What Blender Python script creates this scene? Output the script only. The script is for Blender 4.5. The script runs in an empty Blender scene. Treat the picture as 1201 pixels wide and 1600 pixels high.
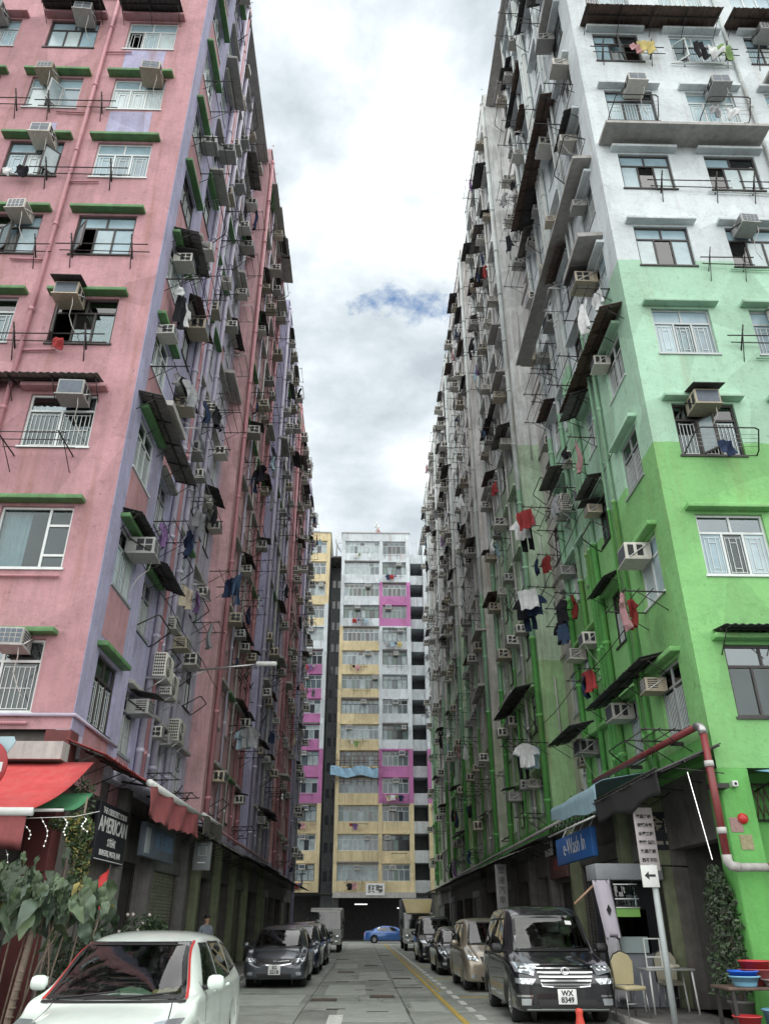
import bpy, bmesh, math, random
import numpy as np
from mathutils import Vector, Matrix, Quaternion
from mathutils.bvhtree import BVHTree

random.seed(7)
RAD = math.radians
scene = bpy.context.scene
COL = scene.collection

# ------------------------------------------------------------------ camera
cam_d = bpy.data.cameras.new("camera")
cam = bpy.data.objects.new("camera", cam_d); COL.objects.link(cam)
cam_d.sensor_fit = 'VERTICAL'; cam_d.sensor_height = 36.0
cam_d.lens = 36.0 * 1204.7 / 1600.0
cam_d.clip_start = 0.05; cam_d.clip_end = 3000
cam.location = (0, 0, 1.6)
cam.rotation_euler = (RAD(90 + 28.09), 0, RAD(-1.43))
scene.camera = cam

# ------------------------------------------------------------------ sky, sun, exposure
SUN_EL, SUN_AZ = 56.0, 178.0          # azimuth clockwise from +Y: behind the camera
world = bpy.data.worlds.new("World"); scene.world = world
world.use_nodes = True
wn, wl = world.node_tree.nodes, world.node_tree.links
wn.clear()
w_out = wn.new('ShaderNodeOutputWorld'); w_bg = wn.new('ShaderNodeBackground')
w_sky = wn.new('ShaderNodeTexSky'); w_sky.sky_type = 'NISHITA'; w_sky.sun_disc = False
w_sky.sun_elevation = RAD(SUN_EL); w_sky.sun_rotation = RAD(SUN_AZ)
w_sky.air_density = 1.2; w_sky.dust_density = 0.4
w_tc = wn.new('ShaderNodeTexCoord')
def wnode(t, **k):
    n = wn.new(t)
    for a, b in k.items(): setattr(n, a, b)
    return n
# flatten the dome so that the clouds spread like a layer overhead
w_map = wnode('ShaderNodeMapping'); w_map.inputs['Scale'].default_value = (1.0, 1.0, 1.6); w_map.inputs['Location'].default_value = (3.7, 1.2, .4)
wl.new(w_tc.outputs['Generated'], w_map.inputs['Vector'])
w_n1 = wnode('ShaderNodeTexNoise'); w_n1.inputs['Scale'].default_value = 3.3; w_n1.inputs['Detail'].default_value = 9
w_n1.inputs['Roughness'].default_value = 0.58; w_n1.inputs['Distortion'].default_value = 0.15
w_n2 = wnode('ShaderNodeTexNoise'); w_n2.inputs['Scale'].default_value = 17; w_n2.inputs['Detail'].default_value = 8
w_n2.inputs['Roughness'].default_value = 0.6
wl.new(w_map.outputs[0], w_n1.inputs['Vector']); wl.new(w_map.outputs[0], w_n2.inputs['Vector'])
w_cr = wnode('ShaderNodeValToRGB')              # cloud brightness: grey undersides to bright tops
w_cr.color_ramp.elements[0].position = 0.36; w_cr.color_ramp.elements[0].color = (2.75, 3.1, 3.4, 1)
w_cr.color_ramp.elements[1].position = 0.62; w_cr.color_ramp.elements[1].color = (6.3, 6.55, 6.65, 1)
e_ = w_cr.color_ramp.elements.new(0.49); e_.color = (4.15, 4.55, 4.8, 1)
wl.new(w_n1.outputs['Fac'], w_cr.inputs['Fac'])
# a ragged gap in the cloud deck where the blue shows
w_dot = wnode('ShaderNodeVectorMath', operation='DISTANCE')
GAP = Vector((0.043, 0.728, 0.685)).normalized()
w_dot.inputs[1].default_value = GAP
w_el = wnode('ShaderNodeMapping'); w_el.inputs['Scale'].default_value = (1.0, 1.9, 1.9)
w_dot.inputs[1].default_value = Vector((GAP.x, GAP.y*1.9, GAP.z*1.9))
wl.new(w_tc.outputs['Generated'], w_el.inputs['Vector']); wl.new(w_el.outputs[0], w_dot.inputs[0])
w_gapn = wnode('ShaderNodeMath', operation='MULTIPLY_ADD'); w_gapn.inputs[1].default_value = -0.20
wl.new(w_n2.outputs['Fac'], w_gapn.inputs[0]); wl.new(w_dot.outputs['Value'], w_gapn.inputs[2])
w_gapr = wnode('ShaderNodeMapRange'); w_gapr.inputs['From Min'].default_value = -0.083; w_gapr.inputs['From Max'].default_value = -0.050
w_gapr.inputs['To Min'].default_value = 0.0; w_gapr.inputs['To Max'].default_value = 1.0
wl.new(w_gapn.outputs[0], w_gapr.inputs['Value'])
w_mix = wnode('ShaderNodeMixRGB')
wl.new(w_gapr.outputs[0], w_mix.inputs['Fac']); wl.new(w_sky.outputs[0], w_mix.inputs['Color1']); wl.new(w_cr.outputs[0], w_mix.inputs['Color2'])
wl.new(w_mix.outputs[0], w_bg.inputs['Color']); w_bg.inputs['Strength'].default_value = 0.078
wl.new(w_bg.outputs[0], w_out.inputs['Surface'])

sun_d = bpy.data.lights.new("sun", 'SUN'); sun_d.energy = 1.5; sun_d.angle = RAD(140); sun_d.color = (1.0, 0.96, 0.9)
sun = bpy.data.objects.new("sun", sun_d); COL.objects.link(sun)
_d = Vector((math.sin(RAD(SUN_AZ)) * math.cos(RAD(SUN_EL)), math.cos(RAD(SUN_AZ)) * math.cos(RAD(SUN_EL)), math.sin(RAD(SUN_EL))))
sun.rotation_euler = (-_d).to_track_quat('-Z', 'Y').to_euler(); sun.location = (0, -10, 60)

scene.view_settings.view_transform = 'Standard'; scene.view_settings.look = 'None'
scene.view_settings.exposure = 1.4; scene.view_settings.gamma = 1.0
scene.view_settings.use_curve_mapping = False
scene.render.engine = 'CYCLES'
scene.cycles.use_denoising = True
scene.cycles.max_bounces = 6; scene.cycles.transparent_max_bounces = 12

# ------------------------------------------------------------------ mesh helpers
class MB:
    """collects shapes into one mesh"""
    def __init__(s): s.v = []; s.f = []; s.m = []; s.sm = []
    def add(s, vs, fs, mi=0, smooth=False, M=None):
        b = len(s.v)
        if M is not None: vs = [tuple(M @ Vector(p)) for p in vs]
        s.v.extend([tuple(p) for p in vs])
        for f in fs: s.f.append(tuple(b + i for i in f)); s.m.append(mi); s.sm.append(smooth)
        return s
    def box(s, x0, x1, y0, y1, z0, z1, mi=0, M=None, skip=''):
        vs = [(x0,y0,z0),(x1,y0,z0),(x1,y1,z0),(x0,y1,z0),(x0,y0,z1),(x1,y0,z1),(x1,y1,z1),(x0,y1,z1)]
        fs = {'b':(0,3,2,1),'t':(4,5,6,7),'f':(0,1,5,4),'r':(1,2,6,5),'k':(2,3,7,6),'l':(3,0,4,7)}
        return s.add(vs, [f for k, f in fs.items() if k not in skip], mi, False, M)
    def bbox(s, x0, x1, y0, y1, z0, z1, bv=0.02, mi=0, M=None):
        """box with chamfered edges"""
        bv = min(bv, (x1-x0)*.49, (y1-y0)*.49, (z1-z0)*.49)
        bm = bmesh.new(); bmesh.ops.create_cube(bm, size=1)
        for v in bm.verts: v.co = Vector(((x0+x1)/2+v.co.x*(x1-x0), (y0+y1)/2+v.co.y*(y1-y0), (z0+z1)/2+v.co.z*(z1-z0)))
        bmesh.ops.bevel(bm, geom=list(bm.edges), offset=bv, segments=2, affect='EDGES', profile=0.5)
        bm.verts.index_update()
        s.add([v.co.copy() for v in bm.verts], [[v.index for v in f.verts] for f in bm.faces], mi, True, M); bm.free()
        return s
    def quad(s, a, b, c, d, mi=0, M=None): return s.add([a,b,c,d], [(0,1,2,3)], mi, False, M)
    def tube(s, path, r, n=8, mi=0, M=None, caps=True, smooth=True):
        path = [Vector(p) for p in path]
        rs = r if isinstance(r, (list, tuple)) else [r]*len(path)
        vs, fs = [], []
        up = None
        for i, p in enumerate(path):
            if i == 0: t = path[1]-p
            elif i == len(path)-1: t = p-path[i-1]
            else: t = (path[i+1]-p).normalized()+(p-path[i-1]).normalized()
            t.normalize()
            if up is None:
                up = Vector((0,0,1)) if abs(t.z) < .9 else Vector((1,0,0))
            a = t.cross(up)
            if a.length < 1e-5: a = t.cross(Vector((0.3,1,.2)))
            a.normalize(); b = a.cross(t).normalized(); up = b
            for k in range(n):
                th = 2*math.pi*k/n
                vs.append(p + a*math.cos(th)*rs[i] + b*math.sin(th)*rs[i])
        for i in range(len(path)-1):
            for k in range(n):
                fs.append((i*n+k, i*n+(k+1)%n, (i+1)*n+(k+1)%n, (i+1)*n+k))
        if caps: fs.append(tuple(range(n))[::-1]); fs.append(tuple((len(path)-1)*n+k for k in range(n)))
        return s.add(vs, fs, mi, smooth, M)
    def lathe(s, prof, n=24, mi=0, M=None, smooth=True):
        """prof: list of (r, z) about local z"""
        vs, fs = [], []
        for r, z in prof:
            for k in range(n):
                th = 2*math.pi*k/n; vs.append((r*math.cos(th), r*math.sin(th), z))
        for i in range(len(prof)-1):
            for k in range(n): fs.append((i*n+k, i*n+(k+1)%n, (i+1)*n+(k+1)%n, (i+1)*n+k))
        return s.add(vs, fs, mi, smooth, M)
    def prism(s, pts, y0, y1, mi=0, M=None):
        """polygon in x,z extruded along y"""
        n = len(pts)
        vs = [(x,y0,z) for x,z in pts]+[(x,y1,z) for x,z in pts]
        fs = [tuple(range(n)), tuple(range(2*n-1, n-1, -1))]+[((i+1)%n, i, n+i, n+(i+1)%n) for i in range(n)]
        return s.add(vs, fs, mi, False, M)
    def sphere(s, c, r, mi=0, n=12, m=8, sc=(1,1,1), M=None):
        vs, fs = [], []
        for i in range(m+1):
            ph = math.pi*i/m
            for k in range(n):
                th = 2*math.pi*k/n
                vs.append((c[0]+r*sc[0]*math.sin(ph)*math.cos(th), c[1]+r*sc[1]*math.sin(ph)*math.sin(th), c[2]+r*sc[2]*math.cos(ph)))
        for i in range(m):
            for k in range(n): fs.append((i*n+k, (i+1)*n+k, (i+1)*n+(k+1)%n, i*n+(k+1)%n))
        return s.add(vs, fs, mi, True, M)
    def mesh(s, name, mats):
        me = bpy.data.meshes.new(name)
        me.from_pydata(s.v, [], s.f)
        for m in (mats if isinstance(mats, (list, tuple)) else [mats]): me.materials.append(m)
        me.polygons.foreach_set('material_index', s.m)
        me.polygons.foreach_set('use_smooth', s.sm)
        me.update(); return me
    def build(s, name, mats, parent=None, loc=(0,0,0), rz=0):
        return inst(name, s.mesh(name, mats), parent, loc, rz)

def inst(name, me, parent=None, loc=(0,0,0), rz=0):
    o = bpy.data.objects.new(name, me); COL.objects.link(o)
    o.location = loc
    o.rotation_euler = rz if isinstance(rz, (tuple, list)) else (0,0,rz)
    if parent is not None: o.parent = parent
    return o
def tag(o, label=None, cat=None, group=None, kind=None):
    if label: o['label'] = label
    if cat: o['category'] = cat
    if group: o['group'] = group
    if kind: o['kind'] = kind
    return o
def thing(name, label, cat, loc=(0,0,0), rz=0, group=None):
    o = bpy.data.objects.new(name, None); COL.objects.link(o)
    o.empty_display_size = .2
    o.location = loc
    o.rotation_euler = rz if isinstance(rz, (tuple, list)) else (0,0,rz)
    return tag(o, label, cat, group)
def ordn(n):
    return '%d%s' % (n, 'th' if 10 <= n % 100 <= 20 else {1:'st',2:'nd',3:'rd'}.get(n % 10, 'th'))
def setmat(o, m, slot=0):
    o.material_slots[slot].link = 'OBJECT'; o.material_slots[slot].material = m
_txt = {}
def text_mesh(body, size, mat, depth=0.004, spacing=1.0, bold=0.0, align='CENTER'):
    k = (body, size, mat.name, depth, spacing, bold, align)
    if k in _txt: return _txt[k]
    cu = bpy.data.curves.new('lettering', 'FONT')
    cu.body = body; cu.size = size; cu.align_x = align; cu.align_y = 'CENTER'; cu.extrude = depth; cu.space_character = spacing
    cu.offset = bold; cu.resolution_u = 3
    t = bpy.data.objects.new('lettering', cu); COL.objects.link(t)
    dg = bpy.context.evaluated_depsgraph_get()
    me = bpy.data.meshes.new_from_object(t.evaluated_get(dg))
    me.name = 'lettering'
    bpy.data.objects.remove(t); bpy.data.curves.remove(cu)
    me.materials.clear(); me.materials.append(mat)
    # stand it up: x stays x, y -> z, depth -> y
    for v in me.vertices:
        x, y, z = v.co; v.co = (x, -z, y)
    _txt[k] = me
    return me

# ------------------------------------------------------------------ materials
def srgb(r, g, b):
    f = lambda c: (c/255)/12.92 if c/255 <= .04045 else (((c/255)+.055)/1.055)**2.4
    return (f(r), f(g), f(b))
_mats = {}
def mat(name, col, rough=.6, metal=0.0, var=.0, vscale=3.0, bump=0.0, bscale=40.0, coat=0.0, emit=0.0, rnd=0.0, spec=.5, dirt=0.0, dirtcol=(.05,.04,.03), space='pos', sheen=0.0):
    if name in _mats: return _mats[name]
    m = bpy.data.materials.new(name); m.use_nodes = True
    nt = m.node_tree; N, L = nt.nodes, nt.links
    p = N['Principled BSDF']
    p.inputs['Roughness'].default_value = rough; p.inputs['Metallic'].default_value = metal
    p.inputs['Specular IOR Level'].default_value = spec
    p.inputs['Coat Weight'].default_value = coat; p.inputs['Coat Roughness'].default_value = .04
    p.inputs['Base Color'].default_value = (*col, 1)
    if emit:
        p.inputs['Emission Color'].default_value = (*col, 1); p.inputs['Emission Strength'].default_value = emit
    src = None
    if space == 'pos':
        g = N.new('ShaderNodeNewGeometry'); vec = g.outputs['Position']
    else:
        g = N.new('ShaderNodeTexCoord'); vec = g.outputs['Object']
    cur = None
    if var > 0:
        n = N.new('ShaderNodeTexNoise'); n.inputs['Scale'].default_value = vscale; n.inputs['Detail'].default_value = 6; n.inputs['Roughness'].default_value = .65
        L.new(vec, n.inputs['Vector'])
        r = N.new('ShaderNodeMapRange'); r.inputs['From Min'].default_value = .3; r.inputs['From Max'].default_value = .7
        r.inputs['To Min'].default_value = 1-var; r.inputs['To Max'].default_value = 1+var*.6
        L.new(n.outputs['Fac'], r.inputs['Value'])
        mx = N.new('ShaderNodeVectorMath'); mx.operation = 'SCALE'; mx.inputs[0].default_value = col
        L.new(r.outputs[0], mx.inputs['Scale']); cur = mx.outputs[0]
    if dirt > 0:      # streaks of grime running down
        mp = N.new('ShaderNodeMapping'); mp.inputs['Scale'].default_value = (3.4, 3.4, .30); L.new(vec, mp.inputs['Vector'])
        n2 = N.new('ShaderNodeTexNoise'); n2.inputs['Scale'].default_value = 1.6; n2.inputs['Detail'].default_value = 8; n2.inputs['Roughness'].default_value = .7
        L.new(mp.outputs[0], n2.inputs['Vector'])
        r2 = N.new('ShaderNodeMapRange'); r2.inputs['From Min'].default_value = .42; r2.inputs['From Max'].default_value = .80
        r2.inputs['To Min'].default_value = 0; r2.inputs['To Max'].default_value = dirt
        L.new(n2.outputs['Fac'], r2.inputs['Value'])
        mm = N.new('ShaderNodeMixRGB'); mm.inputs['Color1'].default_value = (*col, 1); mm.inputs['Color2'].default_value = (*dirtcol, 1)
        L.new(r2.outputs[0], mm.inputs['Fac'])
        if cur is not None: L.new(cur, mm.inputs['Color1'])
        cur = mm.outputs[0]
    if rnd > 0:
        oi = N.new('ShaderNodeObjectInfo'); hs = N.new('ShaderNodeHueSaturation')
        r3 = N.new('ShaderNodeMapRange'); r3.inputs['To Min'].default_value = 1-rnd; r3.inputs['To Max'].default_value = 1+rnd*.6
        L.new(oi.outputs['Random'], r3.inputs['Value']); L.new(r3.outputs[0], hs.inputs['Value'])
        hs.inputs['Color'].default_value = (*col, 1)
        if cur is not None: L.new(cur, hs.inputs['Color'])
        cur = hs.outputs[0]
    if cur is not None:
        L.new(cur, p.inputs['Base Color'])
        if emit: L.new(cur, p.inputs['Emission Color'])
    if bump > 0:
        n4 = N.new('ShaderNodeTexNoise'); n4.inputs['Scale'].default_value = bscale; n4.inputs['Detail'].default_value = 5
        L.new(vec, n4.inputs['Vector'])
        b = N.new('ShaderNodeBump'); b.inputs['Strength'].default_value = bump; b.inputs['Distance'].default_value = .02
        L.new(n4.outputs['Fac'], b.inputs['Height']); L.new(b.outputs[0], p.inputs['Normal'])
    _mats[name] = m
    return m
def glass_mat(name, tint=(.8,.9,.9), refl=.5, f0=.06):
    """thin sheet of glass: see-through with a mirror image that grows at glancing angles"""
    m = bpy.data.materials.new(name); m.use_nodes = True
    N, L = m.node_tree.nodes, m.node_tree.links; N.clear()
    o = N.new('ShaderNodeOutputMaterial'); mix = N.new('ShaderNodeMixShader'); t = N.new('ShaderNodeBsdfTransparent'); g = N.new('ShaderNodeBsdfGlossy')
    t.inputs['Color'].default_value = (*tint, 1); g.inputs['Roughness'].default_value = .03
    lw = N.new('ShaderNodeFresnel'); lw.inputs['IOR'].default_value = 1.5
    ma = N.new('ShaderNodeMath'); ma.operation = 'MULTIPLY_ADD'; ma.inputs[1].default_value = refl*2; ma.inputs[2].default_value = f0; ma.use_clamp = True
    L.new(lw.outputs[0], ma.inputs[0]); L.new(ma.outputs[0], mix.inputs['Fac'])
    L.new(t.outputs[0], mix.inputs[1]); L.new(g.outputs[0], mix.inputs[2]); L.new(mix.outputs[0], o.inputs['Surface'])
    _mats[name] = m
    return m

def wall_mat(name, bands, var=.10, dirt=.35, bump=.6, dirtcol=(.10,.085,.07), rust=.45):
    """painted render; bands = [(z_top, colour), ...] of paint coats from the bottom up, with a hand-cut edge"""
    m = mat(name, bands[0][1], rough=.78, var=var, vscale=1.3, bump=bump, bscale=9, dirt=dirt, dirtcol=dirtcol, spec=.25)
    N, L = m.node_tree.nodes, m.node_tree.links
    sc = next(n for n in N if n.bl_idname == 'ShaderNodeVectorMath')
    g0 = N.new('ShaderNodeNewGeometry')
    vo = N.new('ShaderNodeTexVoronoi'); vo.inputs['Scale'].default_value = .55; L.new(g0.outputs['Position'], vo.inputs['Vector'])
    sp = N.new('ShaderNodeSeparateColor'); L.new(vo.outputs['Color'], sp.inputs[0])
    pr = N.new('ShaderNodeMapRange'); pr.inputs['To Min'].default_value = .86; pr.inputs['To Max'].default_value = 1.10; L.new(sp.outputs[0], pr.inputs['Value'])
    nm_ = N.new('ShaderNodeTexNoise'); nm_.inputs['Scale'].default_value = 6.5; nm_.inputs['Detail'].default_value = 10; nm_.inputs['Roughness'].default_value = .75; L.new(g0.outputs['Position'], nm_.inputs['Vector'])
    mr = N.new('ShaderNodeMapRange'); mr.inputs['From Min'].default_value = .56; mr.inputs['From Max'].default_value = .74; mr.inputs['To Min'].default_value = 1.0; mr.inputs['To Max'].default_value = .55; L.new(nm_.outputs['Fac'], mr.inputs['Value'])
    vc = N.new('ShaderNodeTexVoronoi'); vc.feature = 'DISTANCE_TO_EDGE'; vc.inputs['Scale'].default_value = .8
    wp_ = N.new('ShaderNodeVectorMath'); wp_.operation = 'ADD'; L.new(g0.outputs['Position'], wp_.inputs[0]); L.new(nm_.outputs['Color'], wp_.inputs[1]); L.new(wp_.outputs[0], vc.inputs['Vector'])
    ck_ = N.new('ShaderNodeMapRange'); ck_.inputs['From Min'].default_value = .0; ck_.inputs['From Max'].default_value = .010; ck_.inputs['To Min'].default_value = .62; ck_.inputs['To Max'].default_value = 1.0; L.new(vc.outputs['Distance'], ck_.inputs['Value'])
    m1 = N.new('ShaderNodeMath'); m1.operation = 'MULTIPLY'; L.new(pr.outputs[0], m1.inputs[0]); L.new(mr.outputs[0], m1.inputs[1])
    m2 = N.new('ShaderNodeMath'); m2.operation = 'MULTIPLY'; L.new(m1.outputs[0], m2.inputs[0]); L.new(ck_.outputs[0], m2.inputs[1])
    old = sc.inputs['Scale'].links[0].from_socket
    m3 = N.new('ShaderNodeMath'); m3.operation = 'MULTIPLY'; L.new(old, m3.inputs[0]); L.new(m2.outputs[0], m3.inputs[1]); L.new(m3.outputs[0], sc.inputs['Scale'])
    if len(bands) > 1:
        g = N.new('ShaderNodeNewGeometry'); sx = N.new('ShaderNodeSeparateXYZ'); L.new(g.outputs['Position'], sx.inputs[0])
        nz = N.new('ShaderNodeTexNoise'); nz.inputs['Scale'].default_value = 2.5; L.new(g.outputs['Position'], nz.inputs['Vector'])
        ad = N.new('ShaderNodeMath'); ad.operation = 'MULTIPLY_ADD'; ad.inputs[1].default_value = .12; L.new(nz.outputs['Fac'], ad.inputs[0]); L.new(sx.outputs['Z'], ad.inputs[2])
        prev = None
        for i in range(len(bands)-1):
            gt = N.new('ShaderNodeMath'); gt.operation = 'GREATER_THAN'; gt.inputs[1].default_value = bands[i][0]
            L.new(ad.outputs[0], gt.inputs[0])
            mx = N.new('ShaderNodeMixRGB'); mx.inputs['Color1'].default_value = (*bands[i][1], 1); mx.inputs['Color2'].default_value = (*bands[i+1][1], 1)
            if prev is not None: L.new(prev, mx.inputs['Color1'])
            L.new(gt.outputs[0], mx.inputs['Fac']); prev = mx.outputs[0]
        L.new(prev, sc.inputs[0])
    # thin runs of rust below fixings
    pb_ = N['Principled BSDF']; src_ = pb_.inputs['Base Color'].links[0].from_socket
    g9 = N.new('ShaderNodeNewGeometry'); mp9 = N.new('ShaderNodeMapping'); mp9.inputs['Scale'].default_value = (2.2,2.2,.16); L.new(g9.outputs['Position'], mp9.inputs['Vector'])
    n9 = N.new('ShaderNodeTexNoise'); n9.inputs['Scale'].default_value = 1.35; n9.inputs['Detail'].default_value = 7; n9.inputs['Roughness'].default_value = .6; L.new(mp9.outputs[0], n9.inputs['Vector'])
    r9 = N.new('ShaderNodeMapRange'); r9.inputs['From Min'].default_value = .55; r9.inputs['From Max'].default_value = .72; r9.inputs['To Max'].default_value = rust; L.new(n9.outputs['Fac'], r9.inputs['Value'])
    x9 = N.new('ShaderNodeMixRGB'); x9.inputs['Color2'].default_value = (.26,.12,.06,1); L.new(r9.outputs[0], x9.inputs['Fac']); L.new(src_, x9.inputs['Color1']); L.new(x9.outputs[0], pb_.inputs['Base Color'])
    return m

C_PINK = (.50, .28, .305); C_LILAC = (.42, .41, .575); C_GREY = (.34, .32, .32)
C_GREEN = (.24, .53, .20); C_MINT = (.41, .64, .48); C_WHITE = (.64, .70, .72)
M = {}
M['pink'] = wall_mat('pink_render', [(99, C_PINK)], dirt=.32, var=.16)
M['pinkst'] = wall_mat('weathered_pink_render', [(99, (.60,.37,.39))], dirt=.55, var=.2)
M['lilac'] = wall_mat('lilac_render', [(99, C_LILAC)], dirt=.38, var=.16)
M['lgrey'] = wall_mat('lilac_grey_render', [(99, (.57,.555,.68))], dirt=.5, var=.2)
M['green'] = wall_mat('green_mint_white_render', [(11.15, C_GREEN), (16.75, C_MINT), (99, C_WHITE)], dirt=.14, var=.10, rust=.22)
M['greenfar'] = wall_mat('far_green_render', [(10.2, (.34,.55,.28)), (19.6, (.50,.66,.48)), (99, (.72,.75,.74))], dirt=.6, var=.2)
M['rgrey'] = wall_mat('grey_render', [(10.2, (.50,.55,.43)), (19.6, (.60,.60,.55)), (99, (.72,.72,.71))], dirt=.6, var=.2)
M['conc'] = mat('concrete', (.42,.41,.39), .85, var=.2, bump=.3, dirt=.4)
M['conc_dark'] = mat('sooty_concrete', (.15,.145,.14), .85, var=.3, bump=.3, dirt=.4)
M['lint_g'] = mat('green_lintel_paint', (.11,.26,.10), .6, var=.3, dirt=.5)
M['metal_dk'] = mat('dark_steel', (.045,.042,.04), .55, .4, var=.3, vscale=9)
M['metal_rust'] = mat('rusty_sheet', (.12,.085,.07), .8, .1, var=.45, vscale=5, dirt=.4, dirtcol=(.16,.06,.025))
M['sheet_gr'] = mat('grey_sheet', (.20,.19,.18), .7, .2, var=.35, vscale=4, dirt=.5)
M['sheet_dk'] = mat('dark_sheet', (.06,.058,.06), .7, .1, var=.35, vscale=4)
M['steel'] = mat('bare_steel', (.42,.42,.42), .35, .8, var=.15)
M['white_paint'] = mat('white_paint', (.72,.74,.72), .45, var=.08, dirt=.12)
M['frame_w'] = mat('white_window_frame', (.66,.70,.69), .4, .1, var=.1, dirt=.15)
M['frame_a'] = mat('aluminium_window_frame', (.42,.45,.45), .4, .4, var=.1)
M['frame_d'] = mat('dark_window_frame', (.055,.05,.048), .5, .2, var=.2)
M['ac_body'] = mat('air_conditioner_casing', (.62,.61,.56), .5, var=.14, vscale=5, rnd=.34, dirt=.6, dirtcol=(.22,.16,.10), space='obj')
M['ac_beige'] = mat('beige_casing', (.50,.45,.35), .55, var=.2, vscale=5, rnd=.3, dirt=.7, dirtcol=(.20,.12,.07), space='obj')
M['ac_grey'] = mat('grey_casing', (.40,.41,.40), .55, var=.2, vscale=5, rnd=.3, dirt=.7, dirtcol=(.14,.10,.07), space='obj')
M['ac_dark'] = mat('vent_dark', (.03,.032,.034), .6, .2)
M['ac_fin'] = mat('condenser_fins', (.10,.12,.145), .4, .5, var=.2, vscale=12)
M['hose'] = mat('drain_hose', (.55,.54,.50), .5)
M['glass'] = glass_mat('window_glass', (.70,.80,.82), .30, .03)
M['glass_blue'] = glass_mat('tinted_window_glass', (.55,.70,.75), .6, .10)
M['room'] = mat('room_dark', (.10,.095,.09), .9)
M['curt_w'] = mat('white_curtain', (.62,.66,.66), .9, var=.15, vscale=4)
M['curt_b'] = mat('blue_curtain', (.33,.47,.54), .9, var=.15, vscale=4)
M['curt_y'] = mat('pale_yellow_curtain', (.52,.55,.28), .9, var=.15)
M['curt_d'] = mat('dark_curtain', (.10,.10,.11), .9)
M['frost'] = [mat('frosted_pane_%d' % i, c, .25, spec=.7, var=.22, vscale=1.6) for i, c in enumerate([(.40,.52,.56),(.30,.43,.49),(.50,.60,.61),(.22,.30,.34)])]
M['pane'] = [mat('pane_%d' % i, c, r, spec=.8, var=.35, vscale=2.2) for i, (c, r) in enumerate([
    ((.035,.042,.048), .08), ((.10,.135,.15), .12), ((.22,.29,.31), .2), ((.32,.39,.40), .3), ((.06,.075,.07), .08), ((.09,.15,.13), .15)])]
M['pipe_pink'] = mat('pink_pipe', (.52,.25,.28), .5, var=.15, dirt=.25)
M['pipe_lilac'] = mat('lilac_pipe', (.50,.47,.58), .5, var=.15, dirt=.3)
M['pipe_green'] = mat('green_pipe', (.19,.45,.17), .5, var=.15, dirt=.2)
M['pipe_mint'] = wall_mat('banded_pipe_paint', [(11.15, (.15,.45,.13)), (17.5, (.33,.55,.38)), (99, (.52,.57,.56))], dirt=.2)
M['pipe_grey'] = mat('grey_pipe', (.52,.52,.50), .5, var=.15, dirt=.3)
M['red_pipe'] = mat('red_fire_pipe', (.20,.028,.032), .45, var=.25, dirt=.25, dirtcol=(.35,.28,.25))
M['asph'] = mat('road_base', (.05,.05,.05), .9, var=.2, bump=.4)
M['black'] = mat('black_paint', (.012,.012,.014), .45)
M['rubber'] = mat('rubber', (.018,.018,.019), .75)
M['tube_lit'] = mat('lit_fluorescent_tube', (1.0,1.0,.97), .5, emit=.7)
# ------------------------------------------------------------------ facade geometry
XL, XR, YF = -5.32, 6.35, 14.3
ZB = lambda k: 4.7 + 2.88*k
SILL, WTOP = .30, 1.70
RZ = {'F': 0.0, 'L': math.pi/2, 'R': -math.pi/2}
def P(side, fixed, u, din, z):
    if side == 'F': return Vector((u, fixed+din, z))
    if side == 'L': return Vector((fixed-din, u, z))
    return Vector((fixed+din, u, z))
def facade(mb, side, fixed, u0, u1, z0, z1, ops, reveal=.13, mi=0):
    us = sorted({u0, u1} | {o[0] for o in ops} | {o[1] for o in ops})
    zs = sorted({z0, z1} | {o[2] for o in ops} | {o[3] for o in ops})
    for i in range(len(us)-1):
        for j in range(len(zs)-1):
            uc, zc = (us[i]+us[i+1])/2, (zs[j]+zs[j+1])/2
            if any(o[0] < uc < o[1] and o[2] < zc < o[3] for o in ops): continue
            mb.quad(P(side,fixed,us[i],0,zs[j]), P(side,fixed,us[i+1],0,zs[j]), P(side,fixed,us[i+1],0,zs[j+1]), P(side,fixed,us[i],0,zs[j+1]), mi)
    for a, b, c, d in ops:
        for q in (((a,c),(b,c)), ((b,c),(b,d)), ((b,d),(a,d)), ((a,d),(a,c))):
            (ua,za),(ub,zb) = q
            mb.quad(P(side,fixed,ua,0,za), P(side,fixed,ub,0,zb), P(side,fixed,ub,reveal,zb), P(side,fixed,ua,reveal,za), mi)

_wc = {}
def cached(key, fn):
    if key not in _wc: _wc[key] = fn()
    return _wc[key]
def win_layout(w, h, n, m, pic=False):
    """pane rectangles (x0,x1,z0,z1) and the bar boxes of a window"""
    t, tr = .05, .68*h
    panes, bars = [], [(-w/2, -w/2+t, 0, h), (w/2-t, w/2, 0, h), (-w/2+t, w/2-t, 0, t), (-w/2+t, w/2-t, h-t, h)]
    if pic:                      # one big fixed light and a narrow column of three
        xs = w*.16
        bars += [(xs, xs+t, t, h-t), (xs+t, w/2-t, h*.2, h*.2+t), (xs+t, w/2-t, tr, tr+t)]
        panes += [(-w/2+t, xs, t, h-t), (xs+t, w/2-t, t, h*.2), (xs+t, w/2-t, h*.2+t, tr), (xs+t, w/2-t, tr+t, h-t)]
        return panes, bars
    bars.append((-w/2+t, w/2-t, tr, tr+t))
    for cnt, za, zb in ((n, t, tr), (m, tr+t, h-t)):
        iw = w-2*t
        for i in range(cnt):
            x0 = -w/2+t+iw*i/cnt; x1 = -w/2+t+iw*(i+1)/cnt
            if i: bars.append((x0-t*.45, x0+t*.45, za, zb)); x0 += t*.45
            if i < cnt-1: x1 -= t*.45
            panes.append((x0, x1, za, zb))
    return panes, bars
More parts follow.
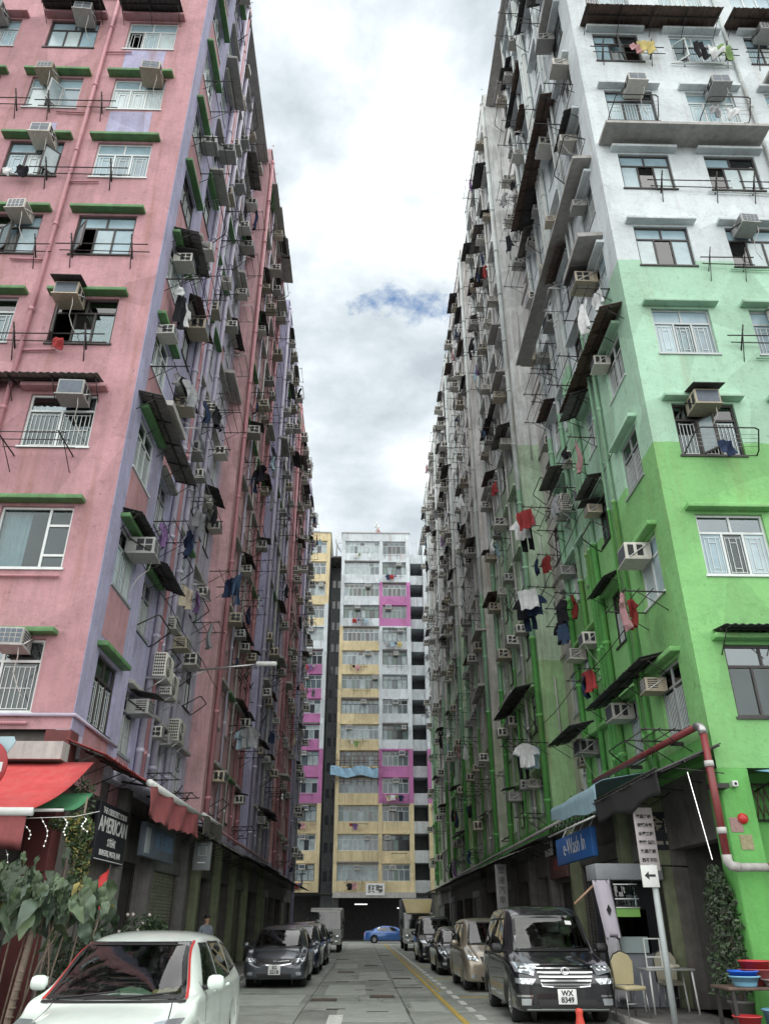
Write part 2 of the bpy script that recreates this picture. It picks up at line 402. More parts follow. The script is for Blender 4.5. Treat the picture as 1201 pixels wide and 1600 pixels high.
def frame_mesh(w, h, n, m, fm, pic=False):
    def f():
        mb = MB()
        for i, (a,b,c,d) in enumerate(win_layout(w,h,n,m,pic)[1]):
            if i == 0 or i == 1: mb.box(a,b,.062,.13,c,d)
            else: mb.box(a,b,.065,.126,c,d)
        mb.box(-w/2-.04, w/2+.04, -.035, .06, -.05, -.002)       # sill
        return mb.mesh('window', fm)
    return cached(('fr',w,h,n,m,fm.name,pic), f)
def grille_mesh(w, h, kind):
    def f():
        mb = MB(); tr = .66*h; r = .0065
        n = 3 if kind != 1 else 2
        iw = (w-.12)/n
        for i in range(n):
            x0 = -w/2+.06+iw*i+.05; x1 = x0+iw-.1
            bx = lambda a,b,c,d: mb.box(a,b,.078,.088,c,d)
            bx(x0,x0+.013,.06,tr-.02); bx(x1-.013,x1,.06,tr-.02); bx(x0,x1,.08,.093); bx(x0,x1,tr-.06,tr-.047)
            if kind == 0:
                bx(x0+.09,x0+.102,.093,tr-.06); bx(x1-.102,x1-.09,.093,tr-.06); bx(x0+.09,x1-.09,.17,.183); bx(x0+.09,x1-.09,tr-.17,tr-.157)
            elif kind == 1:
                for q in range(1,6):
                    xx = x0+(x1-x0)*q/6; bx(xx-.006,xx+.006,.093,tr-.06)
                bx(x0,x1,tr*.5,tr*.5+.012)
            else:
                for q in range(1,4):
                    xx = x0+(x1-x0)*q/4; bx(xx-.006,xx+.006,.093,tr-.06)
        return mb.mesh('grille', M['frame_w'])
    return cached(('gr',w,h,kind), f)
def pane_mesh(dx, dz):
    return cached(('pn',round(dx,3),round(dz,3)), lambda: MB().box(-dx/2,dx/2,-.003,.003,0,dz).mesh('pane', M['glass']))
def curtain_mesh(w, h, mt, x0, x1, phase):
    def f():
        mb = MB(); n = 40; vs = []; fs = []
        for i in range(n+1):
            x = x0+(x1-x0)*i/n; y = .27+.028*math.sin(i*1.25+phase)+.012*math.sin(i*.53)
            vs += [(x,y,-.02),(x,y+.006*math.sin(i),h+.05)]
        for i in range(n): fs.append((2*i,2*i+2,2*i+3,2*i+1))
        mb.add(vs,fs,0,True); return mb.mesh('curtain', mt)
    return cached(('cu',w,h,mt.name,round(x0,2),round(x1,2),phase), f)
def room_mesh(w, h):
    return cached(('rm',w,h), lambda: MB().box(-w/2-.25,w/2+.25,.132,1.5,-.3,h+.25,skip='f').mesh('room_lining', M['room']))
def glaze_mesh(w, h, n, m, variant):
    """panes of a far window joined, each of its own tone"""
    def f():
        rr = random.Random(variant*17+3); mb = MB()
        base = rr.choice([0,0,1,1,2,3,4,5])
        for a,b,c,d in win_layout(w,h,n,m)[0]:
            mi = base if rr.random() < .6 else rr.randrange(6)
            mb.box(a,b,.09,.10,c,d,mi)
        return mb.mesh('glazing', M['pane'])
    return cached(('gz',w,h,n,m,variant), f)
def sash_thing(win, w, h, hinge_x, sw, ang, frame, top=False):
    """a casement standing open, hinged on a jamb"""
    z0, z1 = .05, .68*h
    def f():
        t = .04; mb = MB()
        mb.box(0,t,-.02,.02,z0,z1); mb.box(sw-t,sw,-.02,.02,z0,z1); mb.box(t,sw-t,-.018,.018,z0,z0+t); mb.box(t,sw-t,-.018,.018,z1-t,z1)
        return mb.mesh('open_sash', frame)
    o = inst('open_sash', cached(('sa',round(sw,3),h,frame.name), f), win, (hinge_x,.06,0), ang)
    pm = cached(('sp',round(sw,3),h), lambda: MB().box(.03,sw-.03,-.004,.004,z0+.03,z1-.03).mesh('pane', M['pane'][2]))
    return inst('pane', pm, win, (hinge_x,.06,0), ang)
WIN = []       # every window for the things hung around it
def add_window(b, side, fixed, uc, k, w=1.4, h=1.4, n=3, m=2, frame=None, near=False, col=0, curtain=None, grille=0, pic=False, open_=None, glass=None, z=None, frost=0.0):
    zs = ZB(k)+SILL if z is None else z
    base = P(side, fixed, uc, 0, zs)
    fm = frame or M['frame_a']
    o = inst('window', frame_mesh(w,h,n,m,fm,pic), b, base-b.location, RZ[side])
    WIN.append(dict(b=b, side=side, fixed=fixed, u=uc, k=k, z=zs, w=w, h=h, col=col, obj=o, near=near))
    if not near:
        inst('glazing', glaze_mesh(w,h,n,m,random.randrange(14)), o)
        return o
    panes = win_layout(w,h,n,m,pic)[0]
    for i,(a,c,d,e) in enumerate(panes):
        if open_ is not None and i == open_[0]: continue
        p = inst('pane', pane_mesh(c-a,e-d), o, ((a+c)/2,.095,d))
        if random.random() < frost: setmat(p, random.choice(M['frost']) if i < n else M['frost'][1])
        elif glass: setmat(p, glass)
        elif i >= n and not pic: setmat(p, M['glass_blue'])
    if open_ is not None:
        a,c,d,e = panes[open_[0]]
        if open_[1] > 0: sash_thing(o,w,h,a,c-a,-open_[1],fm)
        else: sash_thing(o,w,h,c,c-a,math.pi-open_[1],fm)
    if grille is not None: inst('grille', grille_mesh(w,h,grille), o)
    if curtain:
        mt, x0, x1 = curtain
        inst('curtain', curtain_mesh(w,h,mt,x0*w/2,x1*w/2,random.choice([0,1.7])), o)
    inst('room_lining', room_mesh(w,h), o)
    return o
def add_lintel(b, side, fixed, uc, k, w, mt, out=.24):
    me = cached(('li',round(w,2),mt.name,out), lambda: MB().bbox(-w/2-.2,w/2+.2,-out,.02,0,.10,.012).mesh('lintel', mt))
    return inst('lintel', me, b, P(side,fixed,uc,0,ZB(k)+1.77)-b.location, RZ[side])

def street_block(b, side, X, segs, nfl, start_col, close0=None, near_to=27.0):
    """street face of a block: bays that step in and out; segs = (y0, y1, depth, material, [window centres], width)"""
    ztop = ZB(nfl)
    col = start_col
    for i, (y0,y1,d,mk,cols,w) in enumerate(segs):
        fx = X - d if side == 'L' else X + d
        mb = MB(); ops = []
        for c in cols:
            for k in range(nfl): ops.append((c-w/2, c+w/2, ZB(k)+SILL, ZB(k)+WTOP))
        facade(mb, side, fx, y0, y1, 4.7, ztop, ops)
        # side returns where this bay stands proud of its neighbours
        for yy, dn in ((y0, segs[i-1][2] if i else close0), (y1, segs[i+1][2] if i+1 < len(segs) else 3.0)):
            if dn is not None and dn > d+.01:
                mb.quad(P(side,X,yy,d,4.7), P(side,X,yy,dn,4.7), P(side,X,yy,dn,ztop), P(side,X,yy,d,ztop))
        mb.build('wall', M[mk], b, -b.location)
        for k in range(1, nfl):            # drip ledge at every floor of a deep bay, wrapping its side wall
            if d > .8:
                la, lb = P(side,X,y0,d-.07,0), P(side,X,y1,d+.02,0)
                MB().box(min(la.x,lb.x),max(la.x,lb.x),y0+.003,y1-.003,ZB(k)-.34,ZB(k)-.24).build('ledge', M['conc'], b, -b.location)
                # overflow pipes on the cheek wall that faces down the street
                e = P(side,X,y1-.06,d-.35,0)
                if k % 2: MB().tube([(e.x,e.y,ZB(k)-.3),(e.x,e.y,ZB(k)+1.9)],.03,6).build('waste_pipe', M['pipe_grey'], b, -b.location)
        # parapet of the bay
        pb = MB(); a_, b_ = P(side,X,y0,d-.06,0), P(side,X,y1,d+.22,0)
        pb.box(min(a_.x,b_.x),max(a_.x,b_.x),y0+.002,y1-.002,ztop,ztop+1.05)
        pb.box(min(a_.x,b_.x)-.05,max(a_.x,b_.x)+.05,y0+.004,y1-.004,ztop+1.05,ztop+1.13)
        pb.build('parapet', M[mk], b, -b.location)
        for c in cols:
            col += 1
            for k in range(nfl):
                near = c < near_to and k < 7
                fr = random.choice([M['frame_a'],M['frame_w'],M['frame_a'],M['frame_d']])
                if near:
                    cur = random.choice([(M['curt_w'],-1,1),(M['curt_b'],-1,.1),(M['curt_d'],-1,1),None,(M['curt_w'],.1,1)])
                    add_window(b, side, fx, c, k, w, 1.4, 2 if w < 1.3 else 3, 2, fr, True, col, cur, random.choice([0,1,2,None]), frost=random.choice([0,0,.3,.7]))
                else:
                    add_window(b, side, fx, c, k, w, 1.4, random.choice([2,3]), 2, fr, False, col)
                lm = M['lint_g'] if (side == 'L' and (d < .1 and y0 < 15 or random.random() < .2)) else M[mk] if side == 'R' else M['conc']
                if d < .8: add_lintel(b, side, fx, c, k, w, lm, .2)
    return col
def drain(b, side, X, y, d, mt, r=.06, z0=4.6, z1=None, out=.1):
    p0 = P(side,X,y,d-out,z0); mb = MB(); z1 = z1 or 40
    mb.tube([(0,0,0),(0,0,z1-z0)], r, 8)
    z = .9
    while z < z1-z0:
        mb.tube([(0,0,z-.05),(0,0,z+.05)], r*1.25, 8); z += 2.88
        n = 1 if side == 'L' else -1
        mb.box(*sorted((0,-n*(out+.02))), -.015,.015, z-1.45,z-1.41)
    return mb.build('drain_pipe', mt, b, p0-b.location)

# ---------------------------------------------------------------- left blocks
NL, NR = 11, 13
bl = thing('apartment_block', 'pink and lilac apartment block with green lintels on the left corner', 'building', (-10.6,YF,0), group='apartment blocks along the street')
# front face (pink)
LCOL = [-6.85, -9.27, -11.7, -14.1]
mb = MB(); ops = [(c-.75,c+.75,ZB(k)+SILL,ZB(k)+WTOP) for c in LCOL for k in range(NL)]
facade(mb, 'F', YF, -16.5, XL, 4.7, ZB(NL)+1.1, ops)
mb.build('wall', M['pink'], bl, -bl.location)
mb = MB(); mb.box(XL-.001,XL+.012,YF-.012,YF+.45,4.7,ZB(NL)); mb.build('corner_strip', M['lilac'], bl, -bl.location)
fr_style = {(0,0):('frame_w',1),(0,1):('pic',None),(0,2):('frame_w',1),(0,3):('frame_d',None),(0,4):('frame_d',None),(0,5):('frame_w',0),(0,6):('frame_w',0),(0,7):('frame_w',0)}
for ci, c in enumerate(LCOL):
    for k in range(NL):
        st, gr = fr_style.get((ci,k), (random.choice(['frame_w','frame_d','frame_a']), random.choice([0,0,2,None])))
        cur = random.choice([(M['curt_b'],-1,1),(M['curt_w'],-1,1),(M['curt_b'],-1,.2),(M['curt_w'],-.2,1)]) if k > 3 else None
        if st == 'pic': add_window(bl,'F',YF,c,k,1.5,1.4,2,1,M['frame_w'],True,ci,(M['curt_w'],-1,-.25),None,pic=True)
        else:
            op = {(0,3):(0,1.15),(0,4):(0,.8),(1,5):(2,-.8),(1,6):(1,-1.0),(1,4):(1,.6)}.get((ci,k))
            n = 2 if (ci == 0 and k in (0,2)) else 3
            add_window(bl,'F',YF,c,k,1.5,1.4,n,1 if (ci,k) == (0,2) else 2,M[st],True,ci,cur,gr,open_=op, glass=M['glass_blue'] if k > 4 else None, frost=.85 if k > 3 else .0)
        add_lintel(bl,'F',YF,c,k,1.5,M['lint_g'] if not (k == 2 and ci < 2) and k < 7 else M['pink'])
for (x0,x1,z0,z1) in [(-7.5,-6.3,ZB(6)-.78,ZB(6)+.18),(-7.5,-6.3,ZB(7)-.78,ZB(7)+.22),(-9.6,-8.9,ZB(5)+1.95,ZB(5)+2.5)]:
    MB().box(x0,x1,YF-.006,YF+.01,z0,z1).build('painted_patch', M['lilac'], bl, -bl.location)
segL = [(14.3,17.2,0,'lilac',[15.75],1.4),(17.2,20.2,.22,'lilac',[18.35],1.1),(20.2,23.6,.5,'lgrey',[21.0,22.6],.95),(23.6,26.9,.62,'lgrey',[24.4,25.8],.95),
        (26.9,34.5,0,'pinkst',[28.3,30.0,31.7,33.4],1.05),(34.5,38,.85,'lgrey',[35.5,37],.95),(38,46,0,'lilac',[39.2,41.1,43,44.9],1.1)]
nc = street_block(bl,'L',XL,segL,NL,0)
for k in range(0,NL):      # pink spandrels under the corner windows
    for c, w, d in ((15.75,1.5,0),(24.4,1.0,.62),(18.35,1.1,.22)):
        if c > 18 and k % 3: continue
        a = P('L',XL,c,d-.006,0)
        MB().box(a.x-.012,a.x,c-w/2,c+w/2,ZB(k)-.85,ZB(k)+.22).build('painted_patch', M['pink'], bl, -bl.location)
for y,d,mt,r in [(17.32,.22,'pipe_lilac',.05),(19.35,.22,'pipe_lilac',.09),(19.75,.22,'pipe_pink',.07),(20.1,.22,'pipe_lilac',.05),(21.8,.5,'pipe_lilac',.09),(23.35,.5,'pipe_lilac',.08),(23.9,.62,'pipe_lilac',.06),
                 (27.4,0,'pipe_pink',.09),(29.15,0,'pipe_lilac',.05),(30.85,0,'pipe_grey',.04),(32.55,0,'pipe_pink',.05),(34.2,0,'pipe_pink',.09),(36.2,.85,'pipe_lilac',.09),(38.3,0,'pipe_lilac',.1),(40.15,0,'pipe_lilac',.05),(42.05,0,'pipe_grey',.08),(43.95,0,'pipe_lilac',.05),(45.6,0,'pipe_lilac',.1)]:
    drain(bl,'L',XL,y,d,M[mt],r,4.4,ZB(NL)+.8)
# pink soil pipe down the front, with branch lines
mb = MB(); mb.tube([(-8.1,YF-.08,4.75),(-8.1,YF-.08,ZB(NL))], .055, 8)
for k in range(0,NL):
    mb.tube([(-8.1,YF-.08,ZB(k)+1.2),(-8.1,YF-.08,ZB(k)+1.3)], .07, 8)
    if k in (0,1): mb.tube([(-11,YF-.06,ZB(k)+.1),(-6.1,YF-.06,ZB(k)+.1)], .03, 6)
    elif k > 2: mb.tube([(-8.1,YF-.06,ZB(k)+.02),(-7.3 if k % 2 else -9.0,YF-.06,ZB(k)+.05)], .03, 6)
mb.build('drain_pipe', M['pipe_pink'], bl, -bl.location)
mb = MB(); mb.tube([(-16,YF-.05,4.95),(XL+.05,YF-.05,4.95),(XL+.06,16.9,4.9)], .035, 6); mb.build('water_pipe', M['pipe_lilac'], bl, -bl.location)
MB().box(-16.5,XL-.02,YF+.1,46,ZB(NL)+.1,ZB(NL)+.2).build('roof', M['conc'], bl, -bl.location)
MB().box(-16.6,-16.5,YF,46,0,ZB(NL)+.1).build('wall', M['pink'], bl, -bl.location)

blf = thing('apartment_block', 'far pink and lilac apartment block at the left end of the street', 'building', (-10.6,46.02,0), group='apartment blocks along the street')
segLf = [(46,49,.85,'lgrey',[46.8,48.2],.95),(49,57,0,'pinkst',[50.2,52.1,54,55.9],1.1),(57,60,.85,'lgrey',[57.8,59.2],.95),(60,67,0,'lilac',[61.3,63.5,65.7],1.2)]
street_block(blf,'L',XL,segLf,NL,nc,0.0)
for y,d,mt,r in [(48.8,.85,'pipe_lilac',.09),(49.4,0,'pipe_pink',.1),(51.7,0,'pipe_pink',.06),(56.7,0,'pipe_pink',.1),(60.3,0,'pipe_lilac',.1),(64.6,0,'pipe_grey',.08)]:
    drain(blf,'L',XL,y,d,M[mt],r,4.4,ZB(NL)+.8)
MB().box(-16.5,XL-.02,46.0,67,ZB(NL)+.1,ZB(NL)+.2).build('roof', M['conc'], blf, -blf.location)
MB().box(-16.5,XL-.02,67.0,67.1,0,ZB(NL)).build('wall', M['lilac'], blf, -blf.location)

# ---------------------------------------------------------------- right blocks
br = thing('apartment_block', 'green, mint and white painted apartment block on the right corner', 'building', (11.8,YF,0), group='apartment blocks along the street')
RCOL = [7.66, 10.1, 12.5]
mb = MB(); ops = [(c-.72,c+.72,ZB(k)+SILL,ZB(k)+WTOP) for c in RCOL for k in range(NR)]
facade(mb,'F',YF,XR,17.3,4.08,ZB(NR)+1.1,ops)
mb.build('wall', M['green'], br, -br.location)
rst = {(0,0):('frame_d',None,None),(0,1):('frame_w',0,None),(0,2):('frame_d',2,None),(0,3):('frame_a',0,'w'),(1,3):('frame_a',0,'w'),(0,4):('frame_d',None,'b'),(1,4):('frame_d',None,'b'),(0,5):('frame_d',None,'y'),(1,5):('frame_d',None,'b')}
for ci, c in enumerate(RCOL):
    for k in range(NR):
        st, gr, cu = rst.get((ci,k), (random.choice(['frame_a','frame_a','frame_w','frame_d']), random.choice([0,2,None]), random.choice('wwbb')))
        cur = {'w':(M['curt_w'],-1,1),'b':(M['curt_b'],-1,1),'y':(M['curt_y'],-1,-.35),None:None}[cu]
        op = {(0,2):(1,.9),(0,7):(1,-.9),(1,7):(0,.7),(2,6):(0,1.0)}.get((ci,k))
        add_window(br,'F',YF,c,k,1.44,1.4,3,2,M[st],True,ci,cur,gr,open_=op,glass=M['glass_blue'] if k > 3 else None, frost=.0 if k in (0,2) else .35 if k == 1 else .85)
        add_lintel(br,'F',YF,c,k,1.44,M['green'],.22)
segR = [(14.3,17.7,0,'green',[15.75],1.25),(17.7,20.6,.15,'green',[18.6],1.0),(20.6,24,.45,'green',[21.4,23.0],.95),(24,27.4,.85,'rgrey',[24.8,26.2],.95),
        (27.4,35.5,0,'greenfar',[28.9,30.8,32.6,34.4],1.1),(35.5,38.8,.85,'rgrey',[36.4,37.9],.95),(38.8,47,0,'rgrey',[40,42,44,45.9],1.1)]
nc = street_block(br,'R',XR,segR,NR,0)
for y,d,mt,r in [(17.05,0,'pipe_mint',.05),(17.5,0,'pipe_mint',.04),(19.6,.15,'pipe_mint',.09),(19.95,.15,'pipe_mint',.07),(20.25,.15,'pipe_mint',.07),(22.2,.45,'pipe_mint',.08),(23.8,.45,'pipe_mint',.09),
                 (27.7,0,'pipe_mint',.11),(29.85,0,'pipe_grey',.06),(31.7,0,'pipe_mint',.05),(33.5,0,'pipe_grey',.05),(35.2,0,'pipe_mint',.1),(36.0,.85,'pipe_grey',.08),(39.2,0,'pipe_mint',.11),(41,0,'pipe_grey',.06),(43,0,'pipe_mint',.06),(45,0,'pipe_grey',.05),(46.6,0,'pipe_mint',.11)]:
    drain(br,'R',XR,y,d,M[mt],r,4.4,ZB(NR)+.8)
mb = MB(); mb.tube([(11.2,YF-.07,8),(11.2,YF-.07,ZB(NR)-.02)], .05, 8)
for k in range(2,NR): mb.tube([(11.2,YF-.07,ZB(k)+.9),(11.2,YF-.07,ZB(k)+1.0)], .066, 8); mb.tube([(11.2,YF-.06,ZB(k)+.1),(9.2,YF-.06,ZB(k)+.14)], .022, 6)
mb.build('drain_pipe', M['pipe_mint'], br, -br.location)
MB().box(XR+.02,17.3,YF+.1,47,ZB(NR)+.1,ZB(NR)+.2).build('roof', M['conc'], br, -br.location)
MB().box(17.3,17.4,YF,47,0,ZB(NR)+.1).build('wall', M['green'], br, -br.location)
brf = thing('apartment_block', 'far grey green apartment block at the right end of the street', 'building', (11.8,47.02,0), group='apartment blocks along the street')
segRf = [(47,50,.85,'rgrey',[47.8,49.2],.95),(50,58,0,'greenfar',[51.2,53.1,55,56.9],1.1),(58,61,.85,'rgrey',[58.8,60.2],.95),(61,68,0,'rgrey',[62.3,64.5,66.7],1.25),(68,71,.85,'rgrey',[68.8,70.2],.95),(71,76,0,'greenfar',[72.2,74.6],1.25)]
street_block(brf,'R',XR,segRf,NR,nc,0.0)
for y,d,mt,r in [(50.4,0,'pipe_mint',.12),(52.8,0,'pipe_grey',.06),(57.6,0,'pipe_mint',.1),(61.4,0,'pipe_mint',.12),(65.5,0,'pipe_grey',.08),(71.4,0,'pipe_mint',.12)]:
    drain(brf,'R',XR,y,d,M[mt],r,4.4,ZB(NR)+.8)
MB().box(XR+.02,17.3,47.0,76,ZB(NR)+.1,ZB(NR)+.2).build('roof', M['conc'], brf, -brf.location)
MB().box(XR+.02,17.3,76,76.1,0,ZB(NR)).build('wall', M['rgrey'], brf, -brf.location)
NWIN_STREET = len(WIN)

# ---------------------------------------------------------------- end blocks across the cross street
YE = 88.0
M['e_yel'] = wall_mat('yellow_render', [(99,(.64,.55,.34))], dirt=.45)
M['e_wht'] = wall_mat('pale_blue_render', [(99,(.60,.66,.69))], dirt=.45)
M['e_mag'] = wall_mat('magenta_render', [(99,(.45,.17,.37))], dirt=.35)
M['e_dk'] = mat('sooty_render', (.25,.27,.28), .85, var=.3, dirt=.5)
EK = [1367,1318,1270,1222,1180,1138,1098,1058,1020,985,950,918,892,865]
ez = lambda k: 5.45 + 2.86*k         # sill of window row k
EH = 1.55
def end_face(b, x0, x1, bands, piers, colfn, nfl, ztop, ground=4.4, pierfn=None):
    """window strips between piers; spandrels and piers as parts in their own paint"""
    for k in range(nfl):
        for j, (a, c) in enumerate(bands):
            m_ = M[colfn(k, j)]
            # spandrel under the window row, standing a little proud
            z0 = ground if k == 0 else ez(k-1)+EH+.28
            MB().box(a,c,YE-.03-.004*j,YE+.25,z0,ez(k)).build('spandrel', m_, b, -b.location)
            MB().box(a-.02,c+.02,YE-.16-.004*j,YE+.2,ez(k)+EH+.10,ez(k)+EH+.28).build('slab_edge', M['conc_dark'] if (k+j) % 3 == 0 else m_, b, -b.location)
            MB().box(a,c,YE+.1,YE+.3,ez(k)+EH,ez(k)+EH+.10).build('window_head', m_, b, -b.location)
            n = max(2, int(round((c-a)/.56)))
            fm = random.choice([M['frame_w'],M['frame_w'],M['frame_a'],M['frame_d']])
            w = c-a-.02
            wn_ = inst('window', frame_mesh(round(w,2),EH,n,max(2,n-1),fm), b, Vector(((a+c)/2,YE+.02,ez(k)))-b.location)
            inst('glazing', glaze_mesh(round(w,2),EH,n,max(2,n-1),random.randrange(10)), wn_)
            WIN.append(dict(b=b, side='F', fixed=YE+.0, u=(a+c)/2, k=k, z=ez(k), w=w, h=EH, col=j, obj=wn_, near=False, end=True))
        for j, (a, c) in enumerate(piers):
            z0 = ground if k == 0 else ez(k-1)+EH+.28
            MB().box(a,c,YE-.10,YE+.4,z0,ez(k)+EH+.28).build('pier', M[pierfn(k) if pierfn else colfn(k, 0 if j == 0 else 1)], b, -b.location)
    zt = ez(nfl-1)+EH+.28
    MB().box(x0,x1,YE-.12,YE+10,zt,ztop).build('parapet', M[colfn(nfl,0)], b, -b.location)
    MB().box(x0-.08,x1+.08,YE-.22,YE+10,ztop,ztop+.12).build('coping', M['conc'], b, -b.location)
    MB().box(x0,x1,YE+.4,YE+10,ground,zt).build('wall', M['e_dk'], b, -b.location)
bc = thing('apartment_block', 'yellow and pale blue apartment block facing down the street end', 'building', (1.2,YE,0), group='blocks closing the end of the street')
def ccol(k, j):
    if j == 0: return 'e_yel' if k <= 9 else 'e_wht'
    return 'e_yel' if k <= 2 else 'e_mag' if k in (3,4,10,11) else 'e_wht'
end_face(bc, -3.15, 5.35, [(-2.75,1.55),(1.95,4.85)], [(-3.15,-2.75),(1.55,1.95),(4.85,5.35)], ccol, 14, 45.4)
bel = thing('apartment_block', 'narrow yellow and magenta apartment block behind the left street end', 'building', (-8.2,YE,0), group='blocks closing the end of the street')
def lcol(k, j): return 'e_yel' if k <= 2 or k >= 10 else 'e_mag' if (j == 0 and k in (3,4,5,6,7,8)) else 'e_wht'
end_face(bel, -11.6, -4.6, [(-11.4,-8.5),(-8.1,-5.05)], [(-11.6,-11.4),(-8.5,-8.1),(-5.05,-4.6)], lambda k,j: lcol(k,0) if k not in (9,) else 'e_wht', 14, 45.4, pierfn=lambda k: 'e_yel' if k <= 2 or k >= 11 else 'e_mag' if k in (3,4) else 'e_wht')
ber = thing('apartment_block', 'pale blue and yellow apartment block behind the right street end', 'building', (9.4,YE,0), group='blocks closing the end of the street')
def rcol(k, j): return 'e_yel' if k <= 2 else 'e_mag' if k in (3,4) else 'e_wht'
end_face(ber, 6.95, 12.0, [(7.35,11.6)], [(6.95,7.35),(11.6,12.0)], rcol, 14, 45.4)
# dark light wells between the blocks, with slab ends across the right one
we = thing('light_well', 'dark recess with grey wall between the yellow end blocks', 'building', (-3.9,YE+5,0))
mb = MB(); mb.box(-4.6,-3.15,YE+5,YE+5.2,0,43); mb.build('wall', M['e_dk'], we, -we.location)
for k in range(14):
    for x in (-4.2,-3.5):
        MB().box(x-.22,x+.22,YE+4.95,YE+5.0,ez(k)+.2,ez(k)+1.2).build('window', M['pane'][0], we, -we.location)
we2 = thing('stair_bay', 'open stair bay with pale slab edges beside the end block', 'building', (6.15,YE+3,0))
MB().box(5.36,6.94,YE+3.5,YE+3.7,0,42).build('wall', M['e_dk'], we2, -we2.location)
for k in range(14):
    MB().box(5.36,6.94,YE+.5,YE+3.5,ez(k)-1.1,ez(k)+.1).build('slab_edge', M['e_wht'], we2, -we2.location)
# the covered passage under the centre block
pas = mat('passage_dark', (.055,.054,.053), .9, var=.3)  # near-black base colour for the passage walls, columns and soffit
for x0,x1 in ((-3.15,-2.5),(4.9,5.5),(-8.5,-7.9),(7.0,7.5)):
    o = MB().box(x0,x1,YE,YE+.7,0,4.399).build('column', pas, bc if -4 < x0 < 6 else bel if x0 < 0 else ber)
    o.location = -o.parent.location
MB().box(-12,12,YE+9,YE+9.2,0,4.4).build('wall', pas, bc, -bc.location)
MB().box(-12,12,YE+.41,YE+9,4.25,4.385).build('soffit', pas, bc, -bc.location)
MB().box(-3.1,5.4,YE-.35,YE-.031,3.9,4.42).build('fascia', M['conc'], bc, -bc.location)
for x,z in ((-.2,3.35),(4.2,3.0)):
    t = thing('tube_light', 'lit white tube light in the dark passage, %s' % ('left of the blue car' if x < 2 else 'beside the right truck'), 'lamp', (x,YE+1.5,z), group='tube lights in the passage')
    MB().box(-.65,.65,-.04,.04,-.04,.04).build('tube', M['tube_lit'], t); MB().box(-.7,.7,-.06,.06,.04,.09).build('fitting', M['white_paint'], t)
    MB().tube([(0,0,.09),(0,0,4.3-z)],.012,6).build('hanger', M['metal_dk'], t)
sg = thing('sign_board', 'small white sign with two black Chinese characters over the passage', 'sign', (1.25,YE-.42,4.15))
MB().box(-.95,.95,-.03,.06,-.02,1.1).build('board', M['white_paint'], sg)
inst('lettering', text_mesh('興聯', .78, M['black'], .006, 1.05, .012), sg, (0,-.036,.5))
# ------------------------------------------------------------------ things hung on the facades
def ac_meshes(far=False, var=0):
    """window air conditioner: local -y is outwards, z=0 underside of casing"""
    w, h, d = [(.62,.42,.66),(.66,.44,.60),(.54,.38,.58)][var]
    def body(mb, mi=0): mb.bbox(-w/2,w/2,-d,.06,0,h,.015,mi)
    def back(mb, mf=0, mg=0):        # condenser face with frame bars
        mb.box(-w/2+.04,w/2-.04,-d-.006,-d+.01,.04,h-.04,mf)
        if var == 1: return
        for i in range(1,(2 if var == 0 else 4)): x = -w/2+.04+(w-.08)*i/(2 if var == 0 else 4); mb.box(x-.006,x+.006,-d-.012,-d-.006,.04,h-.04,mg)
        for i in range(1,(2 if var == 0 else 3)): z = .04+(h-.08)*i/(2 if var == 0 else 3); mb.box(-w/2+.04,w/2-.04,-d-.0125,-d-.0065,z-.006,z+.006,mg)
    def vents(mb, s, mi=0):
        if var == 1:
            for ya in (-d+.07,-d+.30): mb.box(s*w/2-.004,s*w/2+.004,ya,ya+.15,.07,h-.07,mi)
            return
        if var == 2:
            for q in range(5): mb.box(s*w/2-.004,s*w/2+.004,-d+.07,-d+.36,.06+.06*q,.09+.06*q,mi)
            return
        for ya in (-d+.06,-d+.27):
            for za in (.05,.225): mb.box(s*w/2-.004,s*w/2+.004,ya,ya+.17,za,za+.14,mi)
    def tray(mb, mi=0): mb.box(-w/2-.03,w/2+.03,-d-.03,0,-.035,-.002,mi)
    def brace(mb, s, mi=0):
        mb.tube([(s*(w/2+.02),.02,h*.95),(s*(w/2+.02),-d+.08,.02)],.014,5,mi)
    if far:
        mb = MB(); body(mb,0); back(mb,2,0); vents(mb,1,1); vents(mb,-1,1); tray(mb,0); brace(mb,1,3); brace(mb,-1,3)
        return mb.mesh('air_conditioner', [M[('ac_body','ac_beige','ac_grey')[var]],M['ac_dark'],M['ac_fin'],M['metal_dk']])
    out = []
    m_ = MB(); body(m_); out.append(('casing', m_.mesh('casing', M['ac_body'])))
    m_ = MB(); back(m_,0,1); out.append(('condenser_grille', m_.mesh('condenser_grille', [M['ac_fin'],M['ac_body']])))
    for s in (1,-1): m_ = MB(); vents(m_,s); out.append(('side_vent', m_.mesh('side_vent', M['ac_dark'])))
    m_ = MB(); tray(m_); out.append(('tray', m_.mesh('tray', M['ac_body'])))
    for s in (1,-1): m_ = MB(); brace(m_,s); out.append(('brace', m_.mesh('brace', M['white_paint'] if s == 1 else M['metal_dk'])))
    m_ = MB(); m_.tube([(.2,-.5,-.02),(.22,-.45,-.25),(.12,-.25,-.5),(.2,-.1,-.75),(.35,-.04,-1.0)],.010,6); out.append(('drain_hose', m_.mesh('drain_hose', M['hose'])))
    return out
AC_NEAR, AC_FAR = [ac_meshes(False,v) for v in range(3)], [ac_meshes(True,v) for v in range(3)]
hood_me = MB().add([(-.42,.0,.62),(.42,.0,.62),(.42,-.82,.47),(-.42,-.82,.47),(-.42,.0,.64),(.42,.0,.64),(.42,-.82,.49),(-.42,-.82,.49)],[(0,3,2,1),(4,5,6,7),(0,1,5,4),(1,2,6,5),(2,3,7,6),(3,0,4,7)]).mesh('rain_hood', M['sheet_dk'])
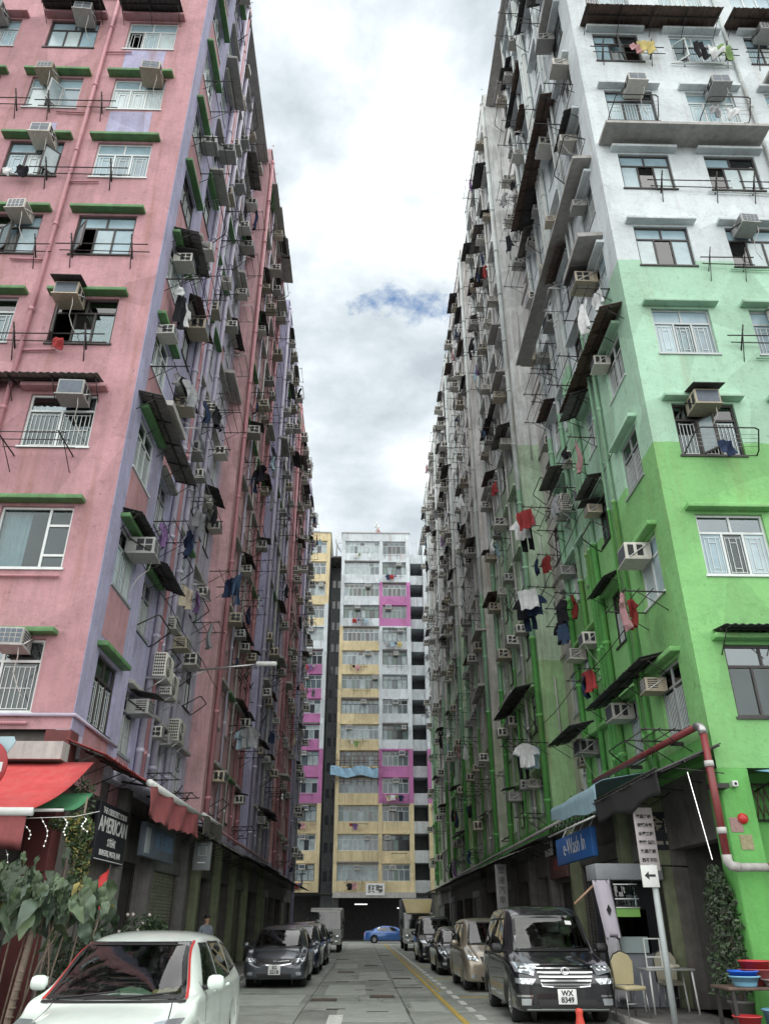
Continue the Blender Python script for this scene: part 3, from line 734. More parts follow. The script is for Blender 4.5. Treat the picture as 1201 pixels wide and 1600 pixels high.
def place_ac(side, fixed, u, z, label, group, near=True, hood=False, scale=1.0):
    p = P(side,fixed,u,0,z)
    if not near:
        o = inst('air_conditioner', random.choice(AC_FAR), None, p, RZ[side]); tag(o,label,'air conditioner',group)
    else:
        o = thing('air_conditioner', label, 'air conditioner', p, RZ[side], group)
        cm_ = random.choice([M['ac_body'],M['ac_body'],M['ac_beige'],M['ac_grey']])
        for nm, me in random.choice(AC_NEAR):
            if nm != 'drain_hose' or side == 'F' or random.random() < .3:
                q_ = inst(nm, me, o)
                if nm in ('casing','tray'): setmat(q_, cm_)
        if hood: inst('rain_hood', hood_me, o)
    if scale != 1.0: o.scale = (scale,)*3
    o.rotation_euler = (RAD(random.uniform(-3,1.5)),0,RZ[side]+RAD(random.uniform(-4,4)))
    return o
AC_Q, RACK_Q = [], []
def q_ac(*a): AC_Q.append(a)
def q_rack(*a): RACK_Q.append(a)
def flush(queue, fn, n_max, meshes, name, mats, label_, posn):
    """the nearest as things of their own, what is past the limit as one mass"""
    queue.sort(key=lambda a: posn(a).length)
    for a in queue[:n_max]: fn(*a)
    mb = MB()
    for a in queue[n_max:]:
        me = meshes(a); Mx = Matrix.Translation(posn(a))@Matrix.Rotation(RZ[a[0] if isinstance(a[1],float) else a[1]],4,'Z')
        mi = [p.material_index for p in me.polygons]; b0 = len(mb.m)
        mb.add([v.co for v in me.vertices],[tuple(p.vertices) for p in me.polygons],0,False,Mx); mb.m[b0:] = mi
    if mb.v: tag(mb.build(name, mats), kind='stuff')
def condenser(side, fixed, u, z, label):
    o = thing('air_conditioner', label, 'air conditioner', P(side,fixed,u,0,z), RZ[side], 'split condensers on brackets')
    MB().bbox(-.42,.42,-.5,-.18,0,.62,.02).build('casing', M['ac_body'], o)
    mb = MB()
    for r in (.24,.18,.12,.06): mb.tube([(-.12+r*math.cos(t*.3927),-.512,.31+r*math.sin(t*.3927)) for t in range(17)],.006,5)
    mb.build('fan_grille', M['ac_body'], o)
    mb = MB(); mb.lathe([(0.001,0),(.26,0),(.26,.012),(0.001,.012)],20,M=Matrix.Translation((-.12,-.497,.31))@Matrix.Rotation(math.pi/2,4,'X')); mb.build('fan', M['ac_dark'], o)
    mb = MB()
    for i in range(5):
        for j in range(7): mb.box(.424,.428 ,-.47+i*.055,-.43+i*.055,.05+j*.08,.1+j*.08)
    for i in range(5):
        for j in range(7): mb.box(-.428,-.424 ,-.47+i*.055,-.43+i*.055,.05+j*.08,.1+j*.08)
    mb.build('side_vent', M['ac_dark'], o)['kind'] = 'stuff'
    for s in (-1,1):
        mb = MB(); mb.box(s*.34-.02,s*.34+.02,-.55,.02,-.05,-.002); mb.tube([(s*.34,.0,-.4),(s*.34,-.5,-.04)],.016,5); mb.box(s*.34-.02,s*.34+.02,-.02,.02,-.45,-.05); mb.build('bracket', M['steel'], o)
    mb = MB(); mb.tube([(.38,-.3,.2),(.5,-.2,.1),(.5,-.05,.3),(.5,.02,.9)],.02,6); mb.build('pipe', M['hose'], o)
    return o

def canopy_parts(w, out, drop, style):
    """sheet canopy: corrugated sheet over angle brackets"""
    def f():
        mb = MB()
        if style == 'conc':
            mb.add([(-w/2,.02,0),(w/2,.02,0),(w/2,-out,-drop*.3),(-w/2,-out,-drop*.3),(-w/2,.02,.12),(w/2,.02,.12),(w/2,-out,.06),(-w/2,-out,.06)],[(0,3,2,1),(4,5,6,7),(0,1,5,4),(1,2,6,5),(2,3,7,6),(3,0,4,7)])
        else:
            n = max(8,int(w/.038)); vs=[]; fs=[]; rr = random.Random(int(w*100))
            for i in range(n+1):
                x = -w/2+w*i/n; zc = .014*math.sin(i*math.pi/2+.6)
                j = rr.uniform(-.012,.012)
                vs += [(x,.03,zc+.0),(x,-out+j,zc-drop),(x,.03,zc+.01),(x,-out+j,zc-drop+.01)]
            for i in range(n):
                a,b = 4*i,4*i+4
                fs += [(a,a+1,b+1,b),(a+2,b+2,b+3,a+3),(a+1,a+3,b+3,b+1)]
            fs += [(0,2,3,1),(4*n,4*n+1,4*n+3,4*n+2)]
            mb.add(vs,fs,0,False)
        sh = mb.mesh('sheet', M['sheet_gr'])
        br_ = MB(); br_.box(-.012,.012,-out+.03,.02,-.045,-.02,M=Matrix.Rotation(math.atan2(drop,out),4,'X')); br_.tube([(0,.01,-.5),(0,-out*.75,-drop*.75-.03)],.011,5)
        bm_ = MB(); bm_.box(-w/2,w/2,-out*.55-.015,-out*.55+.015,-drop*.55-.055,-drop*.55-.025)
        return sh, br_.mesh('bracket', M['metal_dk']), bm_.mesh('beam', M['metal_dk'])
    return cached(('cp',w,out,drop,style), f)
def place_canopy(side, fixed, u, z, w, label, group, out=.85, drop=.22, style='corr', mt=None):
    sh, br_, bm_ = canopy_parts(w,out,drop,style)
    o = thing('window_canopy', label, 'canopy', P(side,fixed,u,0,z), RZ[side], group)
    s = inst('sheet', sh, o); setmat(s, mt or M['sheet_gr'])
    if style != 'conc':
        n = max(2,int(w/.9)+1)
        for i in range(n): inst('bracket', br_, o, (-w/2+.08+(w-.16)*i/(n-1),0,0))
        inst('beam', bm_, o)
    return o

def rack_meshes():
    R = {}
    # A: raking brackets with long poles
    arm = MB(); arm.tube([(0,.03,-.12),(0,-.34,.42)],.02,5); arm.tube([(0,.03,-.5),(0,-.28,.34)],.013,5)
    for q in range(4): arm.tube([(-.03,-.1-.06*q,.05+.09*q),(.03,-.1-.06*q,.05+.09*q)],.01,4)
    pole = MB(); pole.tube([(-1.15,-.2,.2),(1.15,-.2,.22)],.016,5)
    pole2 = MB(); pole2.tube([(-1.05,-.12,.06),(1.2,-.12,.04)],.014,5)
    R['A'] = [('arm',arm.mesh('arm',M['metal_dk']),(-.75,0,0)),('arm',arm.mesh('arm',M['metal_dk']),(.75,0,0)),('pole',pole.mesh('pole',M['metal_dk']),(0,0,0)),('pole',pole2.mesh('pole',M['metal_dk']),(0,0,0))]
    # B: tubular frame tipped outwards with thin wires
    fr = MB(); fr.tube([(-.85,.02,0),(-.85,-.12,.06),(-.72,-.52,.34),(-.62,-.56,.36),(.62,-.56,.36),(.72,-.52,.34),(.85,-.12,.06),(.85,.02,0)],.018,6); fr.tube([(-.85,0,0),(.85,0,0)],.012,5)
    wr = MB()
    for q in range(1,5): f_ = q/5; wr.tube([(-.83+.12*f_,-.12-.38*f_,.06+.27*f_),(.83-.12*f_,-.12-.38*f_,.06+.27*f_)],.006,4)
    R['B'] = [('frame',fr.mesh('frame',M['metal_dk']),(0,0,0)),('wires',wr.mesh('wires',M['steel']),(0,0,0))]
    # C: level cantilever arms with a diagonal stay and rods
    arm = MB(); arm.tube([(0,.03,0),(0,-.95,.03)],.018,5); arm.tube([(0,.02,-.42),(0,-.6,.0)],.011,5)
    rod = MB(); rod.tube([(-.85,0,.03),(.85,0,.03)],.011,5)
    a_, r_ = arm.mesh('arm',M['metal_dk']), rod.mesh('rod',M['metal_dk'])
    R['C'] = [('arm',a_,(-.7,0,0)),('arm',a_,(.7,0,0))]+[('rod',r_,(0,-y,0)) for y in (.3,.6,.88)]
    # D: hanging basket of square tube, three rails deep
    fr = MB()
    for q in range(3):
        y = -.25-.28*q; fr.tube([(-.7,y,.02),(.7,y,.02)],.012,5)
    fr.tube([(-.7,.03,.02),(-.7,-.85,.02),(.7,-.85,.02),(.7,.03,.02)],.016,5); fr.tube([(-.7,.03,.45),(-.7,-.85,.02)],.008,4); fr.tube([(.7,.03,.45),(.7,-.85,.02)],.008,4)
    R['D'] = [('frame',fr.mesh('frame',M['steel']),(0,0,0))]
    far = {}
    for k, parts in R.items():
        mb = MB()
        for nm, me, off in parts:
            mb.add([v.co+Vector(off) for v in me.vertices],[tuple(p.vertices) for p in me.polygons],0,True)
        far[k] = mb.mesh('drying_rack', M['metal_dk'])
    return R, far
RACK, RACK_FAR = rack_meshes()
def place_rack(kind, side, fixed, u, z, label, group, near=True, sx=1.0):
    p = P(side,fixed,u,0,z)
    if near:
        o = thing('drying_rack', label, 'drying rack', p, RZ[side], group)
        for nm, me, off in RACK[kind]: inst(nm, me, o, off)
    else:
        o = tag(inst('drying_rack', RACK_FAR[kind], None, p, RZ[side]), label, 'drying rack', group)
    o.scale = (sx,1,1)
    return o

CLOTH = {'black':(.02,.02,.024),'navy':(.03,.045,.09),'denim':(.06,.10,.17),'white':(.66,.68,.68),'grey':(.28,.29,.30),'pink':(.48,.27,.29),'red':(.32,.05,.05),
         'yellow':(.52,.44,.18),'green':(.22,.33,.14),'pale blue':(.38,.52,.60),'beige':(.50,.44,.34),'purple':(.20,.12,.26)}
CM = {k: mat('cloth_'+k.replace(' ','_'), c, .9, var=.22, vscale=7, space='obj', spec=.15) for k, c in CLOTH.items()}
def garment_mesh(kind, seed):
    def f():
        rr = random.Random(seed); mb = MB()
        def half(z):      # list of x-intervals at depth z in 0..1
            if kind == 'shirt':
                if z < .09: return [(-.12-1.1*z,.12+1.1*z)]
                if z < .46: return [(-.25-.42*(z-.09)-.04, .25+.42*(z-.09)+.04)]
                return [(-.24,.24)]
            if kind == 'trousers':
                if z < .3: return [(-.19,.19)]
                g = .012+.03*(z-.3); return [(-.20,-g),(g,.20)]
            if kind == 'towel': return [(-.30,.30)]
            if kind == 'dress':
                return [(-.10-.6*z if z < .15 else -.16-.2*(z-.15), .10+.6*z if z < .15 else .16+.2*(z-.15))]
            return [(-.16,.16)]
        L = {'shirt':.72,'trousers':.98,'towel':.62,'dress':.95,'small':.34}[kind]
        nz, nx = 14, 14; ph = rr.uniform(0,6); skew = rr.uniform(-.06,.06)
        def y_(x,z): return .065*(.25+z)*math.sin(x*19+ph+z*1.5)+.03*math.sin(z*5+ph*2)+.02*math.sin(x*37+z*9)
        for part in range(2 if kind == 'trousers' else 1):
            for off in (-.014,.014):
                vs=[]; fs=[]
                for i in range(nz+1):
                    z = i/nz; iv = half(min(z,.999)); a,b = iv[min(part,len(iv)-1)] if len(iv) > 1 else (iv[0] if kind != 'trousers' else ((iv[0][0],0) if part == 0 else (0,iv[0][1])))
                    for j in range(nx+1):
                        x = a+(b-a)*j/nx; e = 1-abs(2*j/nx-1)**3
                        vs.append((x+skew*z, y_(x,z)+off*e, -L*z+.015*math.sin(x*9+ph)*z))
                for i in range(nz):
                    for j in range(nx): q=i*(nx+1)+j; fs.append((q,q+1,q+nx+2,q+nx+1))
                mb.add(vs,fs,0,True)
        return mb.mesh(kind, CM['white'])
    return cached(('ga',kind,seed), f)
def place_cloth(kind, colour, side, fixed, u, out, z, label, group=None, s=1.0, turn=0.0):
    nm = {'small':'small_laundry'}.get(kind, kind)
    o = inst(nm, garment_mesh(kind, random.randrange(4)), None, P(side,fixed,u,-out,z), RZ[side]+turn)
    setmat(o, CM[colour]); o.scale = (s,s,s)
    return tag(o, label, 'laundry', group or 'laundry hung out to dry')

# ---- front faces, placed by hand.  rows count the floors above the shops
FL = lambda k: '%s floor above shops' % ordn(k+1)
ctxt = {0:'nearest the corner', 1:'second column from corner', 2:'third column from corner'}
def wz(k, f=0): return ZB(k)+f
for c,k,dx,hood in [(0,0,.25,0),(0,2,.3,0),(0,3,-.35,1),(1,4,.28,0),(1,5,.28,0),(0,6,.4,0),(1,6,-.2,0),(1,7,.35,0),(2,7,.1,0)]:
    place_ac('F',YF,LCOL[c]+dx,wz(k,1.36 if k else 1.42),'air conditioner on pink front wall, %s, %s' % (FL(k),ctxt[c]),'air conditioners on the pink front', True, hood, .86)
for c,k,dx,hood in [(0,2,-.1,1),(1,3,.0,0),(1,4,-.3,0),(0,6,.1,0),(1,6,.15,0),(2,7,-.2,0),(2,4,.1,0)]:
    place_ac('F',YF,RCOL[c]+dx,wz(k,1.36),'air conditioner on right front wall, %s, %s' % (FL(k),ctxt[c]),'air conditioners on the green and white front', True, hood, .86)
# canopies on the fronts
place_canopy('F',YF,-8.0,wz(2,1.98),4.0,'wide grey sheet canopy across pink front, %s' % FL(2),'canopies on the fronts',.55,.1,'corr',M['sheet_gr'])
place_canopy('F',YF,-6.9,wz(7,2.02),1.9,'dark canopy on pink front nearest corner, %s' % FL(7),'canopies on the fronts',.8,.2,'corr',M['sheet_dk'])
place_canopy('F',YF,-9.3,wz(7,2.02),1.9,'dark canopy on pink front, second column, %s' % FL(7),'canopies on the fronts',.8,.2,'corr',M['sheet_dk'])
M['red_sheet'] = mat('red_sheet', (.33,.06,.06), .7, var=.3)
place_canopy('F',YF,-12.1,wz(6,2.0),1.9,'red corrugated canopy at the left edge of pink front, %s' % FL(6),'canopies on the fronts',.8,.25,'corr',M['red_sheet'])
place_canopy('F',YF,9.1,wz(0,1.98),4.6,'dark sheet canopy across green front, %s' % FL(0),'canopies on the fronts',.6,.08,'corr',M['sheet_dk'])
place_canopy('F',YF,8.75,wz(5,2.05),4.6,'long concrete canopy across white front, %s' % FL(5),'canopies on the fronts',.75,.12,'conc',M['conc'])
place_canopy('F',YF,8.75,wz(7,2.1),4.3,'long rusty corrugated canopy on white front, %s' % FL(7),'canopies on the fronts',.8,.2,'corr',M['metal_rust'])
place_canopy('F',YF,13.2,wz(7,2.1),4.0,'rusty corrugated canopy at right edge of white front, %s' % FL(7),'canopies on the fronts',.8,.2,'corr',M['metal_rust'])
place_canopy('F',YF,12.9,wz(6,2.0),2.2,'concrete canopy at right edge of white front, %s' % FL(6),'canopies on the fronts',.75,.12,'conc',M['conc'])
# racks on the fronts
for kind,c,k,dx,dz,sx in [('A',0,3,-.6,.1,1.1),('A',0,4,.1,.15,1.0),('A',0,5,-1.0,.1,1.15),('A',1,6,.8,.05,1.0),('A',1,4,.2,.1,.9),('A',2,6,.8,.1,1.0)]:
    place_rack(kind,'F',YF,LCOL[c]+dx,wz(k,dz+.1),'rusty drying rack on pink front, %s, %s' % (FL(k),ctxt[c]),'racks on the pink front',True,sx)
place_rack('C','F',YF,-7.0,wz(2,.05),'thin drying bar under white window on pink front, %s' % FL(2),'racks on the pink front',True,.9)
for kind,c,k,dx,dz,sx in [('B',0,2,.15,.2,.95),('A',0,5,1.0,.1,1.0),('A',1,3,-.5,.4,.9),('B',0,6,-.05,.22,.85),('B',1,6,.2,.22,.85),('A',0,7,.2,.4,1.0),('A',1,7,.2,.4,.9),('A',1,5,1.1,.1,1.0),('A',2,7,.2,.3,1.0),('C',0,0,.5,.2,.9),('A',1,4,-1.0,.1,.6)]:
    place_rack(kind,'F',YF,RCOL[c]+dx,wz(k,dz+.1),'drying rack on right front wall, %s, %s' % (FL(k),ctxt[c]),'racks on the green and white front',True,sx)
for kind,colr,u,k,dz,s,lab in [('small','navy',7.75,2,.42,1.0,'navy cloth on the tubular rack of green front'),('small','pink',8.0,7,.5,1.0,'pink clothes on rack below rusty canopy, white front'),('towel','yellow',8.35,7,.68,.9,'yellow towel on rack below rusty canopy, white front'),
        ('trousers','black',10.0,7,.72,.85,'black trousers on rack below rusty canopy, white front'),('small','white',10.4,7,.62,1.6,'white cloth beside black trousers, white front'),('small','green',10.75,7,.55,1.5,'green cloth beside black trousers, white front'),
        ('small','grey',9.85,6,.45,1.0,'dark grey cloth on tubular rack of white front'),('small','white',10.35,6,.42,1.1,'white bag of laundry on tubular rack of white front')]:
    place_cloth(kind,colr,'F',YF,u,.38,wz(k,dz),lab,None,s)
for kind,colr,u,k,dz,s,lab in [('small','red',-7.2,3,.22,.8,'red rag on rack of pink front'),('small','black',-9.3,5,.32,1.0,'black cloth on rack of pink front'),('small','white',-9.65,5,.3,.8,'white cloth beside black cloth on pink front')]:
    place_cloth(kind,colr,'F',YF,u,.25,wz(k,dz),lab,None,s)

# ---- street faces: by chance, densest where the photograph is
random.seed(23)
split_ac = 0
for wdw in WIN[:NWIN_STREET]:
    if wdw['side'] == 'F': continue
    s, fx, u, k, z, col = wdw['side'], wdw['fixed'], wdw['u'], wdw['k'], wdw['z'], wdw['col']
    near = u < 36
    X0 = XL if s == 'L' else XR
    deep = abs(fx-X0) > .8
    where = '%s street wall, %s, %s window from corner' % ('left' if s == 'L' else 'right', FL(k), ordn(col))
    r = random.random
    grp = 'left' if s == 'L' else 'right'
    if r() < (.60 if not deep else .42):
        q_ac(s, fx, u+random.choice([-.35,-.1,.1,.35])*wdw['w'], z+random.choice([.95,1.0,1.05,.98]), 'air conditioner on '+where, 'air conditioners on the %s street wall' % grp, near, near and r() < .12, random.choice([.78,.84,.9,.72,.66]))
    if not deep and r() < (.30 if k < 9 else .45):
        st = random.choice(['corr','corr','corr','conc'])
        mt = random.choice([M['sheet_gr'],M['sheet_dk'],M['sheet_dk'],M['metal_rust'],M['sheet_gr']])
        place_canopy(s, fx, u, z+1.72, random.choice([1.5,1.7,2.1]) , ('concrete' if st == 'conc' else 'sheet metal')+' canopy on '+where, 'canopies on the %s street wall' % grp, random.choice([.45,.55,.70]), random.choice([.12,.2,.28]), st, mt if st == 'corr' else M['conc'])
    rk = None
    if r() < .5:
        rk = random.choice('CCCDBA')
        q_rack(rk, s, fx, u, z-.06, 'drying rack on '+where, 'racks on the %s street wall' % grp, near, random.choice([.75,.9,1.0]))
    if rk in ('C','D') and r() < .45 and not (u < 24 and k == 0):
        used_ = set()
        for q in range(random.choice([1,2,2,3])):
            kd = random.choice(['shirt','trousers','towel','dress','small','shirt']); cl = random.choice(['black','navy','denim','white','grey','black','navy','grey','beige','pale blue','white','pink','red','purple'])
            if (kd,cl) in used_: continue
            used_.add((kd,cl))
            place_cloth(kd, cl, s, fx, u-.45+.35*q+random.uniform(-.06,.06), random.choice([.3,.6,.6,.88]), z-.05, '%s %s drying, %s' % (cl, {'small':'small cloth'}.get(kd,kd), where), None, random.uniform(.85,1.05), random.uniform(-.5,.5))
# the tallest and plainest items that the photograph shows singly
place_canopy('L',XL,16.6,ZB(2)+2.0,4.2,'long grey canopy round the lilac corner, %s' % FL(2),'canopies on the left street wall',.6,.15,'corr',M['sheet_gr'])
place_canopy('R',XR,17.9,ZB(0)+1.98,4.6,'long dark canopy over first green street windows, %s' % FL(0),'canopies on the right street wall',.62,.16,'corr',M['sheet_dk'])
place_canopy('R',XR,16.8,ZB(3)+2.1,4.6,'long grey corrugated canopy on mint street wall, %s' % FL(3),'canopies on the right street wall',.6,.2,'corr',M['metal_rust'])
place_canopy('R',XR,19.4,ZB(5)+2.05,9.4,'long concrete canopy along white street wall, %s' % FL(5),'canopies on the right street wall',.55,.12,'conc',M['conc'])
place_canopy('R',XR,19.5,ZB(7)+2.1,6.0,'long rusty canopy along white street wall, %s' % FL(7),'canopies on the right street wall',.6,.2,'corr',M['metal_rust'])
place_canopy('R',XR,23.0,ZB(0)+1.9,3.0,'dark canopy over recessed green windows, %s' % FL(0),'canopies on the right street wall',.7,.16,'corr',M['sheet_dk'])
place_canopy('R',XR,31.0,ZB(1)+1.98,5.4,'long black canopy on grey green bay, %s' % FL(1),'canopies on the right street wall',.8,.2,'corr',M['sheet_dk'])
condenser('L',XL-.22,19.55,ZB(1)-.5,'split condenser on brackets, left street wall, above the street lamp')
condenser('L',XL-.5,21.5,ZB(1)-.45,'split condenser beside drainpipes, left street wall, second bay')
condenser('L',XL-.5,23.0,ZB(0)+1.5,'split condenser under the street lamp arm, left street wall')
condenser('R',XR+.45,22.3,ZB(3)+.1,'split condenser on brackets high on mint street wall')
# clutter at the end face: small far air conditioners, washing and racks
for wdw in WIN[NWIN_STREET:]:
    b, u, k, z, j = wdw['b'], wdw['u'], wdw['k'], wdw['z'], wdw['col']
    nm = 'end block centre' if b is bc else 'end block left' if b is bel else 'end block right'
    side_ = 'left strip' if j == 0 else 'right strip'
    where = '%s, %s, %s' % (nm, side_, FL(k))
    if u < -9: continue
    if random.random() < .6:
        q_ac('F',YE+.06,u+random.uniform(-.4,.4)*wdw['w'],z+EH-.45,'far air conditioner on '+where,'air conditioners on the end blocks',False)
    if random.random() < .5:
        q_rack(random.choice('AC'),'F',YE-.03,u+random.uniform(-.5,.5),z-.3,'far drying rack on '+where,'racks on the end blocks',False,1.3)
        if random.random() < .55:
            for q in range(random.choice([2,3,4])):
                cl = list(CLOTH)[(q*5+k*3+j) % len(CLOTH)]; kd = ['shirt','towel','small'][(q+k) % 3]
                place_cloth(kd,cl,'F',YE-.03,u-.8+.45*q,.4,z-.2,'%s %s on far washing line, %s' % (cl,{'small':'cloth'}.get(kd,kd),where),None,.9)
# scaffold with blue tarpaulin hung on the end block
tp = thing('tarpaulin', 'blue tarpaulin and bamboo scaffold hung on yellow end block', 'tarpaulin', (-.8,YE-.6,ez(4)-.4))
mb = MB(); vs=[]; fs=[]
for i in range(25):
    for j in range(7):
        x = -2.9+5.2*i/24; vs.append((x,-.05-.09*math.sin(i*1.3+j*.6)-.05*math.sin(i*3.1+j*1.7),-.8+1.0*j/6+(.14*math.sin(i*.45+1) if j in (0,6) else .03*math.sin(i*.9))))
for i in range(24):
    for j in range(6): a=i*7+j; fs.append((a,a+7,a+8,a+1))
mb.add(vs,fs,0,True); mb.build('sheet', mat('blue_tarpaulin', (.28,.47,.62), .5, var=.25, vscale=2), tp)
for i in range(7):
    mb = MB(); mb.tube([(-2.2+.75*i,.1,-1.6),(-2.2+.75*i,.08,1.7)],.035,6); mb.build('bamboo_pole', M['metal_rust'], tp)
for q in (-1.1,.1,.9):
    mb = MB(); mb.tube([(-2.9,.05,q),(2.6,.05,q)],.035,6); mb.build('bamboo_pole', M['metal_rust'], tp)
for x in (-2,0,2): MB().tube([(x,.1,-.5),(x,.62,-.5)],.03,6).build('wall_tie', M['metal_rust'], tp)
# rooftop: dish, masts, tower crane far behind
ds = thing('satellite_dish', 'white mesh satellite dish on roof of the yellow end block', 'satellite dish', (-3.95,YE+3,43.4))
Rm = Matrix.Translation((0,0,1.9))@Matrix.Rotation(RAD(78),4,'Y')@Matrix.Rotation(RAD(20),4,'X')
mb = MB()
for r in (.4,.8,1.2,1.55): mb.tube([Rm@Vector((r*math.cos(t*.2618),r*math.sin(t*.2618),.22*r*r)) for t in range(25)],.02,5)
for t in range(12):
    an = t*.5236; mb.tube([Rm@Vector((q*math.cos(an),q*math.sin(an),.22*q*q)) for q in (.05,.6,1.1,1.55)],.02,5)
mb.build('dish', M['white_paint'], ds)
MB().tube([(0,0,-.6),(0,0,1.9)],.07,8).build('mast', M['steel'], ds)
MB().tube([Rm@Vector((0,0,0)),Rm@Vector((0,0,1.0))],.03,6).build('feed_arm', M['steel'], ds)
MB().box(-4.6,-3.15,YE+2,YE+5,43.0,43.18).build('roof_slab', M['conc'], we, -we.location)
for x in (6.0,6.5):
    an = thing('antenna_mast', 'thin roof antenna mast, %s of the pair at right end block' % ('left one' if x < 6.2 else 'right one'), 'antenna', (x,YE+4,42.0), group='antenna masts')
    MB().tube([(0,0,0),(0,0,4.6)],.035,6).build('mast', M['steel'], an); MB().tube([(-.3,0,4.1),(.3,0,4.1)],.015,5).build('crossbar', M['steel'], an)
MB().box(5.3,7.0,YE+3.5,YE+6,41.9,42.02).build('roof_slab', M['conc'], we2, -we2.location)
cr = thing('tower_crane', 'red and white lattice crane jib rising far behind the roofs', 'crane', (3.0,175,0))
mb = MB(); mb2 = MB()
A_, B_ = Vector((1.5,0,80)), Vector((-.6,0,91.5))
seg = 12
for i in range(seg):
    p, q = A_.lerp(B_,i/seg), A_.lerp(B_,(i+1)/seg)
    m_ = mb if i % 4 < 2 else mb2
    for o1 in ((.45,.4,0),(-.45,.4,0),(0,-.4,.4)): m_.tube([p+Vector(o1),q+Vector(o1)],.12,5)
    m_.tube([p+Vector((.45,.4,0)),q+Vector((-.45,.4,0))],.08,4); m_.tube([p+Vector((-.45,.4,0)),q+Vector((0,-.4,.4))],.08,4)
mb.build('jib_section', mat('crane_red', (.45,.07,.05), .5), cr); mb2.build('jib_section', M['white_paint'], cr)
mb = MB(); mb.tube([(1.5,0,0),(1.5,0,80)],.5,4); mb.build('tower', M['white_paint'], cr)

# washing that stands out in the photograph
for side,X,y,z,out,items in [('R',XR,27.6,7.15,.75,[('shirt','white'),('shirt','pale blue'),('trousers','black')]),('R',XR,24.3,11.6,.9,[('towel','white'),('shirt','navy'),('shirt','black'),('trousers','navy')]),
                             ('R',XR,24.0,14.5,.8,[('towel','red'),('small','pink'),('shirt','white'),('trousers','black')]),('L',XL,24.6,12.2,.9,[('trousers','denim'),('towel','navy')]),('L',XL,27.9,18.6,.8,[('shirt','black'),('trousers','navy')]),('L',XL,30.9,8.4,.8,[('shirt','grey'),('shirt','pale blue'),('towel','white')])]:
    sd = 'left' if side == 'L' else 'right'
    hgt = 'low' if z < 9 else 'middle height' if z < 13 else 'high'
    place_rack('C',side,X,y+.4,z,'laden drying rack, %s on the %s street wall' % (hgt,sd),'racks on the %s street wall' % sd,True,1.0)
    for q,(kd,cl) in enumerate(items):
        place_cloth(kd,cl,side,X,y+.34*q,out-.25*(q % 2),z+.02,'%s %s on the laden rack, %s on %s street wall' % (cl,{'small':'cloth'}.get(kd,kd),hgt,sd),None,1.1,random.uniform(-.4,.4)+math.pi/3)

nA = sum(1 for o in bpy.data.objects if o.name.startswith('air_conditioner')); nR = sum(1 for o in bpy.data.objects if o.name.startswith('drying_rack'))
flush(AC_Q, place_ac, 296-nA, lambda a: random.choice(AC_FAR), 'far_air_conditioners', [M['ac_body'],M['ac_dark'],M['ac_fin'],M['metal_dk']], None, lambda a: P(a[0],a[1],a[2],0,a[3]))
flush(RACK_Q, place_rack, 296-nR, lambda a: RACK_FAR[a[0]], 'far_drying_racks', [M['metal_dk']], None, lambda a: P(a[1],a[2],a[3],0,a[4]))
# ------------------------------------------------------------------ ground, road, pavements
tag(MB().box(-600,600,-300,1500,-.6,-.35).build('ground', mat('far_ground', (.10,.10,.095), .95, var=.2, vscale=.2)), kind='structure')
rd = thing('road', None, None, (0,0,0)); tag(rd, kind='structure')
MB().box(-60,60,-20,YE+9,-.3,-.03).build('roadbed', M['asph'], rd)
M['slab'] = mat('concrete_slab', (.31,.335,.30), .85, var=.30, vscale=1.1, bump=.25, bscale=60, rnd=.16, dirt=.35, dirtcol=(.05,.05,.045))
M['slab_lt'] = mat('pale_repair', (.37,.40,.36), .85, var=.2, vscale=2, bump=.2, bscale=60, rnd=.1)
M['line_y'] = mat('yellow_road_paint', (.48,.34,.07), .7, var=.35, vscale=6)
M['line_w'] = mat('white_road_paint', (.62,.64,.60), .7, var=.3, vscale=6)
_n, _l = M['slab'].node_tree.nodes, M['slab'].node_tree.links          # oil and tyre stains
_p = _n['Principled BSDF']; _src = _p.inputs['Base Color'].links[0].from_socket
_g = _n.new('ShaderNodeNewGeometry'); _mp = _n.new('ShaderNodeMapping'); _mp.inputs['Scale'].default_value = (1.0,.35,1); _l.new(_g.outputs['Position'], _mp.inputs['Vector'])
_t = _n.new('ShaderNodeTexNoise'); _t.inputs['Scale'].default_value = 1.5; _t.inputs['Detail'].default_value = 9; _t.inputs['Roughness'].default_value = .7; _l.new(_mp.outputs[0], _t.inputs['Vector'])
_r = _n.new('ShaderNodeMapRange'); _r.inputs['From Min'].default_value = .52; _r.inputs['From Max'].default_value = .72; _r.inputs['To Max'].default_value = .55; _l.new(_t.outputs['Fac'], _r.inputs['Value'])
_m = _n.new('ShaderNodeMixRGB'); _m.inputs['Color2'].default_value = (.055,.055,.05,1); _l.new(_r.outputs[0], _m.inputs['Fac']); _l.new(_src, _m.inputs['Color1']); _l.new(_m.outputs[0], _p.inputs['Base Color'])
random.seed(5)
xs = [-3.85,-1.25,.95,4.72]
ys = [4.0]
while ys[-1] < 79: ys.append(ys[-1]+random.choice([3.6,4.4,5.0]))
for i in range(3):
    off = [0,.9,.3][i]
    for j in range(len(ys)-1):
        MB().bbox(xs[i]+.009,xs[i+1]-.009,ys[j]+off+.009,ys[j+1]+off-.009,-.2,random.uniform(-.004,.0),.008).build('slab', M['slab'], rd)
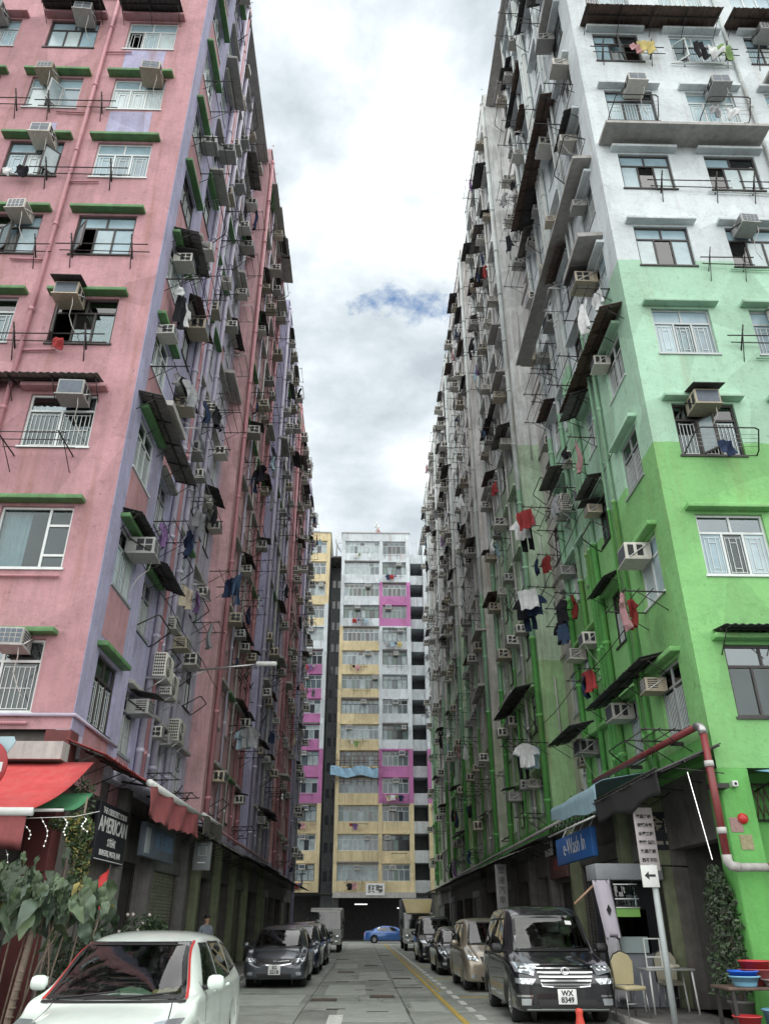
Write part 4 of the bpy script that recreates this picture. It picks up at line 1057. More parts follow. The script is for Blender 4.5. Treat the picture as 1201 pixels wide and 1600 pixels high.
# outer asphalt of the near junction and of the cross street
MB().box(-60,-3.86,-20,13.2,-.2,-.006).build('junction', mat('asphalt', (.06,.06,.058), .9, var=.3, bump=.3), rd)
MB().box(4.73,60,-20,13.2,-.2,-.006).build('junction', M['asph'], rd)
MB().box(-3.84,4.71,-20,3.98,-.2,-.006).build('junction', M['asph'], rd)
MB().box(-60,60,ys[-1]+.95,YE+8.9,-.2,-.002).build('cross_street', mat('pale_concrete', (.27,.28,.26), .85, var=.2, vscale=.6), rd)
for x0,x1,y0,y1 in [(-.95,.1,23,26.5),(-.5,.9,17.0,20.5),(1.0,1.7,27,31),(-1.1,-.2,36,40),(-.1,.85,29,33.4),(1.1,1.75,19,21),(-3.4,-1.4,20.3,23.0)]:
    MB().box(x0,x1,y0,y1,-.05,.006).build('repair_patch', M['slab_lt'], rd)
for x0,y0,w in [(.1,18.7,.45),(-.75,19.3,.4),(-.2,24.6,.5),(.9,25.4,.8),(.2,28.6,.6),(-.4,31,.5),(1.0,34.6,.6),(-.8,28.0,.4)]:
    MB().box(x0,x0+w,y0,y0+.12,-.05,.009).build('drain_slot', M['metal_dk'], rd)
def cover(x, y, w, d):
    o = MB().box(x-w/2,x+w/2,y-d/2,y+d/2,-.05,.008).build('manhole_frame', M['metal_dk'], rd)
    MB().box(x-w/2+.04,x+w/2-.04,y-d/2+.04,y+d/2-.04,-.05,.014).build('manhole_cover', M['metal_rust'], o)
for x,y in ((-.9,21.6),(.5,22.5),(1.3,29.5),(-.6,33.5),(.4,38.5),(-1.0,45),(1.2,50)): cover(x,y,.62,.7)
random.seed(9)
for k in range(9):           # cracks
    x,y = random.uniform(-1.1,1.6), random.uniform(16,45); pts = []
    for j in range(9): pts.append((x,y)); x += random.uniform(-.12,.12); y += random.uniform(.1,.35)
    vs=[]; fs=[]
    for j,(a,b_) in enumerate(pts): vs += [(a-.008,b_,.0065),(a+.008,b_,.0065)]
    for j in range(8): fs.append((2*j,2*j+1,2*j+3,2*j+2))
    MB().add(vs,fs).build('crack', M['asph'], rd)
for k in range(26):          # litter and leaves in the gutter
    x = random.choice([-3.8,-3.75,4.62,4.66,-3.7])+random.uniform(-.06,.06); y = random.uniform(14,40)
    MB().add([(x-.04,y-.03,.012),(x+.05,y-.02,.02),(x+.04,y+.05,.014),(x-.03,y+.04,.024)],[(0,1,2,3)]).build('litter', random.choice([M['line_w'],M['metal_rust'],M['slab_lt']]), rd)
random.seed(5)
MB().box(1.84,1.95,3,79,-.02,.0125).build('yellow_line', M['line_y'], rd)
MB().box(2.05,2.10,24,79,-.02,.0105).build('yellow_line', M['line_y'], rd)
y = 8.0
while y < 76:
    MB().box(2.22,2.36,y,y+.75,-.02,.012).build('white_dash', M['line_w'], rd); y += 1.55
for y in (22.2,29.4,37.6): MB().box(2.4,4.6,y,y+.1,-.02,.0115).build('bay_line', M['line_y'], rd)
MB().add([(-.64,12,.011),(-.36,12,.011),(-.36,18.1,.011),(-.64,18.1,.011)],[(0,1,2,3)]).build('arrow_shaft', M['line_w'], rd)
M['pave'] = mat('pavement_slab', (.17,.165,.155), .85, var=.3, vscale=1.4, bump=.3, rnd=.2, dirt=.4)
for nm, x0, x1, y0, y1 in (('pavement', -16.5, -3.95, 13.2, 67.0), ('pavement', 4.82, 17.3, 13.2, 76.0)):
    pv = thing(nm, None, None, (0,0,0)); tag(pv, kind='structure')
    kx = -3.95 if x0 < 0 else 4.72
    MB().box(x0,x1,y0,y1,-.3,.10).build('bed', M['asph'], pv)
    for j in range(int((y1-y0)/1.0)):
        MB().bbox(kx,kx+.1,y0+j+.004,y0+j+.996,-.3,.125,.012).build('kerb_stone', M['conc'], pv)
    # flags next to the kerb, the rest one sheet
    fx0, fx1 = (x1-1.5, x1) if x0 < 0 else (x0, x0+1.6)
    for j in range(int((y1-y0)/.75)):
        if y0+j*.75 > 40: break
        for i in range(2):
            w = (fx1-fx0)/2
            MB().box(fx0+i*w+.004,fx0+(i+1)*w-.004,y0+j*.75+.004,y0+j*.75+.746,.05,.112+random.uniform(0,.004)).build('paving_flag', M['pave'], pv)
# ------------------------------------------------------------------ vehicles
# local frame of a vehicle: nose at y=0 facing -y, tail at y=length, x across, z up
def bspline(n, per, closed):
    """rows of weights of a uniform cubic B-spline over n control points"""
    rows = []
    idx = list(range(n)) if closed else [0,0]+list(range(n))+[n-1,n-1]
    ns = n if closed else len(idx)-3
    for sgm in range(ns):
        for q in range(per):
            t = q/per
            b = [(1-t)**3/6,(3*t**3-6*t**2+4)/6,(-3*t**3+3*t**2+3*t+1)/6,t**3/6]
            r = np.zeros(n)
            for a in range(4):
                j = (sgm+a) % n if closed else idx[sgm+a]
                r[j] += b[a]
            rows.append(r)
    if not closed:
        r = np.zeros(n); r[n-1] = 1; rows.append(r)
    return np.array(rows)
def ring(zb, zbelt, ztop, wl, wb, wt, crown):
    """half section of the body from the sill to the roof centre line"""
    dz = zbelt-zb
    half = [(0,zb),(wl*.75,zb),(wl*.985,zb+.015),(wl*1.0,zb+.12),(wl*1.015,zb+.45*dz),(wb*1.01,zbelt-.16*dz),(wb,zbelt-.03),(wb-.035,zbelt+.015)]
    for f in (.35,.75): half.append((wb-.035+(wt-wb+.035)*f*f**.15, zbelt+.015+(ztop-.05-zbelt-.015)*f))
    half += [(wt-.01,ztop-.055),(wt-.07,ztop-.012),(wt*.6,ztop+crown*.7),(0,ztop+crown)]
    return half
CAR_PAINT = {}
def paint(name, col, metal=.3, rough=.28):
    if name not in CAR_PAINT: CAR_PAINT[name] = mat('paint_'+name, col, rough, metal, coat=1.0, var=.10, vscale=2, space='obj', dirt=.12, dirtcol=(.25,.23,.20))
    return CAR_PAINT[name]
M['car_glass'] = glass_mat('car_glass', (.50,.56,.56), .6, .06)
M['dark_glass'] = glass_mat('privacy_glass', (.14,.15,.15), .6, .05)
M['trim'] = mat('black_trim', (.015,.015,.016), .4)
M['chrome'] = mat('chrome', (.75,.76,.78), .12, 1.0)
M['alloy'] = mat('alloy', (.45,.45,.46), .3, .85)
M['lamp'] = mat('headlamp_reflector', (.55,.60,.63), .12, .7)
M['lamp_in'] = mat('headlamp_bowl', (.85,.87,.9), .05, 1.0)
M['amber'] = mat('amber_lens', (.55,.22,.03), .2)
M['tail'] = mat('red_lens', (.35,.02,.02), .2)
M['plate_w'] = mat('white_number_plate', (.72,.73,.72), .4)
M['seat_d'] = mat('dark_seat', (.05,.05,.055), .8)
M['seat_b'] = mat('beige_seat', (.36,.31,.24), .8)
def wheel_parts(root, x, y, r, w, spokes, rimmat, side):
    wh = inst('wheel', cached(('hub',r), lambda: MB().lathe([(.001,-.02),(r*.16,-.02),(r*.16,.03),(.001,.03)],12).mesh('wheel', M['trim'])), root, (x,y,r), (0,side*math.pi/2,0))
    def tyre():
        mb = MB(); mb.lathe([(r*.66,-w/2),(r*.86,-w/2),(r*.96,-w*.44),(r,-w*.32),(r,w*.32),(r*.96,w*.44),(r*.86,w/2),(r*.66,w/2),(r*.64,w*.3),(r*.64,-w*.3),(r*.66,-w/2)],36); return mb.mesh('tyre', M['rubber'])
    def rim():
        mb = MB(); mb.lathe([(r*.67,w*.5),(r*.64,w*.46),(r*.60,w*.2),(r*.60,-w*.4)],36)
        for i in range(spokes):
            a = 2*math.pi*i/spokes; Mx = Matrix.Rotation(a,4,'Z')
            mb.add([(r*.1,-.055,w*.30),(r*.1,.055,w*.30),(r*.63,.03,w*.46),(r*.63,-.03,w*.46),(r*.1,-.055,w*.1),(r*.1,.055,w*.1),(r*.63,.03,w*.25),(r*.63,-.03,w*.25)],[(0,1,2,3),(0,3,7,4),(1,5,6,2),(4,7,6,5)],0,False,Mx)
        mb.lathe([(.001,w*.36),(r*.15,w*.34),(r*.17,w*.25)],16)
        mb.lathe([(.001,w*.0),(r*.6,w*.0)],24,1)
        return mb.mesh('rim', [rimmat, M['trim']])
    inst('tyre', cached(('ty',r,w), tyre), wh); inst('rim', cached(('rim',r,w,spokes,rimmat.name), rim), wh)
    return wh
def inpoly(px, py, poly):
    ins = np.zeros(px.shape, bool); n = len(poly)
    for i in range(n):
        x0,y0 = poly[i]; x1,y1 = poly[(i+1)%n]
        c = ((y0 > py) != (y1 > py)) & (px < (x1-x0)*(py-y0)/((y1-y0) if y1 != y0 else 1e-9)+x0)
        ins ^= c
    return ins
def shrink(q, m):
    cx = sum(p[0] for p in q)/len(q); cy = sum(p[1] for p in q)/len(q)
    out = []
    for x, y in q:
        dx, dy = x-cx, y-cy; l = math.hypot(dx,dy); out.append((x-dx/l*m*1.4, y-dy/l*m*1.4))
    return out
class Car:
    def __init__(s, name, label, loc, yaw, stations, pmat, r, w_axles, group='vehicles parked along the street', scale=1.0):
        s.root = thing(name, label, 'truck' if 'truck' in name else 'van' if 'van' in name else 'car', loc, yaw, group)
        s.root.scale = (scale,)*3
        net = []
        for st in stations:
            y, zb, zbelt, ztop, wl, wb, wt, crown = st[:8]
            sc = st[8] if len(st) > 8 else 1.0
            h = ring(zb,zbelt,ztop,wl,wb,wt,crown)
            full = [(x,z) for x,z in h]+[(-x,z) for x,z in h[-2:0:-1]]
            zc = zb+.45*(ztop-zb)
            net.append([(x*sc, y, zc+(z-zc)*sc) for x,z in full])
        net = np.array(net)
        A = bspline(net.shape[0], 6, False); B = bspline(net.shape[1], 4, True)
        S = np.einsum('ai,ijc,bj->abc', A, net, B)
        na, nb = S.shape[:2]
        s.V = S.reshape(-1,3)
        i, j = np.meshgrid(np.arange(na-1), np.arange(nb), indexing='ij')
        s.F = np.stack([i*nb+j, i*nb+(j+1)%nb, (i+1)*nb+(j+1)%nb, (i+1)*nb+j], -1).reshape(-1,4)
        s.bvh = BVHTree.FromPolygons([tuple(v) for v in s.V], [tuple(int(q) for q in f) for f in s.F])
        s.C = s.V[s.F].mean(1)
        s.keep = np.ones(len(s.F), bool); s.pmat = pmat; s.L = stations[-1][0]; s.r = r; s.axles = w_axles
        s.hw = max(st[5] for st in stations)
    def hit(s, kind, a, b):
        """kind front/rear: a=x, b=z; side +1/-1: a=y, b=z; top: a=x, b=y"""
        if kind == 'front': o, d = Vector((a,-3,b)), Vector((0,1,0))
        elif kind == 'rear': o, d = Vector((a,s.L+3,b)), Vector((0,-1,0))
        elif kind == 'top': o, d = Vector((a,b,5)), Vector((0,0,-1))
        else: o, d = Vector((kind*4,a,b)), Vector((-kind,0,0))
        p, n, _, _ = s.bvh.ray_cast(o, d)
        if p is None: return None, None
        if n.dot(d) > 0: n = -n
        return p, n
    def patch(s, name, kind, q, mt, off=.004, nu=10, nv=6, parent=None, thick=0.0, ring_w=None, smooth=True, fit=False):
        """sheet laid on the body: q = four corners (bottom-left, bottom-right, top-right, top-left) seen along the ray"""
        vs = []; ok = []
        if fit:                      # pressed glass: one clean curve through the sampled points
            X_, Y_ = [], []
            for j in range(9):
                for i in range(13):
                    u, v = .02+.96*i/12, .03+.94*j/8
                    a = (q[0][0]*(1-u)+q[1][0]*u)*(1-v)+(q[3][0]*(1-u)+q[2][0]*u)*v; b = q[0][1]*(1-v)+q[3][1]*v
                    p, n = s.hit(kind, a, b)
                    if p is not None: X_.append([1,a*a,a**4,b,b*b,a*a*b]); Y_.append(p.y)
            cf = np.linalg.lstsq(np.array(X_), np.array(Y_), rcond=None)[0]
        for j in range(nv+1):
            for i in range(nu+1):
                u, v = i/nu, j/nv
                a = (q[0][0]*(1-u)+q[1][0]*u)*(1-v)+(q[3][0]*(1-u)+q[2][0]*u)*v
                b = (q[0][1]*(1-u)+q[1][1]*u)*(1-v)+(q[3][1]*(1-u)+q[2][1]*u)*v
                p, n = s.hit(kind, a, b)
                if fit:
                    yy = float(np.dot(cf,[1,a*a,a**4,b,b*b,a*a*b])); n = Vector((2*cf[1]*a+4*cf[2]*a**3+2*cf[5]*a*b,-1,cf[3]+2*cf[4]*b+cf[5]*a*a)).normalized(); p = Vector((a,yy,b))
                if p is None: ok.append(False); vs.append((0,0,0))
                else: ok.append(True); vs.append(p+n*off)
        fs = []
        for j in range(nv):
            for i in range(nu):
                if ring_w is not None and not (i < ring_w or i >= nu-ring_w or j < ring_w or j >= nv-ring_w): continue
                f = (j*(nu+1)+i, j*(nu+1)+i+1, (j+1)*(nu+1)+i+1, (j+1)*(nu+1)+i)
                if all(ok[k] for k in f): fs.append(f)
        used = sorted({k for f in fs for k in f}); mp = {k: n for n, k in enumerate(used)}
        mb = MB(); mb.add([vs[k] for k in used], [tuple(mp[k] for k in f) for f in fs], 0, smooth)
        return mb.build(name, mt, parent or s.root)
    def line(s, name, kind, pts, w, mt, off=.003, parent=None):
        """thin strip following points on the surface"""
        P_ = []
        for a, b in pts:
            p, n = s.hit(kind, a, b)
            if p is not None: P_.append((p, n))
        mb = MB(); vs = []; fs = []
        for i, (p, n) in enumerate(P_):
            t = (P_[min(i+1,len(P_)-1)][0]-P_[max(i-1,0)][0]).normalized(); sd = t.cross(n).normalized()
            vs += [p+n*off+sd*w/2, p+n*off-sd*w/2]
        for i in range(len(P_)-1): fs.append((2*i,2*i+1,2*i+3,2*i+2))
        mb.add(vs, fs, 0, True)
        return mb.build(name, mt, parent or s.root)
    def cut_side(s, q, m=.03):
        pol = shrink(q, m); s.keep &= ~(inpoly(s.C[:,1], s.C[:,2], pol) & (np.abs(s.C[:,0]) > .35*s.hw))
    def cut_front(s, q, ymax, m=.02):
        pol = shrink(q, m); s.keep &= ~(inpoly(s.C[:,0], s.C[:,2], pol) & (s.C[:,1] < ymax))
    def cut_rear(s, q, ymin, m=.035):
        pol = shrink(q, m); s.keep &= ~(inpoly(s.C[:,0], s.C[:,2], pol) & (s.C[:,1] > ymin))
    def arches(s, ar):
        for ya in s.axles:
            d = np.hypot(s.C[:,1]-ya, s.C[:,2]-s.r); s.keep &= ~((d < ar) & (np.abs(s.C[:,0]) > .5*s.hw))
            for sd in (1,-1):
                mb = MB(); vs = []; fs = []; n = 22
                for i in range(n+1):
                    t = RAD(-15+210*i/n); ok = True; row = []
                    for rr in (ar+.045, ar-.035):
                        yy, zz = ya+rr*math.cos(t), s.r+rr*math.sin(t)
                        p, nn = s.hit(sd, yy, zz)
                        if p is None: p = Vector((sd*s.hw*.97,yy,zz)); nn = Vector((sd,0,0))
                        row.append(p+nn*(.006 if rr > ar else .004))
                    row.append(Vector((row[1].x-sd*.16, row[1].y, row[1].z)))
                    vs += row
                for i in range(n): fs += [(3*i,3*i+1,3*i+4,3*i+3),(3*i+1,3*i+2,3*i+5,3*i+4)]
                mb.add(vs, fs, 0, True); mb.build('wheel_arch', s.pmat, s.root)
        mb = MB()
        for ya in s.axles:
            for sd in (1,-1):
                x0, x1 = sorted((sd*s.hw*.45, sd*(s.hw-.1)))
                mb.tube([(x0,ya,s.r),(x1,ya,s.r)], ar-.004, 22, smooth=True)
        s.wells = mb
    def wheels(s, w=.2, spokes=7, rimmat=None):
        for ya in s.axles:
            for sd in (1,-1): wheel_parts(s.root, sd*(s.hw-.04-w/2), ya, s.r, w, spokes, rimmat or M['alloy'], sd)
    def finish(s):
        F = s.F[s.keep]; used = np.unique(F); mp = -np.ones(len(s.V), int); mp[used] = np.arange(len(used))
        mb = MB(); mb.add([tuple(v) for v in s.V[used]], [tuple(int(k) for k in f) for f in mp[F]], 0, True)
        mb.build('body', s.pmat, s.root)
        # dark liner of the wheel housings
        for ya in s.axles:
            for sd in (1,-1):
                me = MB()
                ar = s.r+.06; xi = sd*s.hw*.50; n = 18
                vs = [(xi,ya,s.r)]+[(xi,ya+ar*math.cos(2*math.pi*k/n),s.r+ar*math.sin(2*math.pi*k/n)) for k in range(n)]
                me.add(vs,[(0,1+k,1+(k+1)%n) for k in range(n)])
                vs = []
                for k in range(n+1):
                    t = math.pi*k/n*1.2-.3; vs += [(xi,ya+ar*math.cos(t),s.r+ar*math.sin(t)),(sd*(s.hw-.06),ya+ar*math.cos(t),s.r+ar*math.sin(t))]
                me.add(vs,[(2*k,2*k+1,2*k+3,2*k+2) for k in range(n)])
                me.build('wheel_housing', M['trim'], s.root)
    def plate(s, txt, z, w=.30, h=.21, y=None):
        p, n = s.hit('front', 0, z)
        o = MB().bbox(-w/2,w/2,-.012,.012,-h/2,h/2,.006).build('number_plate', M['plate_w'], s.root, (0,(p.y if y is None else y)-.02,z))
        if txt:
            a, b = txt
            for t, zz in ((a, h*.22), (b, -h*.22)):
                if t: inst('lettering', text_mesh(t, h*.50, M['black'], .002, 1.0, .004), o, (0,-.0135,zz))
    def mirror(s, y, z, mt, out=.14, sz=(.2,.13), base=None):
        for sd in (1,-1):
            p, n = s.hit(sd, y, z)
            x = p.x if p else sd*s.hw*.9
            o = inst('mirror', cached(('mi',mt.name,sz), lambda: MB().bbox(-sz[0]/2,sz[0]/2,-.075,.06,-sz[1]/2,sz[1]/2,.055).mesh('mirror', mt)), s.root, (x+sd*(out+.03),y,z+.06))
            mb = MB(); mb.tube([(-sd*(out+.06),.02,-.06),(-sd*.03,0,-.03)],[.03,.022],8); mb.build('arm', M['trim'], o)
            MB().box(-sz[0]/2+.02,sz[0]/2-.02,.060,.066,-sz[1]/2+.02,sz[1]/2-.02).build('glass', M['lamp_in'], o)
    def interior(s, ydash, zdash, yseat, zroof, wi, seat, dashmat=None):
        MB().bbox(-wi,wi,ydash-.15,ydash+.45,zdash-.45,zdash-.02,.08).build('dashboard', dashmat or M['trim'], s.root)
        MB().box(-wi,wi,.6,s.L-.4,.30,.36).build('cabin_floor', M['trim'], s.root)
        def seat_me():
            mb = MB(); mb.bbox(-.25,.25,-.5,.05,.42,.6,.07)
            mb.bbox(-.25,.25,-.06,.12,.5,zroof-.42,.07,M=Matrix.Translation((0,.02,0))@Matrix.Rotation(RAD(-10),4,'X'))
            mb.bbox(-.13,.13,.0,.1,zroof-.42,zroof-.20,.04,M=Matrix.Translation((0,.16,0)))
            mb.box(-.2,.2,-.4,.05,.34,.44); return mb.mesh('seat', seat)
        me = cached(('seat',zroof,seat.name), seat_me)
        for x in (-wi*.5, wi*.5): inst('seat', me, s.root, (x,yseat,0))
        inst('seat', me, s.root, (0,yseat+1.0,0)); inst('seat', me, s.root, (-wi*.55,yseat+1.05,0)); inst('seat', me, s.root, (wi*.55,yseat+1.05,0))
        # right-hand drive: the wheel is on the viewer's left when the car faces us
        mb = MB(); mb.tube([(.18*math.cos(t*.3927),0,.18*math.sin(t*.3927)) for t in range(17)],.014,6,M=Matrix.Translation((-wi*.5,yseat-.55,zdash+.02))@Matrix.Rotation(RAD(-25),4,'X'))
        mb.tube([(-wi*.5,yseat-.55,zdash+.02),(-wi*.5,yseat-.8,zdash-.12)],.03,6); mb.tube([(-wi*.5-.17,yseat-.55,zdash+.02),(-wi*.5+.17,yseat-.55,zdash+.02)],.014,6)
        mb.build('steering_wheel', M['trim'], s.root)
    def windows(s, ws, sides, wsmax, rear=None, rear_min=None, tint=None, wsglass=None):
        s.cut_front(ws, wsmax); s.patch('windshield', 'front', ws, wsglass or M['car_glass'], .004, 18, 10, fit=True)
        s.patch('windshield_seal', 'front', ws, M['trim'], .012, 56, 30, ring_w=2)
        for k, q in enumerate(sides):
            s.cut_side(q)
            for sd in (1,-1):
                s.patch('side_window', sd, q, (M['car_glass'] if k == 0 or tint is None else tint), .003, 14, 8)
                s.patch('window_seal', sd, q, M['trim'], .006, 34, 18, ring_w=1)
        if rear:
            s.cut_rear(rear, rear_min); s.patch('rear_window', 'rear', rear, M['dark_glass'], .003, 14, 8); s.patch('window_seal', 'rear', rear, M['trim'], .006, 34, 18, ring_w=1)
    def lamps(s, q, q2=None, bowls=2):
        for sd in (1,-1):
            qq = [(sd*a,b) for a,b in q]
            o = s.patch('headlight', 'front', qq, M['lamp'], .012, 10, 6)
            for k in range(bowls):
                f = (k+.6)/(bowls+.2)
                cx = sum(p[0] for p in q)/4*(1-.0)+(f-.5)*abs(q[1][0]-q[0][0])*.7; cz = sum(p[1] for p in q)/4
                p, n = s.hit('front', sd*cx, cz)
                if p is None: continue
                rr = .30*abs(q[3][1]-q[0][1])+.012
                mb = MB(); mb.lathe([(.001,-.012),(rr*.5,-.005),(rr,.012),(rr*1.12,.018),(rr*1.2,.004)],16,M=Matrix.Translation(p+n*.006)@n.to_track_quat('Z','Y').to_matrix().to_4x4()); mb.build('bowl', M['lamp_in'], o)
    def handles(s, ys, z):
        for y in ys:
            for sd in (1,-1):
                p, n = s.hit(sd, y, z)
                if p: MB().bbox(-.02,.025,-.09,.09,-.018,.018,.012).build('door_handle', s.pmat, s.root, p)
    def seams(s, ys, z0, z1):
        for y in ys:
            for sd in (1,-1): s.line('door_seam', sd, [(y,z0+(z1-z0)*i/8) for i in range(9)], .012, M['trim'], .002)
    def wipers(s, pts):
        for (a,b),(c,d) in pts:
            P_ = []
            for t in range(7):
                p, n = s.hit('front', a+(c-a)*t/6, b+(d-b)*t/6)
                if p: P_.append(p+n*.018)
            if len(P_) > 2: mb = MB(); mb.tube(P_, .009, 5); mb.build('wiper', M['trim'], s.root)

def van_stations(L, W, H, hood_z, belt, nose_z=.62, ws_y=1.25, slope=.55, zb=.22):
    """one-box people carrier"""
    w = W/2; top = H
    return [(0,zb+.06,nose_z,nose_z+.05,w*.75,w*.78,w*.5,.0,.02),(0.0,zb+.05,nose_z,nose_z+.06,w*.80,w*.80,w*.55,.01,.6),(0.0,zb+.03,nose_z+.02,nose_z+.1,w*.86,w*.86,w*.6,.02,.96),
            (.06,zb,nose_z+.12,nose_z+.18,w*.95,w*.93,w*.66,.03),(.25,zb,hood_z-.14,hood_z-.05,w*.985,w*.97,w*.72,.03),(.55,zb,hood_z-.05,hood_z+.03,w,w*.985,w*.76,.03),
            (ws_y-.25,zb,belt-.03,hood_z+.12,w,w*.99,w*.79,.03),(ws_y-.02,zb,belt,hood_z+.24,w,w,w*.80,.03),(ws_y+slope*.5,zb,belt+.01,(hood_z+top)/2+.24,w,w,w*.80,.03),
            (ws_y+slope*.95,zb,belt+.02,top-.07,w,w,w*.785,.03),(ws_y+slope*1.4,zb,belt+.03,top-.02,w,w,w*.78,.03),(L*.55,zb,belt+.04,top,w,w,w*.78,.03),(L*.75,zb,belt+.05,top-.01,w,w,w*.77,.03),
            (L-.45,zb,belt+.05,top-.04,w,w*.985,w*.75,.03),(L-.14,zb,belt+.04,top-.10,w*.97,w*.95,w*.70,.02),(L-.02,zb+.03,belt,belt+.45,w*.93,w*.9,w*.66,.0,.98),(L,zb+.05,belt-.05,belt+.3,w*.9,w*.88,w*.6,.0,.6),(L,zb+.08,belt-.1,belt+.2,w*.7,w*.7,w*.5,.0,.02)]
def car_stations(L, W, H, hood_z, belt, nose_z=.55, ws_y=1.15, slope=.75, zb=.2, trunk=None):
    """two- or three-box car; trunk = (y, z) start and height of a boot deck"""
    w = W/2; top = H
    st = [(0,zb+.06,nose_z,nose_z+.05,w*.7,w*.72,w*.5,.0,.02),(0,zb+.05,nose_z,nose_z+.06,w*.76,w*.78,w*.55,.01,.6),(0,zb+.03,nose_z+.02,nose_z+.08,w*.82,w*.84,w*.6,.02,.96),
          (.1,zb,nose_z+.09,nose_z+.13,w*.93,w*.92,w*.68,.03),(.4,zb,hood_z-.10,hood_z-.04,w*.985,w*.97,w*.74,.035),(.8,zb,hood_z-.03,hood_z+.02,w,w*.985,w*.78,.035),
          (ws_y-.12,zb,belt-.02,hood_z+.07,w,w*.99,w*.78,.03),(ws_y+.12,zb,belt,hood_z+.2,w,w*.99,w*.76,.03),(ws_y+slope*.55,zb,belt+.01,(hood_z+top)/2+.19,w,w*.99,w*.745,.03),
          (ws_y+slope,zb,belt+.02,top-.07,w,w*.99,w*.73,.03),(ws_y+slope+.4,zb,belt+.03,top-.01,w,w*.99,w*.72,.03),(ws_y+slope+1.0,zb,belt+.03,top,w,w*.99,w*.71,.03)]
    if trunk:
        ty, tz = trunk
        st += [(ty-.75,zb,belt+.03,top-.06,w,w*.99,w*.70,.03),(ty-.3,zb,belt+.02,(top+tz)/2+.05,w,w*.98,w*.70,.03),(ty,zb,belt+.02,tz+.04,w,w*.97,w*.72,.02),(L-.25,zb,belt+.02,tz+.03,w*.97,w*.94,w*.72,.02),
               (L-.06,zb+.02,belt-.03,tz-.02,w*.94,w*.9,w*.68,.01,.98),(L,zb+.05,belt-.1,tz-.1,w*.9,w*.86,w*.6,.0,.6),(L,zb+.08,belt-.15,tz-.15,w*.7,w*.7,w*.5,.0,.02)]
    else:
        st += [(L*.78,zb,belt+.05,top-.03,w,w*.985,w*.70,.03),(L-.4,zb,belt+.06,top-.08,w*.99,w*.97,w*.67,.03),(L-.12,zb,belt+.05,top-.2,w*.96,w*.93,w*.62,.02),
               (L-.02,zb+.03,belt,belt+.25,w*.92,w*.88,w*.58,.0,.97),(L,zb+.05,belt-.1,belt+.15,w*.9,w*.86,w*.55,.0,.6),(L,zb+.08,belt-.15,belt+.1,w*.7,w*.7,w*.5,.0,.02)]
    return st
mir = lambda q: q
# ---- black people carrier, right foreground
blk = paint('black', (.010,.011,.015), .2, .2)
c = Car('people_carrier_van', 'large glossy black people carrier with chrome slatted grille, nearest on the right', (3.62,15.95,0), RAD(-1), van_stations(4.85,1.83,1.92,1.02,1.06,.70,1.15,.62), blk, .345, (.93,3.9))
ws = [(-.74,1.13),(.74,1.13),(.64,1.74),(-.64,1.74)]
c.windows(ws, [[(1.42,1.13),(2.25,1.13),(2.25,1.70),(1.95,1.70)],[(2.32,1.13),(3.35,1.13),(3.35,1.70),(2.32,1.70)],[(3.43,1.15),(4.35,1.17),(4.22,1.68),(3.43,1.70)]], 2.2, [(-.62,1.2),(.62,1.2),(.56,1.72),(-.56,1.72)], 4.2, M['dark_glass'])
c.arches(.40); c.wheels(.22, 10, M['alloy']); c.finish()
c.interior(1.25,1.08,2.35,1.85,.72,M['seat_b'],M['seat_b'])
c.lamps([(.56,.77),(.86,.83),(.88,.97),(.50,.93)],None,2); c.lamps([(.60,.64),(.87,.66),(.87,.74),(.52,.73)],None,2)
g = c.patch('grille','front',[(-.42,.62),(.42,.62),(.52,.90),(-.52,.90)],M['trim'],.010,14,8)
for k in range(5):
    z = .645+.058*k; hw_ = .42+.10*(z-.62)/.28
    c.line('slat','front',[(-hw_+2*hw_*i/16,z) for i in range(17)],.026,M['chrome'],.024,g)
c.line('surround','front',[(-.50,.90),(-.42,.62),(-.2,.605),(0,.60),(.2,.605),(.42,.62),(.50,.90)],.018,M['chrome'],.026,g)
c.line('bonnet_trim','front',[(-.60+1.2*i/20,.925+.012*math.cos((i-10)/10*1.5)) for i in range(21)],.04,M['chrome'],.016,g)
p, n = c.hit('front',0,.85); mb = MB(); mb.tube([(.075*math.cos(t*.3927),-.05,.055*math.sin(t*.3927)) for t in range(17)],.011,6); mb.tube([(.04*math.cos(t*.3927),-.052,.052*math.sin(t*.3927)) for t in range(17)],.007,6); mb.build('emblem', M['chrome'], g, p+Vector((0,.0,0)))
c.patch('air_intake','front',[(-.48,.27),(.48,.27),(.52,.42),(-.52,.42)],M['trim'],.006,12,4)
c.line('bumper_trim','front',[(-.72+1.44*i/20,.272) for i in range(21)],.022,M['chrome'],.012)
for sd in (1,-1): c.patch('fog_light','front',[(sd*.64,.33),(sd*.80,.33),(sd*.80,.43),(sd*.62,.43)],M['lamp'],.008,5,4); c.line('fog_trim','front',[(sd*(.6+.26*i/8),.47) for i in range(9)],.03,M['chrome'],.010)
c.plate(('WX','8349'),.46,.33,.23)
c.mirror(1.25,1.12,M['black'],.13,(.24,.17)); c.handles((2.1,2.45),.98); c.seams((1.32,2.28,3.4),.35,1.1)
c.wipers([((-.62,1.15),(-.02,1.2)),((.0,1.15),(.6,1.2))])
c.line('windshield_trim','front',[(-.70,1.17),(-.655,1.4),(-.61,1.72)],.02,M['chrome'],.01)
c.patch('permit','front',[(.38,1.58),(.50,1.57),(.50,1.64),(.38,1.65)],M['plate_w'],.008,2,2)
